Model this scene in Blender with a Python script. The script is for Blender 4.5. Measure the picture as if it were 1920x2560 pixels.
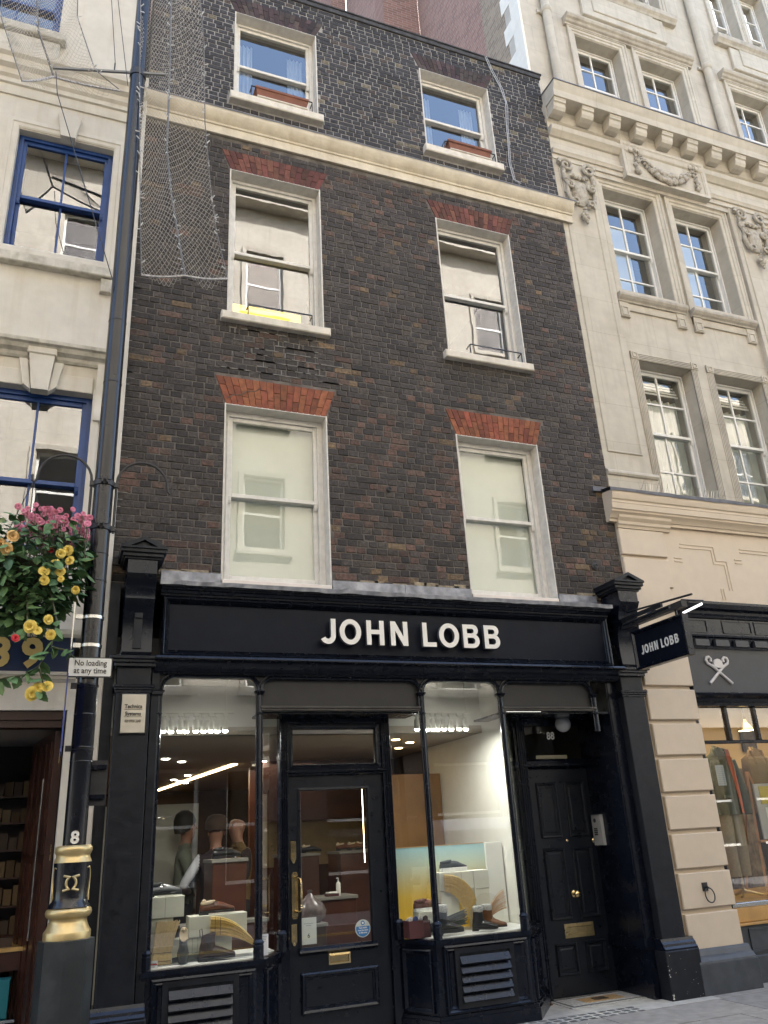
import bpy, bmesh, math, random
from mathutils import Vector, Matrix
for _o in list(bpy.data.objects):
    bpy.data.objects.remove(_o)
random.seed(7)
SC = bpy.context.scene
COL = SC.collection
PI = math.pi
# ------------------------------------------------------------------ camera
cd = bpy.data.cameras.new('camera'); cam = bpy.data.objects.new('camera', cd); COL.objects.link(cam)
RIGHT = Vector((0.931546, -0.359703, -0.053249)); DOWN = Vector((0.087809, 0.364634, -0.927002)); FWD = Vector((0.352861, 0.858869, 0.371258))
mw = Matrix((( RIGHT[0], -DOWN[0], -FWD[0], 0), (RIGHT[1], -DOWN[1], -FWD[1], -7.5), (RIGHT[2], -DOWN[2], -FWD[2], 1.62), (0, 0, 0, 1)))
cam.matrix_world = mw
cd.sensor_fit = 'VERTICAL'; cd.sensor_height = 36.0; cd.sensor_width = 27.0; cd.lens = 28.3207
cd.clip_start = 0.05; cd.clip_end = 400
SC.camera = cam
# ------------------------------------------------------------------ sky, sun, exposure
SUN_EL, SUN_AZ = math.radians(48), math.radians(20)      # azimuth clockwise from +Y
world = bpy.data.worlds.new('World'); SC.world = world; world.use_nodes = True
wn = world.node_tree
bg = wn.nodes['Background']; sky = wn.nodes.new('ShaderNodeTexSky'); sky.sky_type = 'NISHITA'; sky.sun_disc = False
sky.sun_elevation = SUN_EL; sky.sun_rotation = SUN_AZ; sky.altitude = 20; sky.air_density = 1.2; sky.dust_density = 3.0; sky.ozone_density = 1.0
wn.links.new(sky.outputs[0], bg.inputs[0]); bg.inputs[1].default_value = 0.15
sl = bpy.data.lights.new('sun', 'SUN'); sl.energy = 3.6; sl.angle = math.radians(1.0); sl.color = (1.0, 0.98, 0.955)
so = bpy.data.objects.new('sun', sl); COL.objects.link(so)
sd = Vector((math.sin(SUN_AZ)*math.cos(SUN_EL), math.cos(SUN_AZ)*math.cos(SUN_EL), math.sin(SUN_EL)))
so.rotation_euler = sd.to_track_quat('Z', 'Y').to_euler(); so.location = (0, -6, 30)
SC.view_settings.view_transform = 'Standard'; SC.view_settings.look = 'None'
SC.view_settings.exposure = 2.38; SC.view_settings.gamma = 1.0
SC.cycles.use_denoising = True
SC.cycles.max_bounces = 8; SC.cycles.diffuse_bounces = 4; SC.cycles.glossy_bounces = 4; SC.cycles.transparent_max_bounces = 16; SC.cycles.transmission_bounces = 4
SC.cycles.sample_clamp_indirect = 6.0
SC.cycles.caustics_reflective = False; SC.cycles.caustics_refractive = False

# ------------------------------------------------------------------ materials
MATS = {}
def mat(name, col, rough=0.6, metal=0.0, var=0.0, vscale=8.0, bump=0.0, bscale=60.0, spec=0.5, emit=None, estr=0.0,
        stain=0.0, sscale=1.2, stainc=None, streak=0.0, coat=0.0, src=None, rvar=0.0, joints=None):
    """procedural Principled material: base colour with fine variation, larger stains, vertical streaks and bump"""
    if name in MATS: return MATS[name]
    m = bpy.data.materials.new(name); m.use_nodes = True; MATS[name] = m
    nt = m.node_tree; N = nt.nodes; Lk = nt.links.new; b = N['Principled BSDF']
    tc = N.new('ShaderNodeNewGeometry'); pos = tc.outputs['Position']
    b.inputs['Roughness'].default_value = rough; b.inputs['Metallic'].default_value = metal
    b.inputs['Specular IOR Level'].default_value = spec
    if coat: b.inputs['Coat Weight'].default_value = coat; b.inputs['Coat Roughness'].default_value = 0.12
    if src == 'object':
        oi = N.new('ShaderNodeObjectInfo'); cur = oi.outputs['Color']
    elif src == 'attr':
        at_ = N.new('ShaderNodeAttribute'); at_.attribute_name = 'Col'; cur = at_.outputs['Color']
    else:
        rgb = N.new('ShaderNodeRGB'); rgb.outputs[0].default_value = (*col, 1); cur = rgb.outputs[0]
    def noise(scale, detail=4, stretch=None):
        n = N.new('ShaderNodeTexNoise'); n.inputs['Scale'].default_value = scale; n.inputs['Detail'].default_value = detail
        if stretch:
            mp = N.new('ShaderNodeMapping'); mp.inputs['Scale'].default_value = stretch; Lk(pos, mp.inputs[0]); Lk(mp.outputs[0], n.inputs['Vector'])
        else: Lk(pos, n.inputs['Vector'])
        return n.outputs['Fac']
    def mixc(fac, a, bcol, mode='MIX'):
        x = N.new('ShaderNodeMix'); x.data_type = 'RGBA'; x.blend_type = mode
        Lk(fac, x.inputs[0]); Lk(a, x.inputs[6])
        if isinstance(bcol, tuple): x.inputs[7].default_value = (*bcol, 1)
        else: Lk(bcol, x.inputs[7])
        return x.outputs[2]
    def ramp(fac, lo, hi, a=0.0, bb=1.0):
        r = N.new('ShaderNodeMapRange'); r.inputs[1].default_value = lo; r.inputs[2].default_value = hi
        r.inputs[3].default_value = a; r.inputs[4].default_value = bb; Lk(fac, r.inputs[0]); return r.outputs[0]
    if var:
        f = ramp(noise(vscale, 6), 0.3, 0.7, 1-var, 1+var)
        cc = N.new('ShaderNodeCombineColor'); [Lk(f, cc.inputs[i]) for i in range(3)]
        one = N.new('ShaderNodeValue'); one.outputs[0].default_value = 1.0
        cur = mixc(one.outputs[0], cur, cc.outputs[0], 'MULTIPLY')
    sc_ = stainc or (col[0]*0.45, col[1]*0.42, col[2]*0.38)
    if stain: cur = mixc(ramp(noise(sscale, 5), 0.5, 0.78, 0, stain), cur, sc_)
    if streak: cur = mixc(ramp(noise(1.0, 5, (9, 9, 0.7)), 0.52, 0.8, 0, streak), cur, sc_)
    if joints:      # faint ashlar joints and block-to-block tone, laid out in the wall's own XZ plane
        sx = N.new('ShaderNodeSeparateXYZ'); cx = N.new('ShaderNodeCombineXYZ'); Lk(pos, sx.inputs[0]); Lk(sx.outputs['X'], cx.inputs[0]); Lk(sx.outputs['Z'], cx.inputs[1])
        bt = N.new('ShaderNodeTexBrick'); bt.inputs['Color1'].default_value = (1, 1, 1, 1); bt.inputs['Color2'].default_value = (0.90, 0.89, 0.87, 1); bt.inputs['Mortar'].default_value = (0.62, 0.58, 0.52, 1)
        bt.inputs['Scale'].default_value = 1.0; bt.inputs['Mortar Size'].default_value = 0.004; bt.inputs['Brick Width'].default_value = joints[0]; bt.inputs['Row Height'].default_value = joints[1]; Lk(cx.outputs[0], bt.inputs['Vector'])
        on = N.new('ShaderNodeValue'); on.outputs[0].default_value = joints[2]; cur = mixc(on.outputs[0], cur, bt.outputs['Color'], 'MULTIPLY')
    Lk(cur, b.inputs['Base Color'])
    if rvar:
        Lk(ramp(noise(14, 4), 0.3, 0.7, max(0.02, rough-rvar), rough+rvar), b.inputs['Roughness'])
    if bump:
        bp = N.new('ShaderNodeBump'); bp.inputs['Strength'].default_value = 0.6; bp.inputs['Distance'].default_value = bump
        Lk(noise(bscale, 5), bp.inputs['Height']); Lk(bp.outputs[0], b.inputs['Normal'])
    if emit:
        b.inputs['Emission Color'].default_value = (*emit, 1); b.inputs['Emission Strength'].default_value = estr
    return m
def glass(name, tint=(0.95, 0.98, 0.96), k=1.9, base=0.02, wav=0.0, wscale=3.0, rough=0.0):
    if name in MATS: return MATS[name]
    m = bpy.data.materials.new(name); m.use_nodes = True; MATS[name] = m
    nt = m.node_tree; N = nt.nodes; Lk = nt.links.new; N.remove(N['Principled BSDF']); out = N['Material Output']
    tr = N.new('ShaderNodeBsdfTransparent'); tr.inputs[0].default_value = (*tint, 1)
    gl = N.new('ShaderNodeBsdfGlossy'); gl.inputs['Roughness'].default_value = rough
    fr = N.new('ShaderNodeLayerWeight'); fr.inputs['Blend'].default_value = 0.5
    p5 = N.new('ShaderNodeMath'); p5.operation = 'POWER'; p5.inputs[1].default_value = 5.0; Lk(fr.outputs['Facing'], p5.inputs[0])
    sk = N.new('ShaderNodeMath'); sk.operation = 'MULTIPLY_ADD'; sk.inputs[1].default_value = 0.96; sk.inputs[2].default_value = 0.04; Lk(p5.outputs[0], sk.inputs[0])
    ma = N.new('ShaderNodeMath'); ma.operation = 'MULTIPLY_ADD'; ma.inputs[1].default_value = k; ma.inputs[2].default_value = base; ma.use_clamp = True
    Lk(sk.outputs[0], ma.inputs[0])
    mx = N.new('ShaderNodeMixShader'); Lk(ma.outputs[0], mx.inputs[0]); Lk(tr.outputs[0], mx.inputs[1]); Lk(gl.outputs[0], mx.inputs[2]); Lk(mx.outputs[0], out.inputs[0])
    if wav:
        g = N.new('ShaderNodeNewGeometry'); n = N.new('ShaderNodeTexNoise'); n.inputs['Scale'].default_value = wscale; n.inputs['Detail'].default_value = 1.0
        Lk(g.outputs['Position'], n.inputs['Vector']); bp = N.new('ShaderNodeBump'); bp.inputs['Strength'].default_value = 1.0; bp.inputs['Distance'].default_value = wav
        Lk(n.outputs['Fac'], bp.inputs['Height']); Lk(bp.outputs[0], gl.inputs['Normal']); Lk(bp.outputs[0], fr.inputs['Normal'])
    return m

BLACK = mat('black_gloss_paint', (0.0040, 0.0055, 0.0112), 0.24, spec=0.42, var=0.15, vscale=5, bump=0.0003, bscale=30, rvar=0.06)
BLACKM = mat('black_weathered_paint', (0.0088, 0.0095, 0.0125), 0.45, spec=0.35, var=0.3, vscale=9, bump=0.0012, bscale=40, stain=0.25, sscale=3, stainc=(0.025, 0.025, 0.027), rvar=0.12)
CHAR = mat('charcoal_paint', (0.017, 0.0172, 0.019), 0.55, var=0.15, bump=0.0008, bscale=90)
DOORP = mat('black_door_paint', (0.0062, 0.0076, 0.0115), 0.34, spec=0.42, var=0.2, bump=0.0008, bscale=50, rvar=0.08)
NAVY = mat('navy_fascia_paint', (0.0028, 0.0042, 0.0100), 0.5, spec=0.2, var=0.2, bump=0.0005, bscale=70, rvar=0.08)
IVORY = mat('ivory_letter', (0.80, 0.78, 0.72), 0.4)
for _m in (BLACK, BLACKM, DOORP, NAVY): _m.node_tree.nodes['Principled BSDF'].inputs['Specular Tint'].default_value = (0.88, 0.93, 1.0, 1)
LETSIDE = mat('letter_side', (0.22, 0.23, 0.25), 0.35, metal=0.6)
LEAD = mat('lead_sheet', (0.23, 0.24, 0.27), 0.42, metal=0.35, var=0.35, vscale=12, bump=0.006, bscale=18, stain=0.4, stainc=(0.5, 0.5, 0.52), sscale=6, streak=0.3)
PAINTW = mat('white_window_paint', (0.72, 0.70, 0.65), 0.5, var=0.08, vscale=15, bump=0.0015, bscale=45, stain=0.22, sscale=5, stainc=(0.42, 0.38, 0.31), streak=0.1)
PAINTP = mat('pinkish_sill_paint', (0.74, 0.67, 0.60), 0.5, var=0.08, bump=0.001, stain=0.15, sscale=6)
SILLC = mat('cream_sill', (0.66, 0.61, 0.52), 0.65, var=0.1, vscale=10, bump=0.003, bscale=40, stain=0.35, sscale=6, stainc=(0.30, 0.26, 0.19), streak=0.35)
BAND = mat('cream_band_stone', (0.60, 0.54, 0.425), 0.7, var=0.12, vscale=6, bump=0.006, bscale=25, stain=0.4, sscale=3.5, stainc=(0.36, 0.28, 0.17), streak=0.45)
STONE = mat('portland_stone', (0.51, 0.47, 0.395), 0.75, var=0.07, vscale=7, bump=0.002, bscale=50, stain=0.55, sscale=1.6, stainc=(0.33, 0.29, 0.23), streak=0.5, joints=(1.15, 0.56, 0.55))
STONED = mat('weathered_stone', (0.43, 0.395, 0.335), 0.8, var=0.12, vscale=10, bump=0.004, bscale=40, stain=0.5, sscale=4, stainc=(0.16, 0.13, 0.10), streak=0.4)
CARVE = mat('carved_stone', (0.40, 0.365, 0.305), 0.8, var=0.2, vscale=25, bump=0.008, bscale=50, stain=0.7, sscale=14, stainc=(0.14, 0.115, 0.085))  # weathered stone; dark stain strengthened to put relief shade into the colour
CREAM = mat('cream_masonry_paint', (0.60, 0.505, 0.39), 0.55, var=0.03, bump=0.0012, bscale=80, stain=0.10, sscale=2.2, stainc=(0.45, 0.36, 0.25))
STUCCO = mat('pale_stucco', (0.59, 0.56, 0.49), 0.7, var=0.05, bump=0.0015, bscale=60, stain=0.2, sscale=1.4, stainc=(0.42, 0.35, 0.25), streak=0.45)
STUCCOD = mat('grimy_stucco', (0.52, 0.495, 0.43), 0.75, var=0.15, vscale=12, bump=0.004, bscale=30, stain=0.6, sscale=7, stainc=(0.16, 0.15, 0.10), streak=0.6)
BLUE = mat('blue_window_paint', (0.018, 0.06, 0.215), 0.4, var=0.15, bump=0.001)
WHITEF = mat('white_upvc_sash', (0.78, 0.77, 0.73), 0.4, var=0.04)
BRASS = mat('polished_brass', (0.70, 0.55, 0.29), 0.22, metal=1.0, var=0.08, vscale=20, rvar=0.06)
BRASSD = mat('aged_brass', (0.50, 0.39, 0.20), 0.36, metal=0.9, var=0.15, vscale=25, rvar=0.1)
GOLD = mat('gold_paint', (0.60, 0.46, 0.22), 0.36, metal=0.6, var=0.12, vscale=8, bump=0.002, bscale=30, stain=0.25, sscale=9)
STEEL = mat('stainless_steel', (0.62, 0.62, 0.60), 0.22, metal=1.0, var=0.1)
IRON = mat('black_iron', (0.018, 0.018, 0.02), 0.45, var=0.3, bump=0.001)
POST = mat('lamp_post_black', (0.009, 0.010, 0.014), 0.2, var=0.2, vscale=10, bump=0.00015, bscale=22, stain=0.06, sscale=14, stainc=(0.07, 0.085, 0.11), streak=0.10, rvar=0.04)
REDARCH = mat('rubbed_red_brick', (0.30, 0.085, 0.035), 0.85, var=0.35, vscale=16, bump=0.004, bscale=60, stain=0.35, sscale=6, stainc=(0.10, 0.045, 0.03), src='object')
BRICKO = mat('soot_brick', (0.05, 0.045, 0.045), 0.82, var=0.55, vscale=30, bump=0.010, bscale=55, stain=0.32, sscale=1.3, stainc=(0.026, 0.024, 0.023), streak=0.35, src='object')
BRICKA = mat('soot_brick_mass', (0.05, 0.045, 0.045), 0.82, var=0.55, vscale=30, bump=0.010, bscale=55, stain=0.32, sscale=1.3, stainc=(0.026, 0.024, 0.023), streak=0.35, src='attr')
MORTL = mat('pale_mortar', (0.30, 0.29, 0.275), 0.9, var=0.25, vscale=14, bump=0.006, bscale=60, stain=0.55, sscale=1.7, stainc=(0.075, 0.07, 0.068))
MORTD = mat('sooty_mortar', (0.125, 0.113, 0.10), 0.92, var=0.5, vscale=9, bump=0.006, bscale=60, stain=0.6, sscale=3, stainc=(0.035, 0.033, 0.032))
REVEAL = mat('reveal_plaster', (0.66, 0.63, 0.57), 0.7, var=0.1, vscale=14, bump=0.003, bscale=40, stain=0.3, sscale=5, stainc=(0.38, 0.33, 0.26))
ROOMD = mat('dim_room', (0.05, 0.047, 0.042), 0.9)
BLIND = mat('roller_blind', (0.64, 0.65, 0.57), 0.9, var=0.03, vscale=3)
TERRA = mat('terracotta', (0.19, 0.075, 0.045), 0.75, var=0.15, bump=0.001)
GL_OLD = glass('wavy_old_glass', k=2.2, base=0.19, wav=0.00025, wscale=4.5)
GL_BLIND = glass('glass_before_blind', k=1.7, base=0.035, wav=0.0002, wscale=4.5)
GL_DIM = glass('fanlight_glass', tint=(0.75, 0.76, 0.75), k=0.9, base=0.0)
GL_SHOP = glass('shop_plate_glass', k=2.0, base=0.085, wav=0.0003, wscale=1.2)
GL_SASH = glass('sash_glass', k=2.2, base=0.16, wav=0.0006, wscale=4.0)
LAMPW = mat('lamp_lens_lit', (1, 1, 1), 0.5, emit=(1.0, 0.97, 0.9), estr=9.0)
LEDW = mat('warm_led_strip', (1, 0.9, 0.7), 0.5, emit=(1.0, 0.72, 0.38), estr=5.0)

# ------------------------------------------------------------------ mesh builder
class MB:
    def __init__(s): s.v = []; s.f = []; s.c = None
    def add(s, vs, fs):
        o = len(s.v); s.v.extend([tuple(p) for p in vs]); s.f.extend([tuple(i+o for i in f) for f in fs]); return s
    def box(s, x0, x1, y0, y1, z0, z1, c=0.0):
        if x1 < x0: x0, x1 = x1, x0
        if y1 < y0: y0, y1 = y1, y0
        if z1 < z0: z0, z1 = z1, z0
        if not c:
            return s.add([(x0,y0,z0),(x1,y0,z0),(x1,y1,z0),(x0,y1,z0),(x0,y0,z1),(x1,y0,z1),(x1,y1,z1),(x0,y1,z1)],
                         [(0,3,2,1),(4,5,6,7),(0,1,5,4),(1,2,6,5),(2,3,7,6),(3,0,4,7)])
        c = min(c, (x1-x0)/3, (y1-y0)/2, (z1-z0)/3)        # chamfered front (towards -Y)
        vs = []
        for y, k in ((y1, 0), (y0+c, 0), (y0, c)):
            vs += [(x0+k,y,z0+k),(x1-k,y,z0+k),(x1-k,y,z1-k),(x0+k,y,z1-k)]
        fs = [(0,1,2,3)]
        for r in (0, 4):
            for i in range(4):
                j = (i+1) % 4; fs.append((r+i, r+4+i, r+4+j, r+j))
        fs.append((8,11,10,9)); return s.add(vs, fs)
    def prism(s, poly, ax, a, b):
        """poly of 2-D points swept along axis ax from a to b; ax x:(y,z) y:(x,z) z:(x,y)"""
        n = len(poly)
        P = {'x': lambda p, t: (t, p[0], p[1]), 'y': lambda p, t: (p[0], t, p[1]), 'z': lambda p, t: (p[0], p[1], t)}[ax]
        vs = [P(p, a) for p in poly] + [P(p, b) for p in poly]
        fs = [tuple(range(n-1, -1, -1)), tuple(range(n, 2*n))] + [(i, (i+1) % n, n+(i+1) % n, n+i) for i in range(n)]
        return s.add(vs, fs)
    def mould(s, prof, x0, x1): return s.prism(prof, 'x', x0, x1)
    def lathe(s, prof, cx, cy, n=20, z0=0.0, cap=True):
        vs = []; m = len(prof)
        for r, z in prof:
            for i in range(n):
                a = 2*PI*i/n; vs.append((cx+r*math.cos(a), cy+r*math.sin(a), z0+z))
        fs = [(k*n+i, k*n+(i+1) % n, (k+1)*n+(i+1) % n, (k+1)*n+i) for k in range(m-1) for i in range(n)]
        if cap: fs += [tuple(range(n-1, -1, -1)), tuple(range((m-1)*n, m*n))]
        return s.add(vs, fs)
    def tube(s, pts, r, n=6, closed=False, cap=True):
        P = [Vector(p) for p in pts]; m = len(P); vs = []; fs = []
        rs = r if isinstance(r, (list, tuple)) else [r]*m
        up = Vector((0.13, 0.21, 0.97))
        u = None
        for i in range(m):
            if closed: t = (P[(i+1) % m]-P[i-1])
            else: t = P[min(i+1, m-1)]-P[max(i-1, 0)]
            t = t.normalized() if t.length > 1e-9 else Vector((0, 0, 1))
            if u is None: u = t.cross(up if abs(t.dot(up)) < 0.95 else Vector((1, 0, 0))).normalized()
            else:
                u = (u - t*u.dot(t)); u = u.normalized() if u.length > 1e-6 else t.orthogonal().normalized()
            w = t.cross(u)
            for k in range(n):
                a = 2*PI*k/n; q = P[i]+u*(rs[i]*math.cos(a))+w*(rs[i]*math.sin(a)); vs.append(q[:])
        for i in range(m if closed else m-1):
            j = (i+1) % m
            fs += [(i*n+k, i*n+(k+1) % n, j*n+(k+1) % n, j*n+k) for k in range(n)]
        if cap and not closed: fs += [tuple(range(n-1, -1, -1)), tuple(range((m-1)*n, m*n))]
        return s.add(vs, fs)
    def frame(s, x0, x1, z0, z1, prof):
        """closed profile of (inset, y) points swept round a rectangle with mitred corners"""
        n = len(prof); vs = []
        for d, y in prof: vs += [(x0+d,y,z0+d),(x1-d,y,z0+d),(x1-d,y,z1-d),(x0+d,y,z1-d)]
        fs = []
        for k in range(n):
            l = (k+1) % n
            for i in range(4):
                j = (i+1) % 4; fs.append((k*4+i, k*4+j, l*4+j, l*4+i))
        return s.add(vs, fs)
    def ball(s, c, r, nu=12, nv=8, sc=(1, 1, 1)):
        vs = []
        for j in range(1, nv):
            t = PI*j/nv
            for i in range(nu):
                a = 2*PI*i/nu; vs.append((c[0]+r*sc[0]*math.sin(t)*math.cos(a), c[1]+r*sc[1]*math.sin(t)*math.sin(a), c[2]+r*sc[2]*math.cos(t)))
        T = len(vs); vs += [(c[0], c[1], c[2]+r*sc[2]), (c[0], c[1], c[2]-r*sc[2])]
        fs = [(j*nu+i, j*nu+(i+1) % nu, (j+1)*nu+(i+1) % nu, (j+1)*nu+i) for j in range(nv-2) for i in range(nu)]
        fs += [(T, (i+1) % nu, i) for i in range(nu)] + [(T+1, (nv-2)*nu+i, (nv-2)*nu+(i+1) % nu) for i in range(nu)]
        return s.add(vs, fs)
    def loft(s, rings, cap=True):
        n = len(rings[0]); m = len(rings); vs = [p for r in rings for p in r]
        fs = [(k*n+i, k*n+(i+1) % n, (k+1)*n+(i+1) % n, (k+1)*n+i) for k in range(m-1) for i in range(n)]
        if cap: fs += [tuple(range(n-1, -1, -1)), tuple(range((m-1)*n, m*n))]
        return s.add(vs, fs)
    def wall(s, x0, x1, z0, z1, y0, y1, holes):
        """slab from y0 (front) to y1 with rectangular through-holes (hx0,hx1,hz0,hz1)"""
        xs = sorted({x0, x1, *[min(max(h[i], x0), x1) for h in holes for i in (0, 1)]})
        zs = sorted({z0, z1, *[min(max(h[i], z0), z1) for h in holes for i in (2, 3)]})
        nx, nz = len(xs)-1, len(zs)-1
        def solid(i, j):
            if not (0 <= i < nx and 0 <= j < nz): return False
            cx, cz = (xs[i]+xs[i+1])/2, (zs[j]+zs[j+1])/2
            return not any(h[0] < cx < h[1] and h[2] < cz < h[3] for h in holes)
        for i in range(nx):
            for j in range(nz):
                if not solid(i, j): continue
                a, b, c, d = xs[i], xs[i+1], zs[j], zs[j+1]
                s.add([(a,y0,c),(b,y0,c),(b,y0,d),(a,y0,d)], [(0,1,2,3)]); s.add([(a,y1,c),(b,y1,c),(b,y1,d),(a,y1,d)], [(3,2,1,0)])
                if not solid(i-1, j): s.add([(a,y0,c),(a,y1,c),(a,y1,d),(a,y0,d)], [(3,2,1,0)])
                if not solid(i+1, j): s.add([(b,y0,c),(b,y1,c),(b,y1,d),(b,y0,d)], [(0,1,2,3)])
                if not solid(i, j-1): s.add([(a,y0,c),(b,y0,c),(b,y1,c),(a,y1,c)], [(3,2,1,0)])
                if not solid(i, j+1): s.add([(a,y0,d),(b,y0,d),(b,y1,d),(a,y1,d)], [(0,1,2,3)])
        return s
    def tr(s, fn, start=0):
        for i in range(start, len(s.v)): s.v[i] = tuple(fn(s.v[i]))
        return s
    def rot(s, ang, cx=0, cy=0, start=0):
        ca, sa = math.cos(ang), math.sin(ang)
        return s.tr(lambda p: (cx+(p[0]-cx)*ca-(p[1]-cy)*sa, cy+(p[0]-cx)*sa+(p[1]-cy)*ca, p[2]), start)
def mesh_of(name, mb, recalc=True, smooth=False, ang=40):
    me = bpy.data.meshes.new(name); me.from_pydata(mb.v, [], mb.f)
    if recalc:
        b = bmesh.new(); b.from_mesh(me); bmesh.ops.remove_doubles(b, verts=b.verts, dist=1e-5); bmesh.ops.recalc_face_normals(b, faces=b.faces); b.to_mesh(me); b.free()
    if smooth:
        me.polygons.foreach_set('use_smooth', [True]*len(me.polygons)); me.set_sharp_from_angle(angle=math.radians(ang))
    me.update(); return me
def obj(name, mb, m, parent=None, smooth=False, recalc=True, ang=40, loc=None):
    me = mb if isinstance(mb, bpy.types.Mesh) else mesh_of(name, mb, recalc, smooth, ang)
    if m is not None and not me.materials: me.materials.append(m)
    o = bpy.data.objects.new(name, me); COL.objects.link(o)
    if parent is not None:
        o.parent = parent
        w = Vector((0, 0, 0)); q = parent
        while q is not None: w += Vector(q.location); q = q.parent
        o.location = -w + (Vector(loc) if loc else Vector((0, 0, 0)))
    elif loc: o.location = loc
    return o
def tag(o, label=None, cat=None, group=None, kind=None):
    if label: o['label'] = label
    if cat: o['category'] = cat
    if group: o['group'] = group
    if kind: o['kind'] = kind
    return o
def thing(name, label, cat, loc=(0, 0, 0), group=None):
    o = bpy.data.objects.new(name, None); COL.objects.link(o); o.location = loc; o.empty_display_size = 0.1
    return tag(o, label, cat, group)
def copy_tree(o, off, parent=None, link=True):
    c = o.copy(); COL.objects.link(c)
    if parent is None: c.location = Vector(o.location)+Vector(off)
    else: c.parent = parent
    for ch in [q for q in bpy.data.objects if q.parent == o]: copy_tree(ch, off, c)
    return c
def text_mesh(name, txt, size, depth=0.004, bold=0.0, space=1.0, align='CENTER', res=3, xs=1.0):
    """lettering as solid mesh in the XZ plane facing -Y, origin at its anchor"""
    cu = bpy.data.curves.new(name, 'FONT'); cu.body = txt; cu.size = size; cu.align_x = align; cu.align_y = 'CENTER'; cu.extrude = depth/2
    cu.offset = bold; cu.space_character = space; cu.resolution_u = res
    o = bpy.data.objects.new(name, cu); COL.objects.link(o)
    me = bpy.data.meshes.new_from_object(o.evaluated_get(bpy.context.evaluated_depsgraph_get()))
    bpy.data.objects.remove(o); bpy.data.curves.remove(cu)
    me.transform(Matrix(((xs,0,0,0),(0,0,-1,0),(0,1,0,0),(0,0,0,1)))); me.name = name; me.materials.clear()
    return me
def arc(cx, cz, r, a0, a1, n):
    return [(cx+r*math.cos(a0+(a1-a0)*i/n), cz+r*math.sin(a0+(a1-a0)*i/n)) for i in range(n+1)]
# ------------------------------------------------------------------ ground: road, pavements
def slab_mat(n, c): return mat(n, c, 0.85, var=0.18, vscale=9, bump=0.003, bscale=70, stain=0.35, sscale=2.5, stainc=(c[0]*0.5, c[1]*0.5, c[2]*0.5))
ASPH = mat('asphalt', (0.05, 0.05, 0.052), 0.9, var=0.3, vscale=30, bump=0.004, bscale=150)
YORK = slab_mat('paving_slab', (0.26, 0.245, 0.225)); YORK2 = slab_mat('paving_slab_dark', (0.20, 0.195, 0.19)); GRANITE = slab_mat('granite_kerb', (0.30, 0.29, 0.28))
THRESH = slab_mat('threshold_concrete', (0.40, 0.385, 0.35)); PRISM_ = mat('pavement_light_glass', (0.10, 0.10, 0.10), 0.35, var=0.3)
road = tag(obj('road', MB().box(-60, 70, -9.0, -3.2, -0.5, -0.13), ASPH), kind='structure')
gbase = tag(obj('ground', MB().box(-60, 70, -60, 60, -0.9, -0.52), ASPH), kind='structure')
pave = tag(obj('pavement', MB().box(-40, 50, -3.05, 0.7, -0.5, -0.03), YORK2), kind='structure')
tag(obj('opposite_pavement', MB().box(-60, 70, -11.6, -9.15, -0.5, -0.01), YORK2), kind='structure')
kb = MB()
for y0, y1 in ((-3.2, -3.05), (-9.15, -9.0)):
    kb.box(-60, 70, y0, y1, -0.5, -0.008)
tag(obj('kerb', kb, GRANITE), kind='structure')
rl = MB()
for y in (-3.42, -3.62, -8.78, -8.58): rl.box(-60, 70, y-0.04, y+0.04, -0.13, -0.126)
tag(obj('road_markings', rl, mat('yellow_line', (0.55, 0.40, 0.06), 0.8, var=0.2)), kind='structure')
slab_id = 0
for r, (ya, yb) in enumerate(((-0.95, -0.36), (-1.6, -0.96), (-2.3, -1.61), (-3.04, -2.31))):
    x = -1.4 - r*0.31
    while x < 11:
        w = random.choice((0.6, 0.75, 0.9, 1.05)); 
        obj('paving_slab', MB().box(x, x+w-0.008, ya, yb, -0.05, random.uniform(-0.003, 0.001), 0), random.choice((YORK, YORK, YORK2)), pave)
        x += w
for x, w in ((6.15, 0.95), (7.1, 0.8), (7.9, 1.0), (8.9, 0.9), (9.8, 1.1)):
    obj('paving_slab', MB().box(x, x+w-0.008, -0.355, 0.65, -0.05, random.uniform(-0.002, 0.001)), YORK, pave)
obj('threshold', MB().box(0.3, 6.14, -0.355, 0.62, -0.05, 0.0), THRESH, pave)
for i in range(22):
    for j in range(3):
        x = 3.0+i*0.105+(j % 2)*0.05+j*0.05; y = -0.345+j*0.085
        if x < 5.25: obj('pavement_light', MB().box(x-0.032, x+0.032, y-0.022, y+0.022, -0.01, 0.0025), PRISM_, pave)

# ------------------------------------------------------------------ the dark brick house
HX0, HX1, HZ0, BZ0, BZ1, HZ1 = 0.33, 6.12, 3.84, 9.65, 9.98, 12.46
WINS = [  # x0,x1,z0,z1
    (1.35, 2.45, 3.95, 5.93), (4.06, 5.14, 3.95, 5.93),
    (1.35, 2.45, 7.06, 9.15), (4.07, 5.15, 7.06, 9.15),
    (1.37, 2.46, 10.36, 11.88), (4.04, 5.13, 10.36, 11.88)]
ARCHES = [(1.35, 2.45, 5.93, 6.27), (4.06, 5.14, 5.93, 6.27), (1.35, 2.45, 9.15, 9.45), (4.07, 5.15, 9.15, 9.45), (1.37, 2.46, 11.88, 12.17), (4.04, 5.13, 11.88, 12.17)]
house = thing('brick_town_house', 'narrow dark sooty brick town house with white sash windows above the black shopfront', 'building', (3.2, 0, 0))
lower = obj('wall', MB().wall(HX0, HX1, HZ0, BZ0, 0.0065, 0.32, [w for w in WINS[:4]]), MORTD, house)
upper = obj('wall', MB().wall(HX0, HX1, BZ1-0.02, HZ1, 0.007, 0.32, [w for w in WINS[4:]]), MORTL, house)
upper['label'] = 'repointed top storey brickwork with pale mortar joints'
sh = MB()
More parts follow.
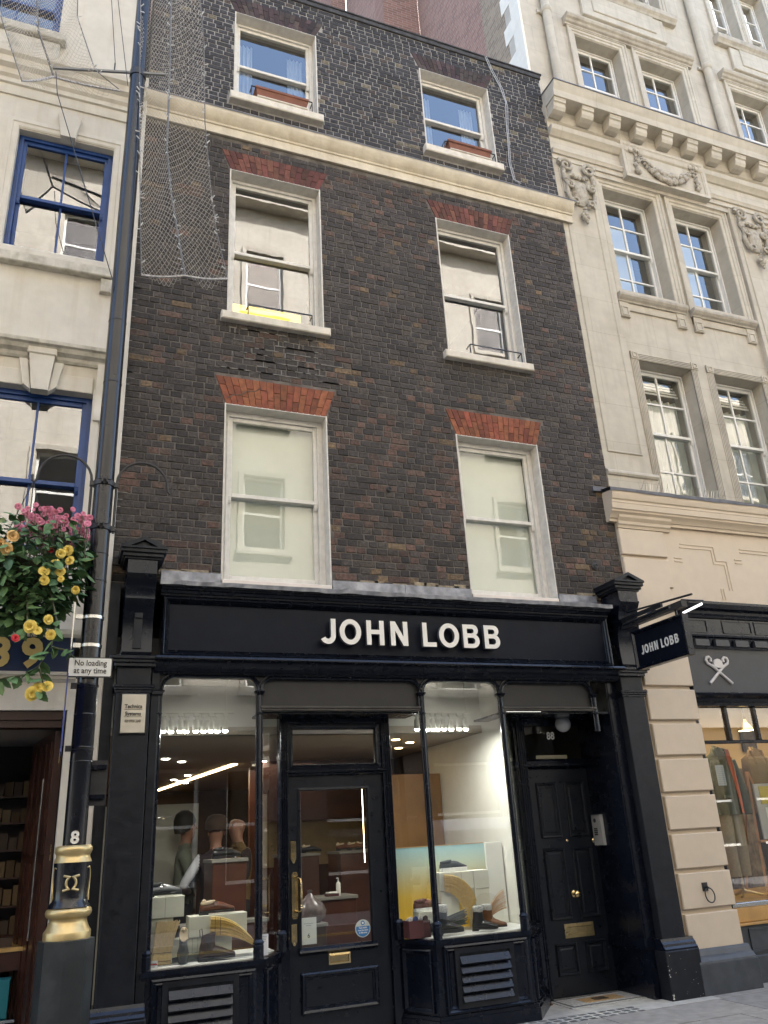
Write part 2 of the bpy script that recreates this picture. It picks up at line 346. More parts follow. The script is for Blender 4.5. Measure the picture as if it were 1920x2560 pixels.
for zf in (3.6, 6.7, 9.9, 12.3): sh.box(HX0+0.02, HX1-0.02, 0.45, 6.0, zf-0.1, zf)
sh.box(HX0, HX0+0.1, 0.33, 6.0, 3.5, 12.3); sh.box(HX1-0.1, HX1, 0.33, 6.0, 3.5, 12.3); sh.box(HX0, HX1, 6.0, 6.2, 3.4, 12.4); sh.box(3.2, 3.3, 0.33, 6, 3.6, 12.2)
obj('rooms', sh, ROOMD, house)
def brick_mesh(i, w):
    rng = random.Random(i); h = 0.0645; d = 0.016; c = 0.004
    vs = []
    for y, k in ((d, 0), (c, 0.0), (0, c)):
        for sx, sz in ((-1, -1), (1, -1), (1, 1), (-1, 1)):
            j = lambda a: rng.uniform(-a, a)
            vs.append((sx*(w/2-k)+j(0.002), y+(j(0.0022) if y == 0 else 0), sz*(h/2-k)+j(0.0018)))
    fs = []
    for r in (0, 4):
        for a in range(4):
            b = (a+1) % 4; fs.append((r+a, r+b, r+4+b, r+4+a))
    fs.append((8, 9, 10, 11))
    return vs, fs
UNIT = {('s', i): brick_mesh(i, 0.215) for i in range(6)}; UNIT.update({('h', i): brick_mesh(20+i, 0.102) for i in range(6)})
UM = {}
for k, (vs, fs) in UNIT.items():
    me = bpy.data.meshes.new('brick'); me.from_pydata(vs, [], [tuple(reversed(f)) if False else f for f in fs]); me.materials.append(BRICKO); me.update(); UM[k] = me
def blob(x, z, s, ph): return math.sin(x*s+ph)*math.sin(z*s*1.3+ph*1.7)+0.5*math.sin(x*s*2.3+z*s*1.9+ph*3)
def brick_col(x, z, rng):
    r = rng.random()
    if z > BZ1:
        v = rng.uniform(0.7, 1.3)
        if z > 12.1 or blob(x, z, 1.1, 0.4) > 0.9: v *= 0.8
        if r < 0.025: return (0.15, 0.13, 0.09)
        if r < 0.10: return (0.062*v, 0.048*v, 0.042*v)
        return (0.034*v, 0.034*v, 0.039*v)
    red = 0.045+0.15*max(0, min(1, (7.2-z)/2.6))+0.07*blob(x, z, 1.5, 2.0)
    if z > 8.6: red += 0.10 if 2.4 < x < 5 else 0
    if x > 5.3: red += 0.02
    if z < 6.3 and (2.45 < x < 4.05): red += 0.08
    v = rng.uniform(0.6, 1.42)
    if r < red*0.5: return (0.092*v, 0.054*v, 0.041*v)
    if r < red: return (0.078*v, 0.050*v, 0.038*v)
    if r < red+0.03: return (0.13*v, 0.09*v, 0.052*v)
    if r < red+0.22: return (0.052*v, 0.043*v, 0.036*v)
    if x > 5.25 or (z > 8.4 and x > 2.4): return (0.043*v, 0.036*v, 0.034*v)
    return (0.040*v, 0.0345*v, 0.0315*v)
def blocked(z):
    out = []
    for w in WINS:
        if w[2]-0.0 < z < w[3]: out.append((w[0]-0.012, w[1]+0.012))
    for a in ARCHES:
        if a[2] <= z < a[3]: t = 0.125*(z-a[2])/(a[3]-a[2]); out.append((a[0]-t-0.004, a[1]+t+0.004))
    for x0, x1, z0, z1 in ((1.26, 2.5, 6.95, 7.06), (4.0, 5.24, 6.95, 7.06), (1.31, 2.51, 10.24, 10.36), (3.97, 5.18, 10.24, 10.36)):
        if z0 < z < z1: out.append((x0, x1))
    return out
rng = random.Random(3)
BR = []
def lay(z0, z1, ch):
    n = int((z1-z0)/ch)
    for c in range(n):
        z = z0+(c+0.5)*ch; bl = blocked(z)
        x = HX0 - rng.uniform(0.0, 0.02) - (0.06 if c % 2 else 0.0)
        kind = 's'
        while x < HX1:
            w = (0.215 if kind == 's' else 0.102)*rng.uniform(0.88, 1.14)
            a, b = max(x, HX0+rng.uniform(-0.004, 0.006)), min(x+w, HX1-rng.uniform(-0.004, 0.008))
            segs = [(a, b)]
            for p, q in bl:
                ns = []
                for s0, s1 in segs:
                    if q <= s0 or p >= s1: ns.append((s0, s1)); continue
                    if s0 < p: ns.append((s0, p-0.004))
                    if s1 > q: ns.append((q+0.004, s1))
                segs = ns
            for s0, s1 in segs:
                if s1-s0 > 0.03: BR.append(((s0+s1)/2, z+rng.uniform(-0.0025, 0.0025), s1-s0, ch))
            x += w+0.0115; kind = 's' if (kind == 'h' and rng.random() < 0.16) else 'h'
lay(HZ0, BZ0, 0.0747); lay(BZ1+0.01, HZ1, 0.0747)
camp = Vector((0, -7.5, 1.62))
near = set(sorted((i for i in range(len(BR)) if BR[i][1] > 4.02), key=lambda i: -(BR[i][2])/((Vector((BR[i][0], 0, BR[i][1]))-camp).length**2))[:300])
mass = MB(); mcol = []
for i, (x, z, w, ch) in enumerate(BR):
    k = ('s' if w > 0.15 else 'h', rng.randrange(6)); bw = 0.215 if k[0] == 's' else 0.102
    col = brick_col(x, z, rng); yo = rng.gauss(0, 0.0016)
    if rng.random() < 0.02: yo -= 0.004
    if i in near:
        o = obj('brick', UM[k], None, lower, loc=(x, yo, z)); o.scale = (w/bw, 1, 1); o.color = (*col, 1); o.rotation_euler = (0, rng.gauss(0, 0.006), 0)
    else:
        vs, fs = UNIT[k]; sx = w/bw
        hz = 0.96 if z > BZ1 else 1.0; mass.add([(x+p[0]*sx, yo+p[1], z+p[2]*hz) for p in vs], fs); mcol += [(*col, 1)]*len(vs)
me = mesh_of('brickwork', mass, recalc=False)
ca = me.color_attributes.new('Col', 'FLOAT_COLOR', 'POINT'); ca.data.foreach_set('color', [c for q in mcol for c in q])
bo = obj('brickwork', me, BRICKA, house); bo['kind'] = 'stuff'
# patches of raw pale mortar below the second-floor window, ragged quoin edge, bottom bed joint
pm = MB(); rr = random.Random(5)
for _ in range(46):
    x = rr.uniform(1.28, 2.45); z = HZ0+0.0747*rr.randint(34, 41); w = rr.uniform(0.05, 0.28)
    if 6.35 < z < 6.93: pm.box(x, x+w, -0.0045, 0.02, z-0.006, z+0.005)
for _ in range(14):
    x = rr.uniform(1.3, 2.4); z = HZ0+0.0747*(rr.randint(34, 40)+0.5); pm.box(x, x+0.011, -0.003, 0.02, z-0.03, z+0.03)
for _ in range(40):
    z = HZ0+0.0747*rr.randint(8, 74); pm.box(HX0-0.004, HX0+rr.uniform(0.02, 0.09), -0.003, 0.02, z-0.005, z+0.004)
obj('mortar_patch', pm, mat('repointed_mortar', (0.20, 0.19, 0.175), 0.9, var=0.5, vscale=18, stain=0.6, sscale=9, stainc=(0.06, 0.055, 0.05)), house)['kind'] = 'stuff'
tan = MB(); x = 0.75
while x < 6.0:
    w = rr.uniform(0.08, 0.3)
    if not any(a[0]-0.05 < x < a[1]+0.05 or a[0]-0.05 < x+w < a[1]+0.05 for a in WINS[:2]): tan.box(x, x+w, -0.006, 0.02, 4.01, 4.04+rr.uniform(0.0, 0.05))
    x += w*0.8
obj('bed_mortar', tan, mat('tan_mortar', (0.30, 0.25, 0.17), 0.9, var=0.4, vscale=20, bump=0.01, bscale=50, stain=0.6, sscale=9, stainc=(0.05, 0.045, 0.04)), house)['kind'] = 'stuff'
# flat arches of rubbed red brick
for ai, (x0, x1, z0, z1) in enumerate(ARCHES):
    fa = obj('flat_arch', MB().prism([(x0, z0+0.002), (x1, z0+0.002), (x1+0.12, z1), (x0-0.12, z1)], 'y', 0.004, 0.05), MORTD, house)
    n = 17; rr = random.Random(ai)
    for i in range(n):
        ta, tb = i/n, (i+1)/n
        cut = 0.36 if i % 2 else 0.66; cuts = [0, cut+rr.uniform(-0.04, 0.04), 1]
        for s in range(2):
            u, v = cuts[s], cuts[s+1]; g = 0.003
            def px(t, h): return (x0-0.12*h)+(x1-x0+0.24*h)*t
            za, zb = z0+(z1-z0)*u+g*0.5, z0+(z1-z0)*v-g*0.5
            vs = []
            for y, k in ((0.03, 0), (0.0, 0), (-0.004, 0.003)):
                vs += [(px(ta, u)+g/2+k, y, za+k), (px(tb, u)-g/2-k, y, za+k), (px(tb, v)-g/2-k, y, zb-k), (px(ta, v)+g/2+k, y, zb-k)]
            m_ = MB().add(vs, [(0,1,5,4),(1,2,6,5),(2,3,7,6),(3,0,4,7),(4,5,9,8),(5,6,10,9),(6,7,11,10),(7,4,8,11),(8,9,10,11)])
            o = obj('voussoir', m_, REDARCH, fa, recalc=False)
            q = rr.uniform(0.6, 1.25)
            base = (0.225, 0.072, 0.036) if ai < 2 else ((0.135, 0.050, 0.036) if ai < 4 else (0.06, 0.041, 0.040))
            if ai >= 2 and rr.random() < 0.3: q *= 0.6
            o.color = (base[0]*q, base[1]*q*rr.uniform(0.85, 1.15), base[2]*q, 1)
crk = MB()
pts = [(1.36, -0.006, 6.0), (1.42, -0.006, 6.05), (1.5, -0.006, 6.06), (1.56, -0.006, 6.11), (1.66, -0.006, 6.13), (1.72, -0.006, 6.18)]
crk.tube(pts, 0.006, 4); obj('crack', crk, MORTD, house)
# string course, its lead capping and the parapet
prof = [(0.0, BZ0), (-0.03, BZ0), (-0.03, BZ0+0.12), (-0.045, BZ0+0.125), (-0.05, BZ0+0.15), (-0.075, BZ0+0.17), (-0.10, BZ0+0.205), (-0.125, BZ0+0.25), (-0.135, BZ0+0.29), (-0.13, BZ1-0.015), (0.0, BZ1+0.02)]
obj('string_course', MB().mould(prof, HX0-0.02, HX1+0.15), BAND, house, smooth=True, ang=28)
lc = MB(); rr = random.Random(9); xs = [HX0-0.02+i*0.12 for i in range(51)]; P1 = []; P2 = []; P3 = []
for x in xs:
    d = rr.uniform(-0.006, 0.006); P1.append((x, -0.14, BZ1-0.03+d)); P2.append((x, -0.142, BZ1-0.008+d)); P3.append((x, 0.0, BZ1+0.05+rr.uniform(-0.012, 0.012)))
n = len(xs); lc.add(P1+P2+P3, [(i, i+1, n+i+1, n+i) for i in range(n-1)]+[(n+i, n+i+1, 2*n+i+1, 2*n+i) for i in range(n-1)])
obj('lead_capping', lc, mat('dark_lead', (0.13, 0.13, 0.14), 0.5, metal=0.2, var=0.3, bump=0.004, bscale=25), house)
cp = MB(); cp.box(HX0, HX1+0.02, -0.02, 0.36, HZ1, HZ1+0.075, 0.006); cp.box(HX0, HX1+0.04, -0.035, 0.38, HZ1+0.076, HZ1+0.10, 0.004)
obj('parapet_coping', cp, mat('dark_coping', (0.045, 0.046, 0.05), 0.8, var=0.4, vscale=12, bump=0.006, bscale=30), house)
rf = MB().box(HX0, HX1, 0.36, 6.2, 12.3, 12.42); obj('roof', rf, mat('roof_felt', (0.08, 0.08, 0.085), 0.9), house)

def sash(house, win, x0, x1, z0, z1, y, m, cols, ru, rl, zm, gm, fw=0.06, st=0.045, bar=0.022, sillm=None, depth=0.09, bot=0.085, horns=True, low_off=0.04):
    """box frame and two sliding sashes set at depth y; every pane is a mesh of its own"""
    f = MB().frame(x0, x1, z0, z1, [(-0.03, y), (fw, y), (fw, y+depth), (-0.03, y+depth)])
    f.frame(x0, x1, z0, z1, [(fw-0.018, y-0.012), (fw+0.004, y-0.012), (fw+0.004, y+0.001), (fw-0.018, y+0.001)])
    obj('frame', f, m, win)
    ix0, ix1, iz0, iz1 = x0+fw, x1-fw, z0+fw*0.6, z1-fw
    def leaf(nm, a, b, yy, rows, top, low, th=0.036):
        s = MB().box(ix0, ix0+st, yy, yy+th, a, b, 0.004).box(ix1-st, ix1, yy, yy+th, a, b, 0.004)
        s.box(ix0+st, ix1-st, yy+0.001, yy+th, b-top, b, 0.004).box(ix0+st, ix1-st, yy+0.001, yy+th, a, a+low, 0.004)
        gx0, gx1, ga, gb = ix0+st, ix1-st, a+low, b-top
        for c in range(1, cols): xx = gx0+(gx1-gx0)*c/cols; s.box(xx-bar/2, xx+bar/2, yy+0.004, yy+th-0.004, ga, gb, 0.003)
        for r in range(1, rows): zz = ga+(gb-ga)*r/rows; s.box(gx0, gx1, yy+0.005, yy+th-0.006, zz-bar/2, zz+bar/2, 0.003)
        if horns and nm == 'upper':
            for hx in (ix0, ix1-st): s.prism([(yy, a), (yy+th, a), (yy+th, a-0.05), (yy+0.02, a-0.065), (yy+0.006, a-0.035)], 'x', hx+0.002, hx+st-0.002)
        obj('sash', s, m, win)
        for c in range(cols):
            for r in range(rows):
                xa, xb = gx0+(gx1-gx0)*c/cols, gx0+(gx1-gx0)*(c+1)/cols; za, zb = ga+(gb-ga)*r/rows, ga+(gb-ga)*(r+1)/rows
                p = MB().add([(xa, yy+0.02, za), (xb, yy+0.02, za), (xb, yy+0.02, zb), (xa, yy+0.02, zb)], [(0, 1, 2, 3)])
                obj('pane', p, gm, win, recalc=False)
    leaf('upper', zm-0.02, iz1, y+0.012, ru, 0.05, 0.042)
    leaf('lower', iz0, zm+0.022, y+0.012+low_off, rl, 0.042, bot)
for wi, (x0, x1, z0, z1) in enumerate(WINS):
    win = thing('window', None, None, ((x0+x1)/2, 0, z0)); win.parent = house; win.location = Vector(win.location)-Vector(house.location)
    rv = MB().frame(x0, x1, z0, z1, [(-0.014, -0.003), (0.0, -0.005), (0.004, 0.22), (-0.014, 0.22)]); obj('reveal', rv, REVEAL, win)
    if wi < 2:
        sash(house, win, x0, x1, z0+0.02, z1, 0.15, PAINTW, 1, 1, 1, 4.96, GL_BLIND, bot=0.10)
        bl = MB().box(x0+0.08, x1-0.08, 0.262, 0.268, z0+0.1, z1-0.02); obj('blind', bl, BLIND, win)
        obj('sill', MB().box(x0-0.005, x1+0.005, -0.03, 0.20, z0-0.06, z0+0.04, 0.006), PAINTP, win)
    elif wi < 4:
        sash(house, win, x0, x1, z0, z1, 0.15, PAINTW, 1, 1, 1, 8.07, GL_OLD, fw=0.045)
        obj('sill', MB().box(x0-0.085, x1+0.07, -0.085, 0.20, z0-0.10, z0+0.002, 0.012), SILLC, win)
    else:
        sash(house, win, x0, x1, z0, z1, 0.15, PAINTW, 1, 1, 1, 11.12, GL_OLD, fw=0.045)
        obj('sill', MB().box(x0-0.07, x1+0.06, -0.095, 0.20, z0-0.12, z0+0.002, 0.012), SILLC, win)
CURT = mat('pale_curtain', (0.34, 0.38, 0.46), 0.9, var=0.06)
for (x0, x1, z0, z1) in WINS[4:]:
    c = MB()
    for a, b in ((x0+0.08, x0+0.3), (x1-0.3, x1-0.08)):
        vs = []
        for k in range(13):
            xx = a+(b-a)*k/12; yy = 0.38+0.02*math.sin(k*2.1); vs += [(xx, yy, z0+0.05), (xx, yy, z1-0.1)]
        c.add(vs, [(2*k, 2*k+2, 2*k+3, 2*k+1) for k in range(12)])
    obj('curtain', c, CURT, house)
# yellow-lit ceiling strip glimpsed in the second-floor room, sloped ceiling in the other
YL = mat('yellow_lit_lamp', (1, .75, .1), 0.5, emit=(1.0, 0.70, 0.04), estr=0.4)
lampy = thing('strip_lamp', 'glowing yellow strip lamp low inside the second-floor window above the cracked arch', 'lamp', (1.9, 0.5, 7.12))
obj('lit_tube', MB().mould([(0.46+0.06*math.cos(a*PI/5), 7.47+0.085*math.sin(a*PI/5)) for a in range(10)], 1.42, 2.3), YL, lampy)
obj('base', MB().box(1.45, 1.55, 0.44, 0.5, 7.06, 7.40).box(2.15, 2.25, 0.44, 0.5, 7.06, 7.40), IRON, lampy)

# planters and iron rails on the sills
def planter(name, label, x0, x1, y, z):
    t = thing(name, label, 'planter', ((x0+x1)/2, y, z), 'window boxes on the top sills')
    vs = []
    def ring(k, zz): return [(x0+k, y-0.075+k, zz), (x1-k, y-0.075+k, zz), (x1-k, y+0.075-k, zz), (x0+k, y+0.075-k, zz)]
    b = MB().loft([ring(0.035, z), ring(0.012, z+0.13)]); obj('trough', b, TERRA, t)
    r = MB().loft([ring(0.004, z+0.13), ring(0.0, z+0.135), ring(0.0, z+0.165), ring(0.006, z+0.17), ring(0.02, z+0.17), ring(0.03, z+0.14)]); obj('rim', r, TERRA, t)
    obj('drip_tray', MB().box(x0+0.02, x1-0.02, y-0.085, y+0.08, z-0.025, z-0.001, 0.006), SILLC, t)
planter('window_box', 'long terracotta window box on the sill of the top-floor window nearer the lamp post', 1.62, 2.32, -0.015, 10.39)
planter('window_box', 'long terracotta window box on the sill of the top-floor window nearer the cable', 4.33, 5.02, -0.015, 10.39)
def rail(label, x0, x1, z, up, y=-0.07, bars=1):
    t = thing('iron_rail', label, 'rail', ((x0+x1)/2, y, z), 'iron guard rails on the window sills')
    pts = [(x0, 0.02, z+up*0.9), (x0, y, z+up), (x1, y, z+up), (x1, 0.02, z+up*0.9)]
    obj('bar', MB().tube(pts, 0.009, 5), IRON, t)
    obj('leg', MB().tube([(x0, y, z), (x0, y, z+up)], 0.008, 5), IRON, t); obj('leg', MB().tube([(x1, y, z), (x1, y, z+up)], 0.008, 5), IRON, t)
rail('thin black rail around the window box nearer the lamp post', 1.57, 2.37, 10.37, 0.17)
rail('thin black rail around the window box nearer the cable', 4.28, 5.07, 10.37, 0.14)
rail('thin black rail on the sill in front of the glowing yellow strip lamp', 1.56, 2.3, 7.065, 0.13)
rail('thin black rail on the second-floor sill beside the tan brick', 4.33, 5.06, 7.065, 0.13)
# cable down the top storey, wall fittings
cb = MB(); cb.tube([(5.16, 0.1, 12.56), (5.16, -0.03, 12.55), (5.24, -0.02, 12.3), (5.36, -0.02, 12.0), (5.42, -0.025, 11.7), (5.38, -0.02, 11.3), (5.36, -0.02, 10.9), (5.33, -0.02, 10.5), (5.36, -0.02, 10.2), (5.42, -0.1, 10.06)], 0.0065, 6)
cb.tube([(5.18, 0.1, 12.56), (5.18, -0.04, 12.55), (5.27, -0.03, 12.28), (5.4, -0.03, 11.95), (5.44, -0.03, 11.6), (5.395, -0.03, 11.2), (5.37, -0.03, 10.8), (5.35, -0.03, 10.45), (5.39, -0.03, 10.15)], 0.0045, 6)
tag(obj('cable', cb, mat('grey_cable', (0.45, 0.46, 0.48), 0.5), smooth=True), 'pale grey cable hanging from the parapet down the top storey brickwork', 'cable')
def eye(label, x, z, r=0.035):
    t = thing('wall_eye', label, 'wall fitting', (x, 0, z))
    obj('plate', MB().lathe([(r, 0), (r, 0.008), (r*0.6, 0.014)], 0, 0, 12).tr(lambda p: (x+p[0], -0.004-p[2], z+p[1])), IRON, t)
    obj('eye', MB().tube([(x+0.022*math.cos(a*PI/5), -0.03, z+0.022*math.sin(a*PI/5)) for a in range(10)], 0.006, 5, closed=True), IRON, t)
eye('small round iron eye fixed in the brickwork between the two first-floor windows', 3.15, 5.13)
eye('iron ring fitting on the brick beside the corner bracket near the cream building', 5.72, 4.42, 0.045)
# ------------------------------------------------------------------ black shopfront under the brick house
shop = thing('shopfront', 'black painted shopfront with a wide fascia and slender columns under the brick house', 'shopfront', (3.2, 0, 0))
FY = -0.08                                       # plane of the slender columns
def cap(mb, x0, x1, y, z0, z1, out):             # small stepped capital on three sides
    h = z1-z0
    mb.box(x0-out*0.35, x1+out*0.35, y-out*0.35, 0.02, z0, z0+h*0.35, 0.004)
    mb.box(x0-out*0.7, x1+out*0.7, y-out*0.7, 0.02, z0+h*0.36, z0+h*0.65, 0.004)
    mb.box(x0-out, x1+out, y-out, 0.02, z0+h*0.66, z1, 0.004)
def pilaster(x0, x1, depth_in, flip):
    p = obj('pilaster', MB().box(x0, x1, -0.15, 0.0 if not flip else depth_in, 0.43, 3.10, 0.006), BLACKM, shop)
    b = MB().box(x0-0.04, x1+0.09, -0.215, 0.0 if not flip else depth_in, 0.0, 0.42, 0.008)
    obj('plinth', b, BLACKM, p)
    pr = [(0.0, 0.42), (-0.205, 0.42), (-0.21, 0.435), (-0.19, 0.455), (-0.185, 0.475), (-0.165, 0.495), (-0.155, 0.52), (0.0, 0.525)]
    obj('plinth_moulding', MB().mould(pr, x0-0.03, x1+0.08), BLACK, p)
    c = MB(); cap(c, x0, x1, -0.15, 2.875, 2.945, 0.03); obj('necking', c, BLACK, p)
    c = MB(); cap(c, x0-0.01, x1+0.01, -0.16, 3.10, 3.19, 0.065); obj('capital', c, BLACK, p)
    # scrolled console bracket with its little pediment
    S = [(0.0, 3.19), (-0.20, 3.19), (-0.215, 3.22), (-0.205, 3.30), (-0.20, 3.42), (-0.21, 3.52), (-0.235, 3.60), (-0.27, 3.66), (-0.285, 3.685), (-0.285, 3.705), (-0.27, 3.712), (-0.275, 3.76), (-0.295, 3.82), (-0.33, 3.87), (-0.35, 3.90), (-0.35, 3.915), (-0.335, 3.92), (-0.335, 4.03), (0.0, 4.03)]
    cs = obj('console', MB().mould(S, x0+0.015, x1-0.015), BLACK, p, smooth=True, ang=30)
    xm = (x0+x1)/2
    if not flip:
        obj('console_slot', MB().box(xm-0.035, xm+0.035, -0.225, -0.19, 3.25, 3.56).box(xm-0.033, xm+0.033, -0.24, -0.2, 3.52, 3.565), BLACKM, cs)
    hd = MB()
    for k, (z0, z1) in enumerate(((4.03, 4.05), (4.05, 4.085), (4.085, 4.12))):
        o = 0.015+0.02*k; hd.box(x0-o, x1+o, -0.335-o, 0.01, z0, z1, 0.005)
    ap = 4.225
    hd.prism([(x0-0.055, 4.121), (x1+0.055, 4.121), (xm, ap)], 'y', -0.37, 0.005)
    for sgn in (-1, 1):                           # raking mouldings stand proud of the tympanum
        e = x0-0.06 if sgn < 0 else x1+0.06
        hd.prism([(e, 4.12), (e-sgn*0.05, 4.121), (xm, ap-0.028), (xm, ap+0.008), (e, 4.142)], 'y', -0.405, 0.004)
    hd.box(x0-0.055, x1+0.055, -0.404, -0.36, 4.1205, 4.138)
    hd.prism([(xm-0.03, 4.139), (xm+0.03, 4.139), (xm, 4.155)], 'y', -0.395, -0.36)
    obj('pediment', hd, BLACKM, cs)
    return p
pl = pilaster(0.435, 0.72, 0.0, False)
obj('backing_strip', MB().box(0.275, 0.42, -0.05, 0.01, 0.0, 3.88), BLACKM, shop)
obj('backing_strip', MB().box(0.73, 0.80, -0.11, 0.01, 0.0, 3.16, 0.004).box(0.735, 0.83, -0.135, 0.0, 2.865, 2.90, 0.003), BLACKM, shop)
pr_ = pilaster(5.715, 6.00, 0.6, True)
rt = MB().box(5.60, 5.714, -0.05, 0.6, 0.0, 3.12).box(5.585, 5.60, -0.04, 0.6, 0.53, 3.10)
rt.mould([(-0.055, 0.43), (0.6, 0.43), (0.6, 0.53), (-0.055, 0.53)], 5.57, 5.72)
obj('return_panel', rt, BLACK, shop)
# fascia, frame, cornice and lead
FX0, FX1 = 0.79, 5.60
fascia = obj('fascia', MB().box(FX0, FX1, -0.18, 0.0, 3.19, 3.83), NAVY, shop)
fr = MB().frame(FX0, FX1, 3.195, 3.735, [(-0.0, -0.181), (-0.0, -0.225), (0.012, -0.232), (0.02, -0.225), (0.022, -0.212), (0.032, -0.218), (0.04, -0.206), (0.044, -0.196), (0.052, -0.2), (0.058, -0.188), (0.06, -0.181)])
obj('fascia_frame', fr, BLACK, fascia)
cn = [(0.0, 3.735), (-0.20, 3.735), (-0.22, 3.745), (-0.222, 3.76), (-0.24, 3.765), (-0.255, 3.785), (-0.275, 3.79), (-0.278, 3.805), (-0.295, 3.81), (-0.298, 3.828), (0.0, 3.828)]
obj('cornice', MB().mould(cn, FX0-0.03, FX1+0.03), BLACK, fascia)
bm = [(0.0, 3.05), (-0.105, 3.05), (-0.108, 3.056), (-0.12, 3.058), (-0.122, 3.066), (-0.14, 3.07), (-0.15, 3.10), (-0.175, 3.12), (-0.195, 3.14), (-0.20, 3.152), (-0.262, 3.155), (-0.272, 3.162), (-0.272, 3.168), (-0.258, 3.187), (-0.25, 3.189), (0.0, 3.189)]
obj('beam', MB().mould(bm, 0.745, 5.71), BLACK, fascia)
ls = MB(); rr = random.Random(4); xs = [FX0-0.05+i*(FX1+0.09-FX0)/60 for i in range(61)]; A = []; B = []; C_ = []; D = []
for i, x in enumerate(xs):
    d = rr.uniform(-0.004, 0.004)+0.003*math.sin(i*0.9); lift = 0.02 if abs(x-2.52) < 0.06 or abs(x-5.2) < 0.05 else 0
    A.append((x, -0.312+rr.uniform(-0.004, 0.006), 3.822+d+lift*0.4)); B.append((x, -0.318, 3.862+d*0.6+lift)); C_.append((x, -0.02, 3.955)); D.append((x, -0.018, 4.035+rr.uniform(-0.004, 0.004)))
n = len(xs); ls.add(A+B+C_, [(r*n+i, r*n+i+1, (r+1)*n+i+1, (r+1)*n+i) for r in range(2) for i in range(n-1)])
obj('lead_flashing', ls, LEAD, fascia)
for a, b in ((0.77, 1.335), (2.465, 3.26), (3.262, 4.045), (5.155, 5.66)):
    obj('lead_upstand', MB().box(a, b, -0.028, 0.0, 3.93, 4.04+rr.uniform(-0.005, 0.005), 0.003), LEAD, fascia)
# letters JOHN LOBB: solid, standing off the board
def stroke_poly(kind, w, h, t):
    """letter outlines as (outer, holes) in a box w x h with stroke t"""
    def ell(cx, cz, rx, rz, n=28): return [(cx+rx*math.cos(2*PI*i/n), cz+rz*math.sin(2*PI*i/n)) for i in range(n)]
    if kind == 'H': return [([(0,0),(t,0),(t,h*.44),(w-t,h*.44),(w-t,0),(w,0),(w,h),(w-t,h),(w-t,h*.44+t*.9),(t,h*.44+t*.9),(t,h),(0,h)], [])]
    if kind == 'N': return [([(0,0),(t,0),(t,h*.62),(w-t*1.05,0),(w,0),(w,h),(w-t,h),(w-t,h*.38),(t*1.05,h),(0,h)], [])]
    if kind == 'L': return [([(0,0),(w,0),(w,t*.92),(t,t*.92),(t,h),(0,h)], [])]
    if kind == 'O': return [(ell(w/2,h/2,w/2,h/2*1.03), [ell(w/2,h/2,w/2-t*1.05,h/2*1.03-t*.95)])]
    if kind == 'J':
        r = w*0.46; o = [(w,h),(w-t,h),(w-t,r)]
        inn = [(w-r+ (r-t)*math.cos(-a), r+(r-t*0.95)*math.sin(-a)-0.0) for a in [PI*i/14*0.86 for i in range(15)]]
        out = [(w-r+ r*math.cos(-a), r+r*math.sin(-a)-0.004) for a in [PI*i/14*0.86 for i in range(14, -1, -1)]]
        return [(o+inn+out, [])]
    if kind == 'B':
        def bowl(z0, z1, x1, n=10):
            r = (z1-z0)/2; return [(x1-r+r*math.cos(-PI/2+PI*i/n), (z0+z1)/2+r*math.sin(-PI/2+PI*i/n)) for i in range(n+1)]
        mid = h*0.53
        outer = [(0,0)]+bowl(0, mid+t*.42, w)+bowl(mid-t*.0, h, w*0.95)[2:]+[(0,h)]
        h1 = [(t,t*.88)]+bowl(t*.88, mid-t*.45, w-t*1.02)+[(t,mid-t*.45)]
        h2 = [(t,mid+t*.45)]+bowl(mid+t*.45, h-t*.88, w*0.95-t*1.02)+[(t,h-t*.88)]
        return [(outer, [h1, h2])]
def letter_mesh(kind, w, h, t, d, name='letter'):
    b = bmesh.new()
    for outer, holes in stroke_poly(kind, w, h, t):
        es = []
        for loop in [outer]+holes:
            vs = [b.verts.new((p[0], 0, p[1])) for p in loop]
            es += [b.edges.new((vs[i], vs[(i+1) % len(vs)])) for i in range(len(vs))]
        bmesh.ops.triangle_fill(b, use_beauty=True, use_dissolve=False, edges=es, normal=(0, -1, 0))
    fs = list(b.faces); g = bmesh.ops.extrude_face_region(b, geom=fs)
    bmesh.ops.translate(b, vec=(0, d, 0), verts=[v for v in g['geom'] if isinstance(v, bmesh.types.BMVert)])
    bmesh.ops.recalc_face_normals(b, faces=b.faces)
    me = bpy.data.meshes.new(name); b.to_mesh(me); b.free()
    me.materials.append(IVORY); me.materials.append(LETSIDE)
    for p in me.polygons:
        if p.normal.y > -0.7: p.material_index = 1
    return me
LSP = [('J', 2.231, 2.401), ('O', 2.44, 2.661), ('H', 2.717, 2.90), ('N', 2.97, 3.153), ('L', 3.315, 3.462), ('O', 3.496, 3.72), ('B', 3.766, 3.951), ('B', 4.01, 4.191)]
def lettering(parent, x0, x1, z0, h, y, d, name='letter', tk=0.2, xf=None):
    f = (x1-x0)/(4.191-2.231)
    for k, a, b in LSP:
        x = x0+(a-2.231)*f; me = letter_mesh(k, (b-a)*f, h, tk*h, d, name)
        if xf: me.transform(xf(x)); obj(name, me, None, parent)
        else: obj(name, me, None, parent, loc=(x, y, z0))
lettering(fascia, 2.231, 4.191, 3.336, 0.243, -0.265, 0.045)

